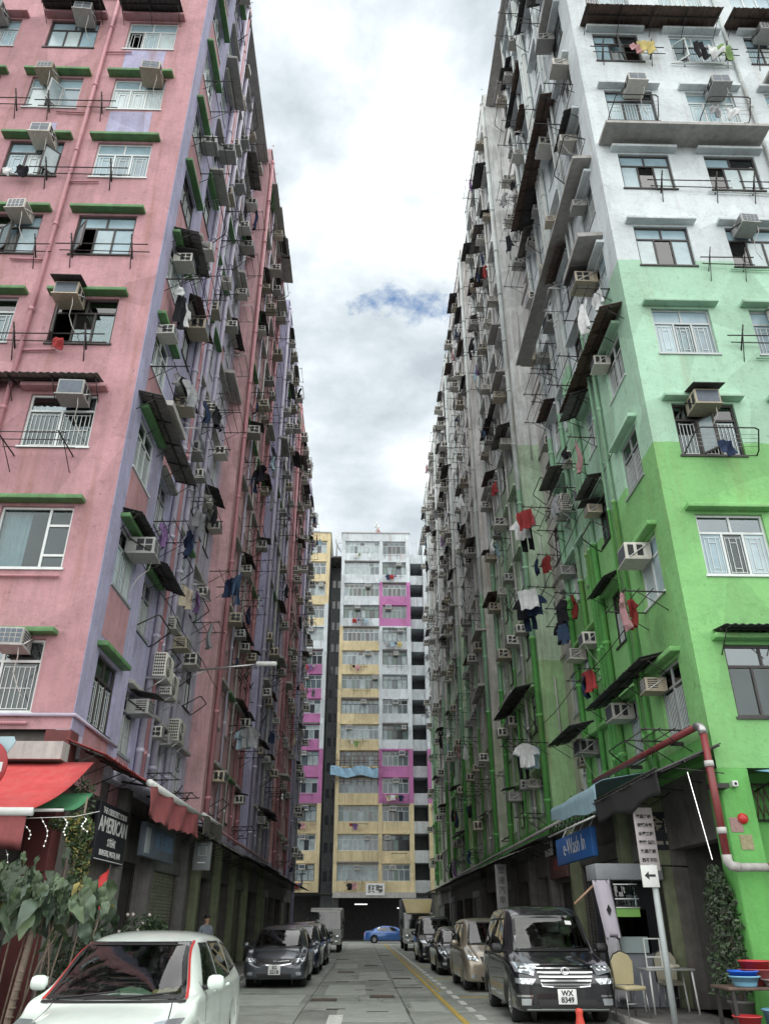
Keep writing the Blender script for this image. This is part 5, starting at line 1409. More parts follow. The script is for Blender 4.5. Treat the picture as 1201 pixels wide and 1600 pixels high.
# ---- white people carrier, left foreground, red seal round the windshield
wht = paint('white', (.70,.78,.73), .0, .3)
c = Car('white_car', 'white people carrier with red trim along its windshield pillars, left foreground', (-2.64,8.85,0), RAD(.4), car_stations(4.75,1.82,1.50,.79,.90,.52,1.0,.95,.2), wht, .32, (.9,3.65))
ws = [(-.745,.88),(.745,.88),(.59,1.40),(-.59,1.40)]
c.windows(ws, [[(1.45,.94),(2.42,.95),(2.42,1.39),(2.02,1.39)],[(2.50,.95),(3.45,.99),(3.40,1.39),(2.50,1.40)],[(3.55,1.01),(4.2,1.06),(4.0,1.33),(3.55,1.38)]], 2.3, [(-.6,1.12),(.6,1.12),(.5,1.36),(-.5,1.36)], 4.1, M['dark_glass'])
c.arches(.365); c.wheels(.2, 10, mat('gold_alloy', (.45,.30,.06), .35, .7)); c.finish()
c.interior(1.25,.87,2.25,1.44,.70,M['seat_d'])
redt = mat('red_rubber_trim', (.42,.02,.02), .5)
for sd in (1,-1): c.line('windshield_trim','front',[(sd*(.765-.165*t/12),.88+.53*t/12) for t in range(13)],.030,redt,.010)
c.line('windshield_cowl','front',[(-.77+1.54*t/16,.865) for t in range(17)],.05,M['trim'],.006)
c.lamps([(.52,.60),(.80,.64),(.84,.74),(.58,.72)],None,2)
c.patch('grille','front',[(-.42,.58),(.42,.58),(.46,.66),(-.46,.66)],M['trim'],.008,10,4)
c.plate(('',''),.42,.3,.21)
c.mirror(1.45,.95,wht,.11,(.19,.15)); c.handles((2.2,3.15),.90); c.seams((1.42,2.46,3.5),.35,1.02)
c.wipers([((-.60,.885),(.05,.94)),((.05,.885),(.64,.93))])
c.line('bonnet_seam','top',[(.62+.10*t/8,1.0-.8*t/8) for t in range(9)],.012,M['trim'],.002); c.line('bonnet_seam','top',[(-.62-.10*t/8,1.0-.8*t/8) for t in range(9)],.012,M['trim'],.002)
ck = thing('dashboard_cloth', 'green cloth lying on the dashboard of the white car', 'cloth', (-2.6,10.3,.885))
mb = MB(); vs=[]; fs=[]
for i in range(15):
    for j in range(9):
        x,y_ = -.28+.56*i/14, -.14+.28*j/8; e = max(0,1-(x/.3)**2)*max(0,1-(y_/.16)**2); vs.append((x,y_,-.02+.10*e+.012*math.sin(i*1.7+j*2.3)*e))
for i in range(14):
    for j in range(8): a=i*9+j; fs.append((a,a+9,a+10,a+1))
mb.add(vs,fs,0,True); mb.build('cloth', mat('pale_green_cloth', (.30,.48,.30), .9), ck)
ty = tag(MB().sphere((0,0,.04),.06,n=10,m=6,sc=(1.3,.9,.8)).sphere((.1,0,.05),.05,n=10,m=6).sphere((-.12,.02,.035),.045,n=10,m=6,sc=(1.4,1,.8)).build('soft_toy', mat('yellow_toy', (.55,.45,.15), .9, var=.4, vscale=20), None, (-2.2,10.35,.87)), 'small yellow soft toy on the dashboard of the white car', 'toy')
# ---- grey people carrier
gry = paint('slate_grey', (.075,.085,.10), .55, .32)
def small_car(name, label, x, y, L, W, H, pm, plate, hood=.86, belt=.92, nose=.52, slope=.9, van=False, tint=None, yaw=0, grille='bars', detail=True, axles=None, r=.32, ws_y=None, trunk=None, seat=None):
    if van: st = van_stations(L,W,H,hood,belt,nose,ws_y or .95,slope)
    else: st = car_stations(L,W,H,hood,belt,nose,ws_y or 1.0,slope,.2,trunk)
    c = Car(name, label, (x,y,0), yaw, st, pm, r, axles or (.88,L-.98))
    w = W/2; wy = (ws_y or (.95 if van else 1.0))
    zt = H-.10; zb_ = hood+.10
    c.windows([(-w*.80,zb_),(w*.80,zb_),(w*.66,zt),(-w*.66,zt)],
              [[(wy+.42,belt+.05),(L*.50,belt+.06),(L*.50,zt-.02),(wy+slope*.98,zt-.02)],[(L*.52,belt+.06),(L*.73,belt+.08),(L*.72,zt-.02),(L*.52,zt-.02)]]+([] if trunk else [[(L*.75,belt+.09),(L*.89,belt+.12),(L*.86,zt-.06),(L*.75,zt-.03)]]), wy+slope+.15,
              None if trunk else [(-w*.62,belt+.15),(w*.62,belt+.15),(w*.55,zt-.06),(-w*.55,zt-.06)], L-.55, tint or M['dark_glass'])
    c.arches(r+.05); c.wheels(.2, 7, M['alloy']); c.finish()
    c.interior(wy+.25,belt+.05,wy+1.25,H-.06,w*.78,seat or M['seat_d'])
    z = nose+.14
    c.lamps([(w*.58,z-.06),(w*.92,z-.01),(w*.93,z+.08),(w*.60,z+.05)],None,2)
    g = c.patch('grille','front',[(-w*.48,z-.09),(w*.48,z-.09),(w*.54,z+.05),(-w*.54,z+.05)],M['trim'],.008,12,4)
    if grille == 'bars':
        for k in range(3): c.line('slat','front',[((-.46+.92*i/12)*w,z-.06+.045*k) for i in range(13)],.014,M['chrome'],.018,g)
    elif grille == 'wing':
        c.line('surround','front',[(-w*.56,z+.05),(-w*.49,z-.07),(-w*.2,z-.10),(0,z-.105),(w*.2,z-.10),(w*.49,z-.07),(w*.56,z+.05)],.028,M['chrome'],.018,g)
        p,n = c.hit('front',0,z-.01); mb = MB(); mb.tube([(-.035,-.03,.045),(-.028,-.03,-.045)],.009,6); mb.tube([(.035,-.03,.045),(.028,-.03,-.045)],.009,6); mb.tube([(-.03,-.03,0),(.03,-.03,0)],.008,6); mb.build('emblem', M['chrome'], g, p)
        for k in (-1,1): c.line('slat','front',[(k*(.08+.36*i/8)*w,z-.02+.02*i/8) for i in range(9)],.012,M['chrome'],.018,g)
    c.patch('air_intake','front',[(-w*.5,.26),(w*.5,.26),(w*.55,.36),(-w*.55,.36)],M['trim'],.006,10,3)
    for sd in (1,-1): c.patch('fog_light','front',[(sd*w*.68,.32),(sd*w*.82,.32),(sd*w*.82,.40),(sd*w*.66,.40)],M['lamp'],.008,4,3)
    if plate: c.plate(plate,.45 if not van else .5,.34,.24)
    c.mirror(wy+.45,belt+.04,pm,.12,(.2,.14)); c.handles((L*.46,L*.68),belt-.1); c.seams((wy+.3,L*.51,L*.74),.32,belt)
    c.wipers([((-w*.66,zb_+.01),(0,zb_+.06)),((0,zb_+.01),(w*.66,zb_+.06))])
    for sd in (1,-1): c.patch('tail_light','rear',[(sd*w*.62,belt-.25),(sd*w*.88,belt-.22),(sd*w*.86,belt-.02),(sd*w*.66,belt-.05)],M['tail'],.008,4,4)
    return c
small_car('grey_car', 'slate grey people carrier with chrome winged grille, plate SG 2218', -2.46, 25.2, 4.77, 1.82, 1.55, gry, ('SG','2218'), .86, .93, .52, .95, grille='wing', yaw=RAD(.6))
nvy = paint('navy', (.018,.028,.06), .4, .3); dgr = paint('charcoal', (.03,.033,.04), .4, .3)
small_car('dark_car', 'navy car parked directly behind the slate grey people carrier', -2.42, 31.6, 4.6, 1.8, 1.62, nvy, None, .92, .98, .56, .8)
small_car('dark_car', 'charcoal car parked between the navy car and the white truck', -2.42, 38.2, 4.6, 1.8, 1.66, dgr, None, .94, 1.0, .58, .8)
gold = paint('champagne', (.36,.31,.24), .5, .35)
small_car('gold_car', 'champagne gold people carrier parked behind the large black van', 3.62, 23.7, 4.6, 1.76, 1.74, gold, None, .98, 1.02, .62, .75, van=True, ws_y=1.0, grille=None)
small_car('black_car', 'black saloon car parked behind the champagne gold people carrier', 3.55, 31.0, 4.8, 1.82, 1.50, blk, None, .86, .92, .54, .8, trunk=(3.95,1.02))
small_car('black_van', 'boxy black people carrier parked in front of the yellow-fronted truck', 3.52, 40.6, 4.85, 1.83, 1.92, blk, None, 1.02, 1.07, .70, .6, van=True, ws_y=1.1)
blu = paint('blue', (.04,.14,.42), .4, .25)
cb = small_car('blue_car', 'blue saloon car crossing the far end of the street', 5.0, 81.6, 4.6, 1.8, 1.42, blu, None, .84, .90, .54, .85, trunk=(3.85,.98), tint=M['car_glass'])
cb.root.rotation_euler = (0,0,math.pi/2); cb.root.location = (4.7,82.0,0)
cb.root['group'] = 'moving cars'
# far glimpses: one white car beyond the charcoal car
# ---- trucks
def truck(name, label, x, y, cabmat, W, Hc, Lc, box, boxmat, deflector=None, plate=None):
    t = thing(name, label, 'truck', (x,y,0), 0, 'vehicles parked along the street'); w = W/2
    mb = MB(); zb = .48
    pts = [(0,zb),(-.02,1.0),(.02,1.28),(.28,Hc-.1),(.42,Hc),(Lc,Hc),(Lc,zb)]
    vs = []; fs = []; n = len(pts)
    for sx in (-1,1):
        for (yy,zz) in pts: vs.append((sx*w*(1 if zz < 1.3 else .95),yy,zz))
    # cab: windshield and side windows left open, glazed below
    fs = [tuple(range(n-1,-1,-1)), tuple(range(n,2*n))]+[(i,(i+1)%n,n+(i+1)%n,n+i) for i in range(n) if i != 2]
    # side walls with the window cut out
    fs = fs[2:]
    for s0, sx in ((0,-1),(n,1)):
        b = len(vs)
        vs += [(sx*w*.985,.42,1.35),(sx*w*.95,.62,Hc-.2),(sx*w*.95,Lc-.25,Hc-.2),(sx*w*.985,Lc-.25,1.35)]
        o = [s0+k for k in range(n)]; i4 = [b,b+1,b+2,b+3]
        fs += [(o[0],o[1],o[2],i4[0]),(o[2],o[3],i4[1],i4[0]),(o[3],o[4],o[5],i4[2],i4[1]),(o[5],o[6],i4[3],i4[2]),(o[6],o[0],i4[0],i4[3])]
    mb.add(vs, fs); mb.build('cab', cabmat, t)
    gl = MB(); gl.quad((-w*.97,.018,1.285),(w*.97,.018,1.285),(w*.94,.275,Hc-.11),(-w*.94,.275,Hc-.11)); gl.build('windshield', M['car_glass'], t)
    for sx in (-1,1):
        gl = MB(); gl.quad((sx*w*.987,.42,1.35),(sx*w*.952,.62,Hc-.2),(sx*w*.952,Lc-.25,Hc-.2),(sx*w*.987,Lc-.25,1.35)); gl.build('side_window', M['car_glass'], t)
        mb = MB(); mb.tube([(sx*w*.98,.2,1.3),(sx*(w+.16),.0,1.4),(sx*(w+.16),.0,1.9)],.02,6); mb.bbox(sx*(w+.16)-.09,sx*(w+.16)+.09,-.04,.02,1.55,1.9,.02); mb.build('mirror', M['trim'], t)
        MB().bbox(*sorted((sx*w*.58,sx*w*.92)),-.05,.02,.78,.95,.03).build('headlight', M['lamp'], t)
        MB().bbox(*sorted((sx*w*.5,sx*w*.85)),-.08,.0,.55,.64,.02).build('fog_light', M['lamp'], t)
    MB().bbox(-w*.98,w*.98,-.07,.25,.42,.70,.04).build('bumper', cabmat, t)
    MB().bbox(-w*.5,w*.5,-.045,.0,.98,1.16,.01).build('grille', M['trim'], t)
    MB().bbox(-w*.5,w*.5,-.09,.0,.50,.62,.01).build('air_intake', M['trim'], t)
    MB().bbox(-w*.9,w*.9,.3,Lc-.5,.9,1.3,.05).build('dashboard', M['trim'], t)
    for x_ in (-.45,.45): MB().bbox(x_-.25,x_+.25,Lc-.5,Lc-.25,.8,1.85,.06).build('seat', M['seat_d'], t)
    MB().box(-.4,.4,.3,box[1],.45,.62).build('chassis', M['trim'], t)
    for ya in (.75,box[1]-1.1):
        for sd in (1,-1): wheel_parts(t, sd*(w-.16), ya, .40, .24, 6, M['steel'], sd)
    y0,y1,z0,z1 = box
    bx = MB().bbox(-w*1.02,w*1.02,y0,y1,z0,z1,.03).build('cargo_box', boxmat, t)
    for k in range(6): MB().box(-w*1.02-.012,w*1.02+.012,y0+.2+k*(y1-y0-.4)/5-.02,y0+.2+k*(y1-y0-.4)/5+.02,z0+.1,z1-.1).build('rib', boxmat, bx)
    for k in (0,1): MB().box(-w*1.03,w*1.03,y0-.012,y0+.02,z0+(z1-z0-.1)*k,z0+(z1-z0-.1)*k+.1).build('rail', M['steel'], bx)
    if deflector:
        mb = MB(); vs=[]; fs=[]
        for j in range(7):
            v = j/6
            for i in range(9):
                u = i/8-.5; vs.append((2*u*w*(.80+.22*v), .30+.75*v-.22*(1-abs(2*u)**2)*(1-v)*1.0, Hc-.02+(z1-.05-Hc)*v))
        for j in range(6):
            for i in range(8): a=j*9+i; fs.append((a,a+1,a+10,a+9))
        mb.add(vs,fs,0,True); d = mb.build('wind_deflector', deflector, t)
    return t
white_t = mat('truck_white', (.55,.56,.52), .5, var=.12, dirt=.3, space='obj')
truck('white_truck', 'dirty white cab truck with grey box parked on the left near the end', -2.35, 55.0, white_t, 2.0, 2.35, 1.7, (1.85,6.2,.75,2.5), mat('grey_box', (.28,.28,.27), .6, var=.2))
truck('box_truck', 'box truck with pale yellow wind deflector over its cab, right side', 3.75, 58.5, white_t, 2.0, 2.25, 1.7, (1.85,6.8,.75,3.15), mat('dark_box', (.08,.085,.10), .6, var=.2), mat('yellow_deflector', (.60,.50,.24), .5, var=.1))
# ------------------------------------------------------------------ ground floor: shops, shutters, doors
M['shut_g'] = mat('olive_shutter', (.30,.31,.23), .6, .3, var=.25, dirt=.4, dirtcol=(.04,.035,.03))
M['shut_d'] = mat('grey_shutter', (.21,.21,.20), .6, .3, var=.25, dirt=.4, dirtcol=(.03,.03,.03))
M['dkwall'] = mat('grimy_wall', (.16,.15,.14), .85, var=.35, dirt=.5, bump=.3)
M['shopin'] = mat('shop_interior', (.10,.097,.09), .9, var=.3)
M['redwall'] = mat('dark_red_wall', (.13,.03,.03), .8, var=.3, dirt=.4)
M['greenpil'] = mat('green_pillar', (.13,.42,.10), .75, var=.15, bump=.4, bscale=20, dirt=.3)
M['olive'] = mat('olive_pillar', (.22,.25,.15), .8, var=.3, dirt=.5)
def shutter(b, side, fixed, u0, u1, z0, z1, mt):
    n = int((z1-z0)/.085); vs=[]; fs=[]
    for j in range(n):
        z = z0+(z1-z0)*j/n; dz = (z1-z0)/n
        for q,(f,o) in enumerate(((0,.0),(.25,-.028),(.7,-.03),(1,.0))):
            vs += [P(side,fixed,u0,o,z+dz*f),P(side,fixed,u1,o,z+dz*f)]
        k = 8*j
        fs += [(k,k+1,k+3,k+2),(k+2,k+3,k+5,k+4),(k+4,k+5,k+7,k+6)]
    mb = MB(); mb.add(vs,fs)
    o = mb.build('shutter', mt, b, -b.location)
    bx = MB(); a,c = P(side,fixed,u0-.06,-.16,z1), P(side,fixed,u1+.06,.1,z1+.38)
    bx.bbox(min(a.x,c.x),max(a.x,c.x),u0-.06,u1+.06,z1+.002,z1+.38,.03); bx.build('shutter_box', M['shut_d'], b, -b.location)
    for u in (u0,u1):
        g = MB(); a,c = P(side,fixed,u-.04,-.05,0), P(side,fixed,u+.04,.05,0); g.box(min(a.x,c.x),max(a.x,c.x),u-.04,u+.04,z0,z1); g.build('guide_rail', M['metal_dk'], b, -b.location)
    return o
def shops(b, side, X, y0, y1, ops, pmat):
    """ops = (y0, y1, ztop, kind)"""
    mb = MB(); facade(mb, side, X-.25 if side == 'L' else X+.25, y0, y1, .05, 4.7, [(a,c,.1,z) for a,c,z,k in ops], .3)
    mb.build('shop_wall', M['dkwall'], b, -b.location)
    s = MB(); a,c = P(side,X,0,.0,0), P(side,X,0,.26,0); s.box(min(a.x,c.x),max(a.x,c.x),y0+.001,y1-.001,4.30,4.697); s.build('floor_beam', pmat, b, -b.location)
    for a,c,z,k in ops:
        fx = X-.33 if side == 'L' else X+.33
        if k == 'shut': shutter(b,side,fx,a,c,.12,z,M['shut_g'] if side == 'L' else M['shut_d'])
        elif k == 'shut2': shutter(b,side,fx,a,c,.12,z,M['shut_d'])
        else:
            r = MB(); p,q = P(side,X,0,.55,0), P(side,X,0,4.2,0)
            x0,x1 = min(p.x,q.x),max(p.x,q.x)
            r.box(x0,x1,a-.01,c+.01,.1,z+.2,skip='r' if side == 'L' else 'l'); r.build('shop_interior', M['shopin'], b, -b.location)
            if k == 'door':
                for i in range(2):
                    w = (c-a)/2; d = MB(); pa,pc = P(side,X,0,.34,0), P(side,X,0,.40,0); xa,xc = min(pa.x,pc.x),max(pa.x,pc.x)
                    ya = a+i*w; d.box(xa,xc,ya+.01,ya+.1,.12,z); d.box(xa,xc,ya+w-.1,ya+w-.01,.12,z); d.box(xa,xc,ya+.1,ya+w-.1,.12,.5); d.box(xa,xc,ya+.1,ya+w-.1,z-.12,z)
                    dd = d.build('door', M['metal_dk'], b, -b.location)
                    g = MB(); g.box((xa+xc)/2-.004,(xa+xc)/2+.004,ya+.1,ya+w-.1,.5,z-.12); g.build('pane', M['dark_glass'], dd)
            if k == 'open':     # shelves deep in the shop
                for i in range(3):
                    d = MB(); pa = P(side,X,0,1.2+i*.9,0); ya = a+.2+.15*i
                    d.box(pa.x-.2,pa.x+.2,ya,ya+.45,.12,1.2+.3*i); d.build('shelf', M['metal_rust'], b, -b.location)
opsL1 = [(18.9,21.2,2.9,'door'),(21.8,25.6,2.85,'shut'),(26.2,27.5,2.9,'door'),(28.3,31.6,3.0,'open'),(32.2,35.5,3.0,'open'),(36.1,39.4,2.9,'shut'),(40.1,45.2,3.0,'open')]
opsL2 = [(47,50,2.9,'shut'),(51,54.2,3.0,'open'),(55,58.5,3.0,'open'),(59.5,62.5,2.9,'shut'),(63.3,66.2,3.0,'open')]
shops(bl,'L',XL,YF,46,opsL1,M['lgrey']); shops(blf,'L',XL,46,67,opsL2,M['lgrey'])
opsR1 = [(14.95,17.9,3.0,'open'),(18.5,20.3,2.9,'shut2'),(21.1,25.3,3.1,'shut2'),(26.2,28.6,2.8,'door'),(29.3,32.2,3.1,'open'),(32.9,36.0,3.1,'open'),(36.7,40.0,2.9,'shut2'),(40.8,45.6,3.0,'open')]
opsR2 = [(48,51,2.9,'shut2'),(52,56,3.0,'open'),(57,60.5,3.0,'open'),(61.5,65,2.9,'shut2'),(66,70,3.0,'open'),(71,75,2.9,'shut2')]
shops(br,'R',XR,YF,47,opsR1,M['greenpil']); shops(brf,'R',XR,47,76,opsR2,M['rgrey'])
# pillars on the street line
for y in (18.2,20.7,25.75,28.95,32.55,36.35,40.4,46): MB().bbox(XR-.02,XR+.42,y-.2,y+.2,.1,4.29,.02).build('pillar', M['olive'] if y < 26 else M['conc_dark'], br, -br.location)
for y in (18.65,21.5,25.9,27.9,31.9,35.8,39.75,45.6): MB().bbox(XL-.42,XL+.02,y-.2,y+.2,.1,4.29,.02).build('pillar', M['conc_dark'] if y < 26 else M['olive'], bl, -bl.location)
# corner front walls
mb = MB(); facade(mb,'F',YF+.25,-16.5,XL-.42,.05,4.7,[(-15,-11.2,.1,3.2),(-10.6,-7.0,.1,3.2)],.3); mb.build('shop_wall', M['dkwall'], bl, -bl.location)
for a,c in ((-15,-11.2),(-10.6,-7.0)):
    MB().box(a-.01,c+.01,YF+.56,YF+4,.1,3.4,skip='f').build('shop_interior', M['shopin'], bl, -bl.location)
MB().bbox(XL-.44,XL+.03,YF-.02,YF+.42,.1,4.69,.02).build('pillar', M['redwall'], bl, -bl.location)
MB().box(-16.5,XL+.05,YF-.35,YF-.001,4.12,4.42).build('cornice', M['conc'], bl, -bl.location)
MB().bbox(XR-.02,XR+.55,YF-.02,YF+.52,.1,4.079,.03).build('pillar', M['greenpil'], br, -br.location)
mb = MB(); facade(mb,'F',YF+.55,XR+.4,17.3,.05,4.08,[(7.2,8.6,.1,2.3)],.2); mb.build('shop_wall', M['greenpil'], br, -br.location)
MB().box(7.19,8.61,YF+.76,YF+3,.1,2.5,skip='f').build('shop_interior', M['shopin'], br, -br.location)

# ---- long canopies over the pavement
M['black_cloth'] = mat('black_canopy', (.035,.035,.038), .6, var=.3)
M['grey_cloth'] = mat('grey_canvas', (.24,.235,.21), .85, var=.25, dirt=.4)
k = 0
names = ['first','second','third','fourth','fifth','sixth','seventh','eighth','ninth']
for side, X, lst in (('L',XL,[(24.6,2.6,.8,.25),(28.6,4.8,.95,.42),(33.9,5.0,1.1,.4),(40.0,6.2,1.2,.42),(46.6,6.2,1.2,.45),(53.2,6.2,1.25,.45),(60.2,6.8,1.35,.5)]),
                     ('R',XR,[(28.8,5.2,.95,.3),(34.4,5.6,1.25,.45),(40.4,5.6,1.2,.4),(47.0,6.4,1.2,.42),(54.2,7.0,1.2,.42),(61.8,7.0,1.2,.42),(69.8,7.4,1.2,.42)])):
    for i,(y,w,out,dr) in enumerate(lst):
        mt = [M['sheet_dk'],M['grey_cloth'],M['black_cloth'],M['sheet_dk']][i % 4]
        place_canopy(side,X,y,4.22-.03*(i % 3),w,'%s dark shop canopy from the corner on the %s pavement' % (names[i],'left' if side == 'L' else 'right'),'shop canopies',out,dr,'corr',mt)
# service pipes along the top of the shops
mb = MB(); mb.tube([(XR-.25,22,4.42),(XR-.28,32,4.36),(XR-.28,60,4.3)],.06,8); mb.build('service_pipe', M['pipe_grey'], br, -br.location)
mb = MB(); mb.tube([(XL+.25,23,4.5),(XL+.26,35,4.45),(XL+.26,45,4.45)],.05,8); mb.build('service_pipe', M['pipe_pink'], bl, -bl.location)

# ---- cloth awnings
def cloth_sheet(pts_fn, nu, nv, mt, name, parent, thick=.012):
    vs=[]; fs=[]; mb = MB()
    for o in (0,thick):
        for j in range(nv+1):
            for i in range(nu+1):
                p = Vector(pts_fn(i/nu,j/nv)); vs.append(p+Vector((0,0,-o)))
    W = nu+1; K = W*(nv+1)
    for j in range(nv):
        for i in range(nu): a=j*W+i; fs += [(a,a+1,a+W+1,a+W),(K+a,K+a+W,K+a+W+1,K+a+1)]
    for i in range(nu): fs += [(i,K+i,K+i+1,i+1),(nv*W+i,nv*W+i+1,K+nv*W+i+1,K+nv*W+i)]
    for j in range(nv): fs += [(j*W,(j+1)*W,K+(j+1)*W,K+j*W),(j*W+nu,K+j*W+nu,K+(j+1)*W+nu,(j+1)*W+nu)]
    mb.add(vs,fs,0,True); return mb.build(name, mt, parent)
M['red_canvas'] = mat('red_canvas', (.50,.055,.055), .8, var=.18, vscale=2.5, dirt=.2, dirtcol=(.45,.30,.28))
M['red_canvas2'] = mat('faded_red_canvas', (.36,.10,.105), .85, var=.2, vscale=4, dirt=.35)
M['green_canvas'] = mat('green_canvas', (.06,.24,.11), .8, var=.2)
aw = thing('awning', 'large red curved awning over the corner restaurant front', 'awning', (-8.6,14.0,4.1))
cloth_sheet(lambda u,v: (-3.6+7.45*u-(.0 if u < 1 else 0)-.05*v*(u > .95), .15-2.05*v, .0-1.0*v-.18*math.sin(v*math.pi)*(.6+.0*u)), 26, 10, M['red_canvas'], 'canvas', aw)
MB().tube([(-3.6,-1.9,-1.06),(3.78,-1.9,-1.06)],.06,10).build('front_bar', M['white_paint'], aw)
cloth_sheet(lambda u,v: (-3.6+7.3*u, -1.9+.03*math.sin(u*40)*v, -1.1-.42*v-.05*abs(math.sin(u*30))*v), 60, 3, M['red_canvas2'], 'valance', aw)
for x in (-3,0,3.3): MB().tube([(x,.2,-.5),(x,-1.85,-1.02)],.022,6).build('arm', M['metal_dk'], aw)
aw = thing('awning', 'small green awning hanging under the large red awning', 'awning', (-5.6,13.6,3.5))
cloth_sheet(lambda u,v: (-1.4+2.35*u, .5-1.25*v, .08-.42*v-.10*math.sin(v*math.pi)), 14, 8, M['green_canvas'], 'canvas', aw)
MB().tube([(-1.4,-.75,-.35),(.95,-.75,-.35)],.025,8).build('front_bar', M['white_paint'], aw)
MB().tube([(-.6,.6,-.1),(-.6,-.72,-.36)],.02,6).build('arm', M['metal_dk'], aw); MB().tube([(.7,.6,-.1),(.7,-.72,-.36)],.02,6).build('arm', M['metal_dk'], aw)
place_canopy('L',XL,15.7,4.52,2.9,'dark red sheet canopy round the corner above the restaurant board','shop canopies',.75,.28,'corr',M['red_sheet'])
aw = thing('awning', 'rolled red awning with white roller and ragged valance on left shops', 'awning', (XL,20.1,4.45))
MB().tube([(.78,-2.9,-.22),(.78,2.9,-.22)],.075,12).build('roller', M['white_paint'], aw)
cloth_sheet(lambda u,v: (.80+.05*math.sin(u*23+v*2), -2.85+5.7*u, -.24-.62*v+.05*abs(math.sin(u*38))*v-.06*math.sin(u*5)*v), 70, 6, M['red_canvas2'], 'valance', aw)
cloth_sheet(lambda u,v: (.05+.7*v, -2.8+5.6*u, .10-.26*v), 12, 4, M['black_cloth'], 'hood', aw)
for y in (-2.2,0,2.3): MB().tube([(0,y,-.1),(.78,y,-.22)],.025,6).build('arm', M['metal_dk'], aw)
aw = thing('awning', 'slack grey canvas awning with white edge bar beyond the red roller', 'awning', (XL,24.9,4.62))
MB().tube([(.8,-1.6,-.3),(.8,1.6,-.3)],.05,10).build('front_bar', M['white_paint'], aw)
cloth_sheet(lambda u,v: (.82+.04*math.sin(u*9), -1.55+3.1*u, -.3-.5*v+.04*math.sin(u*12)*v), 24, 5, M['grey_cloth'], 'canvas', aw)
for y in (-1.4,1.4): MB().tube([(-.05,y,-.2),(.8,y,-.3)],.02,6).build('arm', M['metal_dk'], aw)
# right side: dark sheet canopy, then pale blue sheet on lattice
place_canopy('R',XR,16.1,4.45,4.2,'broad black sheet canopy over the corner shop on the right','shop canopies',1.25,.50,'corr',M['sheet_dk'])
aw = thing('tarpaulin', 'black tarpaulin hanging from the edge of the corner shop canopy', 'tarpaulin', (5.12,16.0,3.98))
cloth_sheet(lambda u,v: (.02*math.sin(u*17)+.03*v, -2.0+4.0*u, .03-.42*v+.05*math.sin(u*11)*v-.05*math.sin(u*3.1)), 30, 5, M['black_cloth'], 'sheet', aw)
MB().tube([(0,-2.05,.03),(0,2.05,.03)],.02,6).build('edge_bar', M['metal_dk'], aw)
aw = thing('awning', 'pale blue plastic sheet awning on a white lattice frame, right side', 'awning', (XR,20.2,4.5))
cloth_sheet(lambda u,v: (.05-1.27*min(1,v*1.7)-.03*max(0,v-.6), 2.3-4.6*u, .12-.22*min(1,v*1.7)-.62*max(0,(v-.58)/.42)*(.55+.45*u)+.025*math.sin(u*14)*v), 24, 8, mat('pale_blue_plastic', (.30,.46,.53), .45, var=.2, vscale=3), 'sheet', aw)
for z in (-.55,-.78): MB().tube([(-1.2,2.9,z),(-1.2,-1.9,z)],.022,6).build('chord', M['white_paint'], aw)
mb = MB(); mb.tube([(-1.2,2.8-.22*i,-.55 if i % 2 else -.78) for i in range(22)],.014,5); mb.build('lattice', M['metal_dk'], aw)
for y in (-1.7,0,1.9): MB().tube([(.05,y,-.3),(-1.2,y,-.6)],.022,6).build('arm', M['white_paint'], aw)
# front of the right corner: blue sheet at the frame edge and folding gate
aw = thing('awning', 'sky blue plastic sheet at the right edge under green wall', 'awning', (8.3,YF,4.05))
cloth_sheet(lambda u,v: (-1.25+3*u, .05-.75*v, .0-.16*v+.03*math.sin(u*9)), 14, 4, mat('sky_blue_plastic', (.22,.45,.62), .45, var=.2), 'sheet', aw)
for x in (-1.1,.5): MB().tube([(x,.5,-.3),(x,-.7,-.17)],.018,6).build('arm', M['metal_dk'], aw)
gt = thing('folding_gate', 'brown folding lattice gate under the sky blue sheet', 'gate', (7.0,YF+.42,3.25))
for i in range(12):
    MB().tube([(.0+.11*i,0,0),(.0+.11*(i+1.2),0,.62)],.014,5).build('bar', M['metal_rust'], gt); MB().tube([(.0+.11*(i+1.2),.02,0),(.0+.11*i,.02,.62)],.014,5).build('bar', M['metal_rust'], gt)
MB().tube([(-.05,.05,.0),(1.5,.05,.0)],.02,6).build('track', M['metal_dk'], gt)
MB().tube([(-.05,.05,.62),(1.5,.05,.62)],.02,6).build('track', M['metal_dk'], gt)
al = thing('alarm_bell', 'round red alarm bell on the green corner pillar', 'alarm bell', (XR+.27,YF-.02,3.22), (math.pi/2,0,0))
MB().lathe([(.001,.07),(.045,.066),(.085,.04),(.092,.0)],20).build('dome', mat('red_bell', (.5,.03,.03), .35), al); MB().lathe([(.10,.0),(.10,-.03),(.001,-.03)],20).build('base', M['metal_dk'], al)
cm_ = thing('wall_camera', 'small white box camera high on the green corner pillar', 'camera', (XR+.22,YF-.02,3.78))
MB().bbox(-.05,.05,-.12,.0,-.04,.06,.012).build('housing', M['white_paint'], cm_); MB().tube([(0,-.115,.01),(0,-.13,.01)],.025,10).build('lens', M['black'], cm_)
hr = thing('hose_reel', 'dark red fire hose reel at the right edge beside green wall', 'hose reel', (7.05,YF+.5,2.1), (math.pi/2,0,0))
MB().lathe([(.10,.02),(.3,.02),(.31,.06),(.3,.12),(.1,.12)],24).build('reel', M['red_pipe'], hr); MB().lathe([(.001,.0),(.34,.0),(.34,.02),(.001,.02)],24).build('flange', M['redwall'], hr)
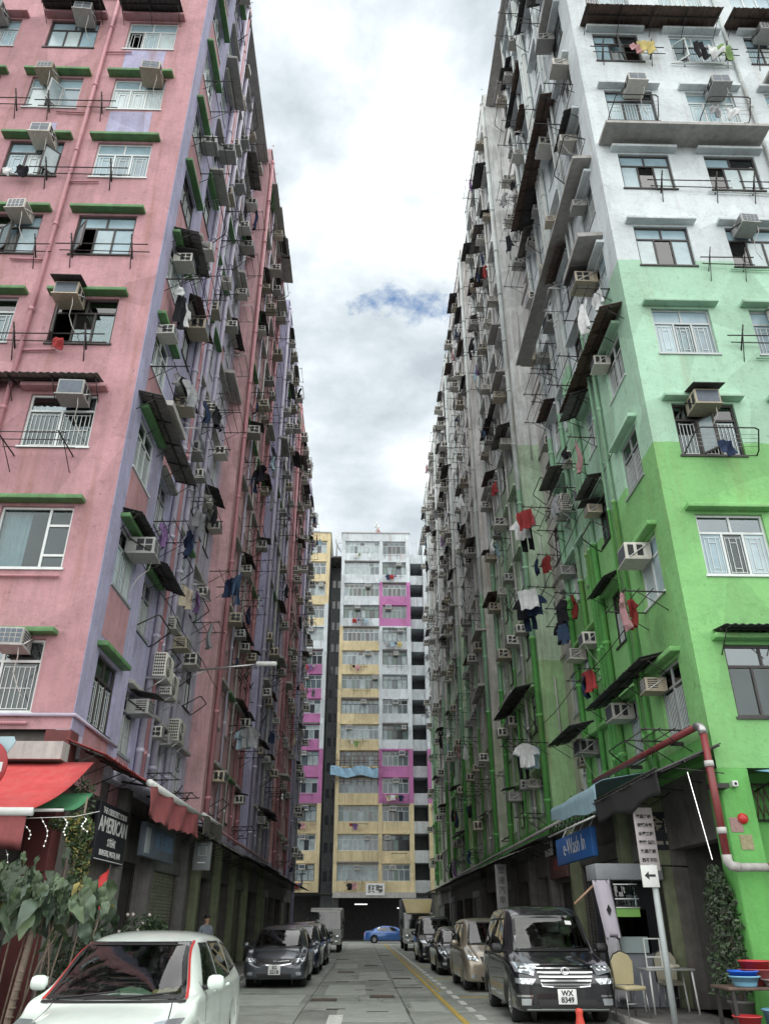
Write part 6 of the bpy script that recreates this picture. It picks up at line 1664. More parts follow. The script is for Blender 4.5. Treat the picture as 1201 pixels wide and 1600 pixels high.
# red fire main
fp = thing('fire_main', 'dark red fire pipe bending round the green corner above the shop', 'pipe', (6.1,14.0,2.5))
def wp(*a): return [Vector(q)-fp.location for q in a]
MB().tube(wp((6.1,14.02,2.62),(6.1,14.02,4.62)),.066,12).build('riser', M['red_pipe'], fp)
MB().tube(wp((6.1,14.02,4.62),(6.1,14.05,4.72),(6.1,14.12,4.78),(6.1,14.25,4.80)),.08,12).build('elbow', M['steel'], fp)
MB().tube(wp((6.1,14.25,4.80),(6.1,17.5,4.86),(6.12,21.4,4.94)),.064,12).build('main', M['red_pipe'], fp)
MB().tube(wp((6.1,14.02,2.62),(6.1,14.02,2.52),(6.15,14.02,2.45),(6.27,14.02,2.43)),.08,12).build('elbow', M['conc'], fp)
MB().tube(wp((6.27,14.02,2.43),(6.75,14.02,2.43)),.066,12).build('branch', M['conc'], fp); MB().tube(wp((6.75,14.02,2.43),(9,14.02,2.43)),.064,12).build('branch', M['red_pipe'], fp)
for z in (3.0,4.1): MB().tube(wp((6.1,14.02,z-.05),(6.1,14.02,z+.05)),.082,12).build('collar', M['pipe_grey'], fp)
for y in (15.6,18.2,20.6): MB().box(-.02,.26,y-14-.02,y-14+.02,2.22,2.3).build('clip', M['metal_dk'], fp)
MB().box(-.02,.3,.05,.3,1.2,1.28).build('clip', M['metal_dk'], fp)
MB().tube(wp((6.15,21.4,4.94),(6.2,21.5,4.94),(6.3,21.5,4.6)),.09,10).build('elbow', M['steel'], fp)
tl = thing('tube_light', 'long thin white tube hanging upright beside the red fire pipe', 'lamp', (5.72,14.1,2.55))
MB().tube([(.16,0,0),(0,0,1.42)],.0055,8).build('tube', M['tube_lit'], tl); MB().tube([(0,0,1.42),(0,0.05,1.56)],.008,5).build('hanger', M['metal_dk'], tl)

# ---- signs
def sign_text(parent, rows, side):
    for t,size,dx,z,mt,sp,bo in rows: inst('lettering', text_mesh(t,size,mt,.004,sp,bo), parent, (dx,-.045,z))
M['letter_w'] = mat('white_letter', (.75,.76,.74), .5); M['board_dk'] = mat('dark_blue_board', (.02,.022,.03), .5, var=.2)
s1 = thing('shop_sign', 'dark restaurant board with white AMERICAN lettering on left street wall', 'sign', P('L',XL,17.5,-.05,3.22), RZ['L'])
MB().bbox(-1.05,1.05,-.04,.06,-.52,.55,.01).build('board', M['board_dk'], s1)
MB().box(-1.0,1.0,-.0425,-.04,-.50,-.485).build('rule', M['letter_w'], s1)
sign_text(s1, [('THE CRESCENT MOON',.165,.0,.40,M['letter_w'],1.0,.001),('AMERICAN',.40,.0,.14,M['letter_w'],1.02,.006),('STEAK',.20,.0,-.17,M['letter_w'],1.0,.003),('BURGERS, PASTA, BAR',.15,.0,-.37,M['letter_w'],1.0,.002)], 'L')
for x in (-.08,.08): MB().box(x-.05,x+.05,-.0445,-.04,.29,.298).build('dash', M['letter_w'], s1); MB().box(x-.04,x+.04,-.0445,-.04,-.075,-.067).build('dash', M['letter_w'], s1)
s2 = thing('shop_sign', 'faded grey blue shop sign between the restaurant board and olive shutter', 'sign', P('L',XL,20.7,-.3,3.32), RZ['L'])
MB().bbox(-1.55,1.55,-.04,.10,-.36,.36,.01).build('board', mat('grey_blue_board', (.12,.15,.19), .6, var=.3, dirt=.4), s2)
for x in (-1.2,1.2): MB().tube([(x,.05,.3),(x,.5,.6)],.015,5).build('stay', M['metal_dk'], s2)
MB().bbox(-1.5,-1.1,-.06,-.035,-.3,.25,.02).build('motif', mat('pale_motif', (.36,.40,.42), .6), s2)
inst('lettering', text_mesh('新光電器', .42, mat('blue_letter', (.12,.20,.32), .6), .004, 1.1, .006), s2, (.4,-.045,.02))
s3 = thing('light_box', 'grey light box sign hanging over the left pavement facing the camera', 'sign', (-4.86,25.6,3.0))
MB().bbox(-.26,.26,-.09,.09,0,.80,.02).build('box', mat('grey_box_paint', (.20,.22,.23), .5), s3)
MB().box(-.12,.14,-.095,-.088,.40,.66).build('panel', mat('pale_panel', (.45,.50,.50), .5, var=.2), s3)
for i in range(4): MB().box(-.09,.11,-.099,-.094,.44+.055*i,.46+.055*i).build('print_line', M['black'], s3)
MB().box(-.07,.10,-.095,-.088,.72,.735).build('dash', M['letter_w'], s3); MB().box(-.12,.12,-.095,-.088,.2,.23).build('dash', M['letter_w'], s3)
MB().tube([(0,0,.8),(0,0,1.2)],.02,6).build('hanger', M['metal_dk'], s3); MB().tube([(-.5,0,1.18),(.1,0,1.18)],.02,6).build('bracket', M['metal_dk'], s3)
s4 = thing('shop_sign', 'bright blue shop sign with white script e Wash In on the right', 'sign', P('R',XR,22.6,-.65,3.42), RZ['R'])
MB().bbox(-1.95,1.95,-.04,.10,-.34,.34,.01).build('board', mat('bright_blue_board', (.035,.16,.50), .5, var=.15), s4)
inst('lettering', text_mesh('e-Wash In', .58, M['letter_w'], .004, 1.0, -.004), s4, (.15,-.045,.03))
for x in (-1.5,-.5,.5,1.5): MB().tube([(x,.03,.3),(x,.3,.75)],.018,5).build('stay', M['white_paint'], s4)
s5 = thing('notice_board', 'tall pinkish white notice board with black Chinese characters on the right', 'sign', (5.42,15.9,2.48), RAD(4))
MB().bbox(-.19,.19,-.02,.02,0,1.12,.006).build('board', mat('pinkish_board', (.55,.50,.50), .6, var=.12, dirt=.25), s5)
for i,(t,sz) in enumerate([('專業維修',.075),('安裝冷氣',.075),('水電工程',.075),('電器 清潔',.075),('家居維修',.075),('西不子醫',.075)]):
    inst('lettering', text_mesh(t,sz,M['black'],.002,1.0,.003), s5, (0,-.024,.95-.155*i))
MB().tube([(0,.03,1.05),(.75,.25,1.45)],.012,5).build('stay', M['metal_dk'], s5); MB().tube([(0,.04,.1),(.95,.45,.1)],.015,5).build('stay', M['metal_dk'], s5)
s6 = thing('shop_sign', 'dark shop sign with pale Chinese characters above the corner shop', 'sign', (6.1,18.02,3.35), RAD(0))
MB().bbox(-.02,2.9,-.04,.06,-.35,.42,.01).build('board', M['board_dk'], s6)
inst('lettering', text_mesh('金記建築材料行', .36, mat('pale_gold_letter', (.45,.43,.34), .6), .004, 1.0, .004), s6, (1.35,-.045,.14))
for q in range(11): MB().box(.25+.2*q,.25+.2*q+random.choice([.08,.14]),-.046,-.041,-.24,-.17).build('print_line', mat('pale_gold_letter', (.45,.43,.34), .6), s6)
s7 = thing('shop_sign', 'small white panel sign with dark print above the brown doors', 'sign', P('R',XR,28.6,-.02,3.85), RZ['R'])
MB().bbox(-.5,.5,-.03,.04,-.22,.22,.01).build('board', M['white_paint'], s7)
inst('lettering', text_mesh('民聯大廈', .22, M['black'], .003, 1.0, .004), s7, (0,-.035,.07))
s8 = thing('shop_sign', 'dull red shop board beneath the small white panel on the right', 'sign', P('R',XR,27.3,-.05,3.25), RZ['R'])
MB().bbox(-1.2,1.2,-.03,.06,-.36,.30,.01).build('board', mat('dull_red_board', (.12,.06,.055), .7, var=.3), s8)
inst('lettering', text_mesh('華豐行', .36, mat('dull_red_letter', (.30,.05,.05), .6), .003, 1.2), s8, (0,-.035,-.02))
s9 = thing('notice_board', 'narrow grey vertical sign hanging over dark shops on the right', 'sign', (5.35,33.0,1.9))
MB().bbox(-.22,.22,-.04,.04,0,1.75,.01).build('board', mat('grey_sign', (.30,.30,.30), .6, var=.2), s9)
for i,t in enumerate('眾達汽車'): inst('lettering', text_mesh(t,.28,M['black'],.002), s9, (0,-.043,1.5-.34*i))
MB().tube([(.1,0,1.75),(.1,0,2.2)],.02,6).build('hanger', M['metal_dk'], s9)
# lit tubes in the right-hand shops
for i,(y,z) in enumerate(((30.2,2.86),(31.2,2.86),(34.4,2.9))):
    t = thing('tube_light', '%s lit tube lamp inside the dark shops on the right' % names[i], 'lamp', (XR+1.0,y,z), RZ['R'], 'shop tube lights')
    MB().box(-.35,.35,-.03,.03,-.03,.03).build('tube', M['tube_lit'], t); MB().box(-.36,.36,-.05,.05,.03,.3).build('fitting', M['white_paint'], t)
t = thing('tube_light', 'lit tube lamp in a dark shop near the left street end', 'lamp', (XL-.9,52.5,2.8), RZ['L'], 'shop tube lights')
MB().box(-.5,.5,-.03,.03,-.03,.03).build('tube', M['tube_lit'], t); MB().box(-.52,.52,-.05,.05,.03,.4).build('fitting', M['white_paint'], t)
# traffic signs
ne = thing('no_entry_sign', 'round red no entry sign with white bar at the left edge', 'traffic sign', (-5.36,11.3,0.1))
MB().lathe([(.001,.0),(.37,.0),(.385,.012),(.37,.024),(.001,.024)],40,M=Matrix.Translation((0,0,3.43))@Matrix.Rotation(math.pi/2,4,'X')).build('plate', mat('sign_red', (.30,.018,.022), .4), ne)
MB().box(-.32,.32,-.034,-.024,3.36,3.49).build('bar', mat('sign_white', (.6,.62,.62), .4), ne)
MB().tube([(0,.05,0),(0,.05,4.1)],.038,10).build('post', M['steel'], ne)
tr = thing('triangle_sign', 'pale blue back of a triangular sign above the no entry sign', 'traffic sign', (-5.33,11.42,3.5))
MB().prism([(-.36,.46),(.0,-.12),(.14,.02),(.34,.40),(.30,.47)],-.01,.01).build('plate', mat('pale_blue_sign', (.36,.50,.54), .5), tr); MB().box(-.05,.05,-.08,-.01,.1,.2).build('clamp', M['steel'], tr)
ow = thing('one_way_sign', 'white plate with black arrow on a grey street post, right pavement', 'traffic sign', (5.25,15.3,.112))
MB().tube([(0,0,0),(0,0,2.44)],.055,12).build('post', mat('grey_post', (.42,.47,.47), .5, var=.1), ow)
MB().bbox(-.24,.06,-.085,-.06,2.06,2.42,.005).build('plate', M['white_paint'], ow)
MB().prism([(-.19,2.25),(-.11,2.32),(-.11,2.27),(.01,2.27),(.01,2.23),(-.11,2.23),(-.11,2.18)],-.0885,-.0855).build('arrow', M['black'], ow)
# street lamp arm on the left wall
lp = thing('street_lamp', 'street lamp on a long thin arm from the left street wall', 'street lamp', P('L',XL-.5,23.2,0,8.35))
MB().tube([(0,0,0),(1.6,0,.18),(2.6,0,.28)],.03,8).build('arm', M['steel'], lp); MB().bbox(2.45,3.1,-.09,.09,.22,.36,.05).build('lamp_head', M['white_paint'], lp)
MB().tube([(0,0,-.35),(1.0,0,.1)],.015,6).build('stay', M['steel'], lp)

# ------------------------------------------------------------------ pavement furniture on the right
booth = thing('food_booth', 'grey street booth with glass screen and grey fascia beside the table', 'booth', (5.6,18.2,.11))
MB().bbox(-.68,.75,-.32,.5,2.30,2.62,.02).build('fascia', mat('booth_grey', (.30,.32,.34), .6, var=.15), booth)
for x in (-.62,.70):
    for y in (-.2,.45): MB().box(x-.025,x+.025,y-.025,y+.025,0,2.31).build('post', M['metal_dk'], booth)
MB().box(-.58,.66,-.18,.42,.02,.95).build('counter', mat('booth_panel', (.25,.27,.30), .5, var=.15), booth)
MB().box(-.55,.30,-.215,-.205,.95,1.75).build('screen', M['dark_glass'], booth)
MB().box(-.58,.66,.40,.44,.95,2.3).build('back_panel', M['board_dk'], booth)
MB().box(-.50,.25,-.24,-.20,.96,1.25).build('label_panel', mat('pale_teal_panel', (.34,.42,.42), .5), booth)
MB().tube([(-1.2,-.3,1.85),(-.6,-.28,2.32)],.025,6).build('prop_pole', mat('bare_wood', (.42,.27,.18), .7), booth)
cage = thing('plastic_cage', 'clear plastic cage with pale green base hanging in the booth', 'cage', (5.45,17.88,1.72))
MB().box(-.24,.24,-.16,.16,0,.16).build('base', mat('lime_base', (.20,.42,.10), .5), cage)
MB().bbox(-.25,.25,-.17,.17,.17,.62,.05).build('cover', M['car_glass'], cage)
for z in (.17,.33,.6):
    mb = MB(); mb.tube([(-.25,-.175,z),(.25,-.175,z)],.012,6); mb.build('bar', M['white_paint'], cage)
for x in (-.2,.2): MB().tube([(x,0,.6),(x,.1,.75)],.01,5).build('hook', M['metal_dk'], cage)
bn = thing('banner', 'narrow lilac white banner with dark diamond hanging beside the booth', 'banner', (4.95,17.75,.15))
cloth_sheet(lambda u,v: (-.17+.38*u+.09*v*(1-u)*.6+.10*v, .03*math.sin(u*6), 2.25-1.05*v), 8, 10, mat('lilac_white_cloth', (.58,.54,.62), .8, var=.1), 'upper_cloth', bn)
cloth_sheet(lambda u,v: (-.02+.28*u+.10*v, .03*math.sin(u*6+1)+.01, 1.2-1.1*v), 8, 10, mat('dirty_white_cloth', (.42,.41,.44), .8, var=.25), 'lower_cloth', bn)
MB().prism([(.10,1.80),(.15,1.70),(.10,1.58),(.05,1.70)],-.045,-.040).build('diamond', M['black'], bn)
MB().tube([(.2,.05,-.03),(.2,.05,2.3)],.02,6).build('pole', M['steel'], bn)
def chair(label, x, y, rz, seat, tone):
    o = thing('chair', label, 'chair', (x,y,.113), rz, 'banquet chairs on the right pavement')
    MB().bbox(-.21,.21,-.22,.20,.42,.49,.03).build('seat', tone, o)
    mb = MB(); vs=[(-.19,.50),(.19,.50),(.21,.86),(.13,.97),(0,1.02),(-.13,.97),(-.21,.86)]
    mb.prism(vs,.19,.24); mb.build('backrest', tone, o)
    MB().tube([(-.2,.25,.45),(-.215,.25,.86),(-.135,.25,.98),(0,.25,1.035),(.135,.25,.98),(.215,.25,.86),(.2,.25,.45)],.013,6).build('back_frame', M['metal_dk'], o)
    for sx in (-1,1):
        MB().tube([(sx*.19,-.18,.43),(sx*.21,-.22,0)],.012,6).build('leg', M['steel'], o); MB().tube([(sx*.19,.2,.45),(sx*.2,.28,0)],.012,6).build('leg', M['steel'], o)
    MB().tube([(-.2,-.2,.22),(.2,-.2,.22)],.008,5).build('stretcher', M['steel'], o)
    return o
yel = mat('cream_vinyl', (.52,.46,.28), .6, var=.1)
chair('cream vinyl banquet chair beside the black van', 4.88, 16.35, RAD(12), None, yel)
chair('cream vinyl banquet chair on the far side of the table', 6.05, 17.55, RAD(-4), None, mat('grey_cream_vinyl', (.40,.38,.29), .6, var=.1))
tb = thing('folding_table', 'grey folding table on white tubular legs, right pavement', 'table', (5.78,17.0,.113))
MB().bbox(-.45,.48,-.3,.3,.70,.735,.008).build('tabletop', mat('table_top', (.33,.35,.33), .5, var=.15), tb)
for x in (-.38,.42):
    for y in (-.26,.26): MB().tube([(x,y,.70),(x+.03*(1 if x > 0 else 0),y,0)],.018,8).build('leg', M['white_paint'], tb)
fr_ = thing('display_stand', 'small white display frame standing on the folding table', 'display stand', (5.62,17.05,.85))
for a in ((-.16,-.14,.0,.5),(.14,.16,.0,.5)): MB().box(a[0],a[1],0,.02,a[2],a[3]).build('side', M['white_paint'], fr_)
for z in (.0,.17,.48): MB().box(-.14,.14,0,.02,z,z+.02).build('rail', M['white_paint'], fr_)
rg = tag(MB().sphere((0,0,.03),.09,n=12,m=7,sc=(1.5,1,.5)).sphere((.12,.03,.03),.06,n=10,m=6,sc=(1.3,1,.6)).sphere((-.1,-.03,.025),.06,n=10,m=6,sc=(1.3,1,.5)).build('rag', mat('cream_rag', (.55,.53,.42), .9, var=.3, vscale=15), None, (5.85,16.85,.848)), 'crumpled cream rag lying on the folding table', 'rag')
cn = thing('traffic_cone', 'small red traffic cone in front of the large black van', 'cone', (3.16,13.25,0.003))
MB().lathe([(.13,.03),(.045,.42),(.05,.44),(.055,.47),(.045,.50),(.001,.51)],20).build('cone', mat('cone_red', (.55,.06,.04), .5), cn); MB().bbox(-.17,.17,-.17,.17,0,.035,.01).build('base', M['rubber'], cn)
cr_ = thing('plastic_crate', 'low red plastic crate beside the cone at the frame bottom', 'crate', (3.75,13.1,.003))
mb = MB(); mb.box(-.28,.28,-.19,.19,0,.03); mb.build('floor', mat('crate_red', (.55,.06,.05), .5), cr_)
for a in ((-.28,.28,-.19,-.17),(-.28,.28,.17,.19)): MB().box(a[0],a[1],a[2],a[3],.03,.30).build('side', mat('crate_red', (.55,.06,.05), .5), cr_)
for a in ((-.28,-.26,-.17,.17),(.26,.28,-.17,.17)): MB().box(a[0],a[1],a[2],a[3],.03,.30).build('side', mat('crate_red', (.55,.06,.05), .5), cr_)
# stall of basins at the right edge
st = thing('stall_table', 'low dark stall table with plastic basins at the right edge', 'table', (6.1,13.75,.113))
MB().bbox(-.62,1.2,-.35,.35,.60,.64,.01).build('tabletop', M['metal_rust'], st)
for x in (-.55,1.1):
    for y in (-.3,.3): MB().box(x-.025,x+.025,y-.025,y+.025,0,.60).build('leg', M['metal_dk'], st)
def basin(label, x, y, z, r, h, mt, rot=0):
    o = inst('basin', cached(('bas',r,h,mt.name), lambda: MB().lathe([(.001,.0),(r*.70,.0),(r*.74,.012),(r*.95,h),(r*1.06,h),(r*1.06,h-.018),(r*.97,h-.012),(r*.73,.02),(.001,.02)][::1],28).mesh('basin', mt)), None, (x,y,z), (0,0,rot))
    return tag(o, label, 'basin', 'plastic basins on the stall')
mB, mb2_, mR, mR2 = mat('blue_plastic', (.02,.12,.62), .4), mat('light_blue_plastic', (.22,.48,.66), .4), mat('red_plastic', (.50,.045,.05), .4), mat('dull_red_plastic', (.30,.06,.06), .45)
basin('light blue plastic basin, lower of the stacked pair on the stall', 5.83,13.6,.757,.22,.14,mb2_)
basin('deep blue plastic basin, upper of the stacked pair on the stall', 5.82,13.6,.80,.215,.165,mB)
basin('dull red plastic basin behind the blue pair on the stall', 6.13,13.85,.757,.24,.22,mR2)
basin('bright red plastic basin, topmost at the right edge of stall', 6.14,13.85,.83,.23,.26,mR)
basin('grey plastic basin at the right edge of the stall front', 6.28,13.55,.757,.2,.1,mat('grey_plastic', (.30,.27,.26), .5))
basin('red plastic bucket on the ground under the stall', 5.72,13.5,.113,.20,.28,mR)
basin('blue tub on the ground under the stall, right edge', 6.22,13.5,.113,.24,.36,mb2_)

# ------------------------------------------------------------------ plants
def leaf_mesh(L, W, mt, droop=.25):
    """heart-shaped blade with a folded midrib, drooping tip and rippled edge"""
    def f():
        mb = MB(); n, m = 10, 6; vs=[]; fs=[]; ph = L*91+droop*7
        for i in range(n+1):
            t = i/n
            w = W*(.42+.58*math.sin(min(1,t/.30)*math.pi/2) if t < .30 else max(0,(1-((t-.30)/.70)**1.35)))
            for k in range(m+1):
                x = (k/m-.5)*w; e = abs(k/m-.5)*2
                vs.append((x, t*L-.10*L*e*e*(1-t)*(t < .3), -droop*L*t*t+.30*abs(x)-.55*x*x/max(W,.01)+.018*math.sin(t*13+ph)*e))
        for i in range(n):
            for k in range(m): a=i*(m+1)+k; fs.append((a,a+1,a+m+2,a+m+1))
        mb.add(vs,fs,0,True); return mb.mesh('leaf', mt)
    return cached(('lf',L,round(W,3),mt.name,droop), f)
def leaf_mat(name, c, tr=.25):
    m = mat(name, c, .5, var=.25, vscale=9, rnd=.3)
    return m
G1, G2, G3, G4 = leaf_mat('leaf_green', (.075,.115,.055)), leaf_mat('leaf_blue_green', (.06,.092,.062)), leaf_mat('leaf_yellow', (.26,.22,.06)), leaf_mat('leaf_dark', (.03,.055,.025))
G5 = leaf_mat('leaf_dull', (.09,.135,.08))
bark = mat('ringed_bark', (.20,.155,.12), .85, var=.35, vscale=14, bump=.4)
random.seed(11)
pl = thing('tropical_plant', 'tall broad-leaved plant with ringed trunk behind the white car', 'plant', (-4.6,12.1,.08))
tk = MB(); pth = [(.05,-.2,0),(.08,-.2,.5),(.14,-.22,1.0),(.2,-.25,1.5),(.22,-.25,1.9)]
tk.tube(pth,[.05,.045,.045,.04,.03],10)
for i in range(16):
    z = .15+.1*i; tk.tube([(.06+.08*z,-.2-.02*z,z),(.06+.08*z,-.2-.02*z,z+.02)],.052-.006*z,10)
tk.build('trunk', bark, pl)
for i in range(9):
    a = random.uniform(-.4,.7); MB().tube([(.1+.12*i-.3,-.1,.0),(.1+.12*i-.3+a*.4,-.1,1.0),(.1+.12*i-.3+a,-.15,1.75)],.012,6).build('stem', bark, pl)
for i in range(290):
    cx = random.choice([-.55,-.3,.0,.25,.5,.75]); px, py, pz = cx+random.gauss(0,.2), random.uniform(-.7,.4), 1.95+random.gauss(0,.17)-.25*max(0,cx-.2)
    L_ = random.choice([.17,.22,.27,.32]); 
    me = leaf_mesh(L_, L_*random.choice([.55,.66]), random.choice([G1,G1,G2,G4,G5,G3 if i % 8 == 0 else G5]), random.choice([.25,.5,.8]))
    yaw = random.choice([math.pi,math.pi,0])+random.uniform(-1.1,1.1)
    inst('leaf', me, pl, (px,py,pz), (RAD(random.uniform(-95,-25)),random.uniform(-.5,.5),yaw))
def foliage(parent, fn, n, size, mats, name='foliage'):
    for mi, mt in enumerate(mats):
        vs=[]; fs=[]
        for i in range(n//len(mats)):
            c = Vector(fn()); s = size*random.uniform(.6,1.3); q = Quaternion((random.gauss(0,1),random.gauss(0,1),random.gauss(0,1),random.gauss(0,1))).normalized()
            b = len(vs)
            for p in ((-.5,0,0),(-.1,-.26,.12),(.55,0,-.06),(-.1,.26,.12)): vs.append(c+q@(Vector(p)*s))
            fs += [(b,b+1,b+2),(b,b+2,b+3)]
        mb = MB(); mb.add(vs,fs); o = mb.build(name, mt, parent); o['kind'] = 'stuff'
def blob(cx,cy,cz,rx,ry,rz_):
    def f():
        while True:
            p = (random.uniform(-1,1),random.uniform(-1,1),random.uniform(-1,1))
            if sum(q*q for q in p) < 1: return (cx+p[0]*rx,cy+p[1]*ry,cz+p[2]*rz_)
    return f
def mixf(*fs): return lambda: random.choice(fs)()
vn = thing('climbing_vine', 'leafy vine hanging from the corner of the red awning', 'vine', (-4.35,12.9,.08))
MB().tube([(0,.1,0),(.03,.05,1.4),(-.02,0,2.4),(-.05,.2,3.3)],[.03,.025,.02,.015],6).build('stem', bark, vn)
foliage(vn, mixf(blob(-.02,0,2.75,.22,.2,.28),blob(-.02,0,2.75,.22,.2,.28),blob(.05,.05,2.35,.16,.15,.4),blob(.05,.05,2.0,.13,.13,.45),blob(-.25,.2,2.9,.35,.2,.12)), 2600, .07, [leaf_mat('vine_green',(.11,.19,.05)),G1,G3,G4])  # brighter green leaves mixed at random with darker and yellow ones
v2 = thing('climbing_vine', 'dark ivy creeping up the red wall above the restaurant board', 'vine', (-5.1,14.5,.1))
MB().tube([(0,0,0),(.05,0,2.2),(.05,.1,4.0)],[.02,.018,.01],6).build('stem', bark, v2)
foliage(v2, mixf(blob(.1,.2,3.4,.15,.5,.5),blob(.08,.1,2.9,.12,.3,.5)), 500, .08, [G4,G1])
b1 = thing('shrub', 'dense green shrub just behind the tropical plant and white car', 'shrub', (-3.95,13.0,.05))
MB().tube([(0,0,0),(.02,0,.6)],.03,6).build('stem', bark, b1); MB().lathe([(.001,.0),(.17,.0),(.24,.36),(.26,.36),(.26,.33),(.20,.32),(.001,.32)],20).build('pot', mR2, b1)
foliage(b1, mixf(blob(0,0,.95,.42,.4,.5),blob(-.35,0,.8,.35,.3,.45),blob(.1,0,1.25,.25,.25,.3)), 2600, .075, [G1,G4,G2])
b2 = thing('shrub', 'potted flowering shrub on the left pavement behind the white car roof', 'shrub', (-4.55,18.2,.113))
MB().lathe([(.001,.0),(.2,.0),(.27,.4),(.29,.4),(.29,.36),(.22,.35),(.001,.35)],20).build('pot', M['conc_dark'], b2); MB().tube([(0,0,.3),(0,0,1.0)],.025,6).build('stem', bark, b2)
foliage(b2, mixf(blob(0,0,1.15,.5,.5,.55),blob(.25,0,1.3,.3,.3,.35),blob(-.3,.1,1.0,.35,.3,.4)), 2600, .08, [G1,G4,G4])
for q in range(9): MB().sphere((random.uniform(-.4,.3),-.3+random.uniform(-.2,.2),random.uniform(1.1,1.65)),.035,n=8,m=5).build('flower', mat('pale_flower', (.55,.50,.46), .8), b2)
tr_ = thing('potted_conifer', 'tall dark bushy potted tree beside the green pillar on the right', 'tree', (6.22,14.75,.113))
MB().lathe([(.001,.0),(.17,.0),(.22,.38),(.24,.38),(.24,.34),(.19,.33),(.001,.33)],20).build('pot', M['conc_dark'], tr_); MB().tube([(0,0,.3),(0,0,2.3)],[.035,.012],8).build('trunk', bark, tr_)
def cone_f():
    z = random.uniform(0,1); a = random.uniform(0,6.283); r = (.34*(1-z)**.6+.10+.12*math.sin(a*3+z*11)*math.sin(z*7+a))*random.uniform(.15,1)**.5; return (r*math.cos(a)+.08*math.sin(z*5),r*math.sin(a),.5+1.8*z+random.uniform(-.1,.1))
foliage(tr_, cone_f, 2300, .10, [G4,leaf_mat('conifer_grey',(.055,.068,.048)),G1])
# pennants and string lights of the restaurant
M['clear'] = glass_mat('clear_film', (.75,.75,.78), .7, .12)
for nm,x,y,mt,lab in (('pennant',-3.95,13.1,mat('red_pennant', (.50,.03,.03), .6),'red pennant on a thin stick beside the restaurant'),('pennant',-4.28,13.0,M['clear'],'clear plastic pennant beside the red pennant')):
    o = thing(nm, lab, 'flag', (x,y,.1), 0, 'pennants by the restaurant')
    cloth_sheet(lambda u,v: (.06-.32*u*(.35+.65*v)+.03*v, .03*math.sin(u*5+v*3), 2.25-.12*u-.55*v*(.35+.65*(1-u*.2))), 8, 8, mt, 'cloth', o, .004)
    MB().tube([(-.02,.02,0),(.07,.02,2.3)],.010,6).build('stick', M['metal_dk'], o)
sl = thing('string_lights', 'strings of small white bulbs hanging under the red awning', 'string lights', (-5.0,12.35,3.0))
bulb = mat('white_bulb', (.9,.9,.85), .4, emit=.25)
bm_ = MB().sphere((0,0,0),.012,n=8,m=5).mesh('bulb', bulb)
for i in range(8):
    x0 = -1.15+.28*i; L_ = [.25,.65,.35,.62,.3,.4,.25,.2][i]
    pts = [(x0+.05*math.sin(j*.9+i)+.12*j/6,.03*math.cos(j),-.0-L_*j/6) for j in range(7)]
    MB().tube(pts,.004,4).build('wire', M['white_paint'], sl)
    for j in range(1,7): inst('bulb', bm_, sl, pts[j])
MB().tube([(-1.4,0,.02),(-.5,0,-.04),(.7,0,.0),(1.0,.2,.1)],.005,4).build('wire', M['white_paint'], sl)
fb = thing('planter_fence', 'dark planter fence below the awning left of the tropical plant', 'fence', (-6.2,12.3,.0))
for i in range(14): MB().bbox(-2.6+.27*i,-2.36+.27*i,-.02,.03,.05,1.75,.008).build('board', M['black'], fb)
MB().box(-2.65,1.2,.03,.07,.4,.5).build('rail', M['black'], fb); MB().box(-2.65,1.2,.03,.07,1.3,1.4).build('rail', M['black'], fb)

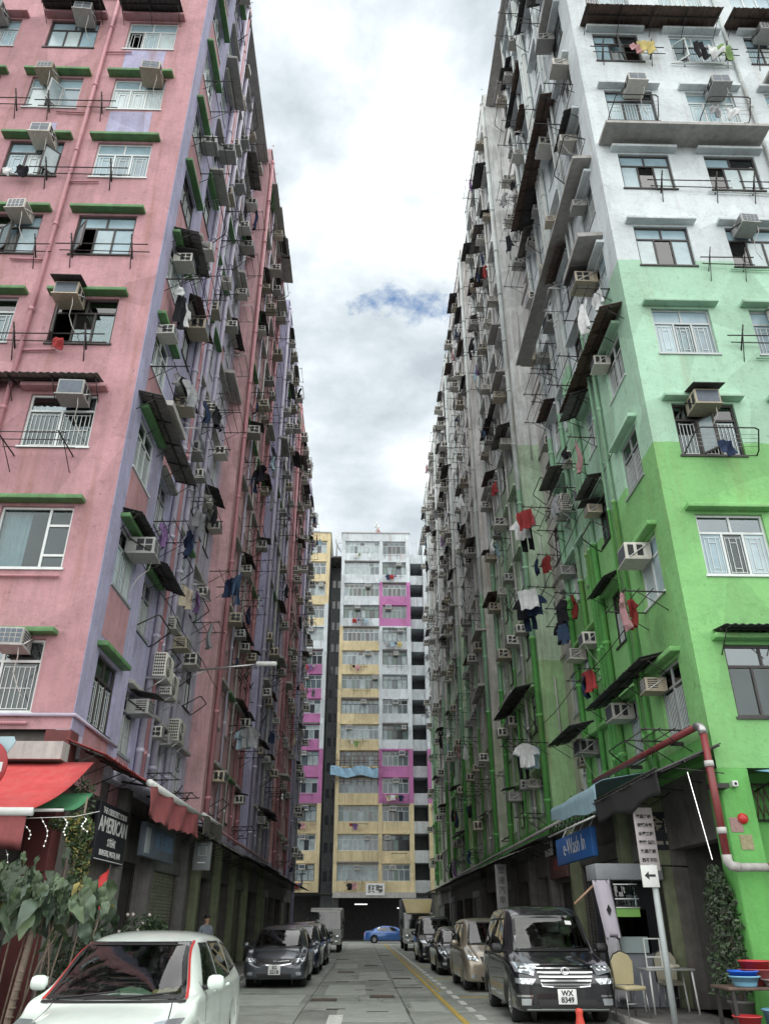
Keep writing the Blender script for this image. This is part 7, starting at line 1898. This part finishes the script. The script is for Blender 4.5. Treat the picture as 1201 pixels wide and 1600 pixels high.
# ------------------------------------------------------------------ person standing in a doorway on the left
def person(label, loc, rz, shirt, trousers):
    root = thing('person', label, 'person', loc, rz)
    pts = {'pel':(0,0,.92),'sp':(0,.01,1.12),'ch':(0,.01,1.32),'nk':(0,-.01,1.46),'hd':(0,-.03,1.56),'ht':(0,-.03,1.66),
           'sl':(.17,.01,1.38),'el':(.24,.03,1.12),'wl':(.23,-.12,.92),'hl':(.22,-.17,.85),'sr':(-.17,.01,1.38),'er':(-.24,.02,1.12),'wr':(-.20,-.18,1.02),'hr':(-.16,-.25,1.0),
           'pl':(.10,0,.86),'kl':(.11,-.02,.48),'al':(.11,.02,.09),'tl':(.12,-.12,.04),'pr':(-.10,0,.86),'kr':(-.11,-.02,.48),'ar':(-.11,.02,.09),'tr':(-.12,-.12,.04)}
    rad = {'pel':(.145,.10),'sp':(.135,.09),'ch':(.16,.10),'nk':(.05,.05),'hd':(.075,.09),'ht':(.07,.085),'sl':(.06,.06),'el':(.042,.042),'wl':(.03,.03),'hl':(.035,.02),'sr':(.06,.06),'er':(.042,.042),'wr':(.03,.03),'hr':(.035,.02),
           'pl':(.085,.085),'kl':(.058,.058),'al':(.04,.04),'tl':(.045,.03),'pr':(.085,.085),'kr':(.058,.058),'ar':(.04,.04),'tr':(.045,.03)}
    E_ = [('pel','sp'),('sp','ch'),('ch','nk'),('nk','hd'),('hd','ht'),('ch','sl'),('sl','el'),('el','wl'),('wl','hl'),('ch','sr'),('sr','er'),('er','wr'),('wr','hr'),('pel','pl'),('pl','kl'),('kl','al'),('al','tl'),('pel','pr'),('pr','kr'),('kr','ar'),('ar','tr')]
    K = list(pts); me = bpy.data.meshes.new('body'); me.from_pydata([pts[k] for k in K],[(K.index(a),K.index(b)) for a,b in E_],[])
    o = bpy.data.objects.new('body', me); COL.objects.link(o)
    sk = o.modifiers.new('skin','SKIN'); ss = o.modifiers.new('sub','SUBSURF'); ss.levels = 2; ss.render_levels = 2
    for i,k in enumerate(K):
        sv = me.skin_vertices[0].data[i]; sv.radius = rad[k]; sv.use_root = (k == 'pel')
    dg = bpy.context.evaluated_depsgraph_get(); dg.update()
    m2 = bpy.data.meshes.new_from_object(o.evaluated_get(dg)); bpy.data.objects.remove(o)
    m2.materials.clear(); skin = mat('skin', (.42,.26,.18), .6)
    for m_ in (skin, shirt, trousers, mat('shoe', (.03,.03,.03), .6)): m2.materials.append(m_)
    for p_ in m2.polygons:
        c = p_.center; p_.use_smooth = True
        p_.material_index = 3 if c.z < .10 else 2 if c.z < .93 and abs(c.x) < .2 and c.y > -.16 else 1 if c.z < 1.45 and not (abs(c.x) > .17 and c.z < 1.16) else 0
    b = inst('body', m2, root)
    hb = MB(); hb.sphere((0,-.005,1.665),.098,n=16,m=10,sc=(.86,1.0,.80)); hb.build('hair', mat('black_hair', (.012,.011,.010), .6), root)
    hb = MB(); hb.sphere((0,-.115,1.595),.018,n=8,m=6,sc=(.8,1,1.3)); hb.build('nose', skin, root)
    for s_ in (-1,1): MB().sphere((s_*.03,-.112,1.625),.011,n=8,m=6).build('eye', M['black'], root); MB().sphere((s_*.078,-.02,1.60),.022,n=8,m=6,sc=(.4,.8,1.2)).build('ear', skin, root)
    MB().box(-.024,.024,-.122,-.110,1.548,1.556).build('mouth', mat('lip', (.30,.12,.10), .6), root)
    for s_, hx in ((1,(.22,-.17,.85)),(-1,(-.16,-.25,1.0))):
        for f in range(4): MB().tube([(hx[0]-.03+.02*f,hx[1]-.01,hx[2]),(hx[0]-.03+.02*f,hx[1]-.05,hx[2]-.03),(hx[0]-.03+.02*f,hx[1]-.05,hx[2]-.06-.006*(f in (1,2)))],.008,6).build('finger', skin, root)
        MB().tube([(hx[0]-s_*.03,hx[1],hx[2]+.01),(hx[0]-s_*.05,hx[1]-.04,hx[2]-.01)],.009,6).build('thumb', skin, root)
    return root
person('person in a grey blue shirt standing in the dim left doorway', (-4.65,26.2,.113), RAD(40), mat('grey_blue_shirt', (.20,.23,.28), .85), mat('dark_trousers', (.04,.04,.05), .85))
# paper notices on the right corner
for i,(x,y,z,c,lab) in enumerate([(6.18,14.275,3.0,(.34,.22,.20),'small pink paper notice on the corner pillar behind the red pipe'),(6.30,14.272,2.72,(.32,.29,.17),'small yellow paper notice on the corner pillar behind the red pipe')]):
    tag(MB().box(x+.2,x+.42,y-.004,y+.004,z,z+.24).build('notice', mat('notice_%d' % i, c, .8, var=.3, vscale=25)), lab, 'notice')
# loose cables strung along the walls
random.seed(3)
for i,(a,b_,lab) in enumerate([((XL+.04,15,9.2),(XL+.06,34,9.0),'thin dark cable along the left street wall at second floor'),((XR-.04,17,8.0),(XR-.06,40,7.8),'thin dark cable along the right street wall at second floor'),((XR-.05,16,12.4),(XR-.06,33,12.0),'thin dark cable along the right street wall at third floor')]):
    A_, B_ = Vector(a), Vector(b_); n = 24
    pts = [A_.lerp(B_,t/n)+Vector((0,0,-.12*abs(math.sin(t/n*math.pi*4)))) for t in range(n+1)]
    tag(MB().tube(pts,.012,5).build('cable', M['metal_dk']), lab, 'cable')
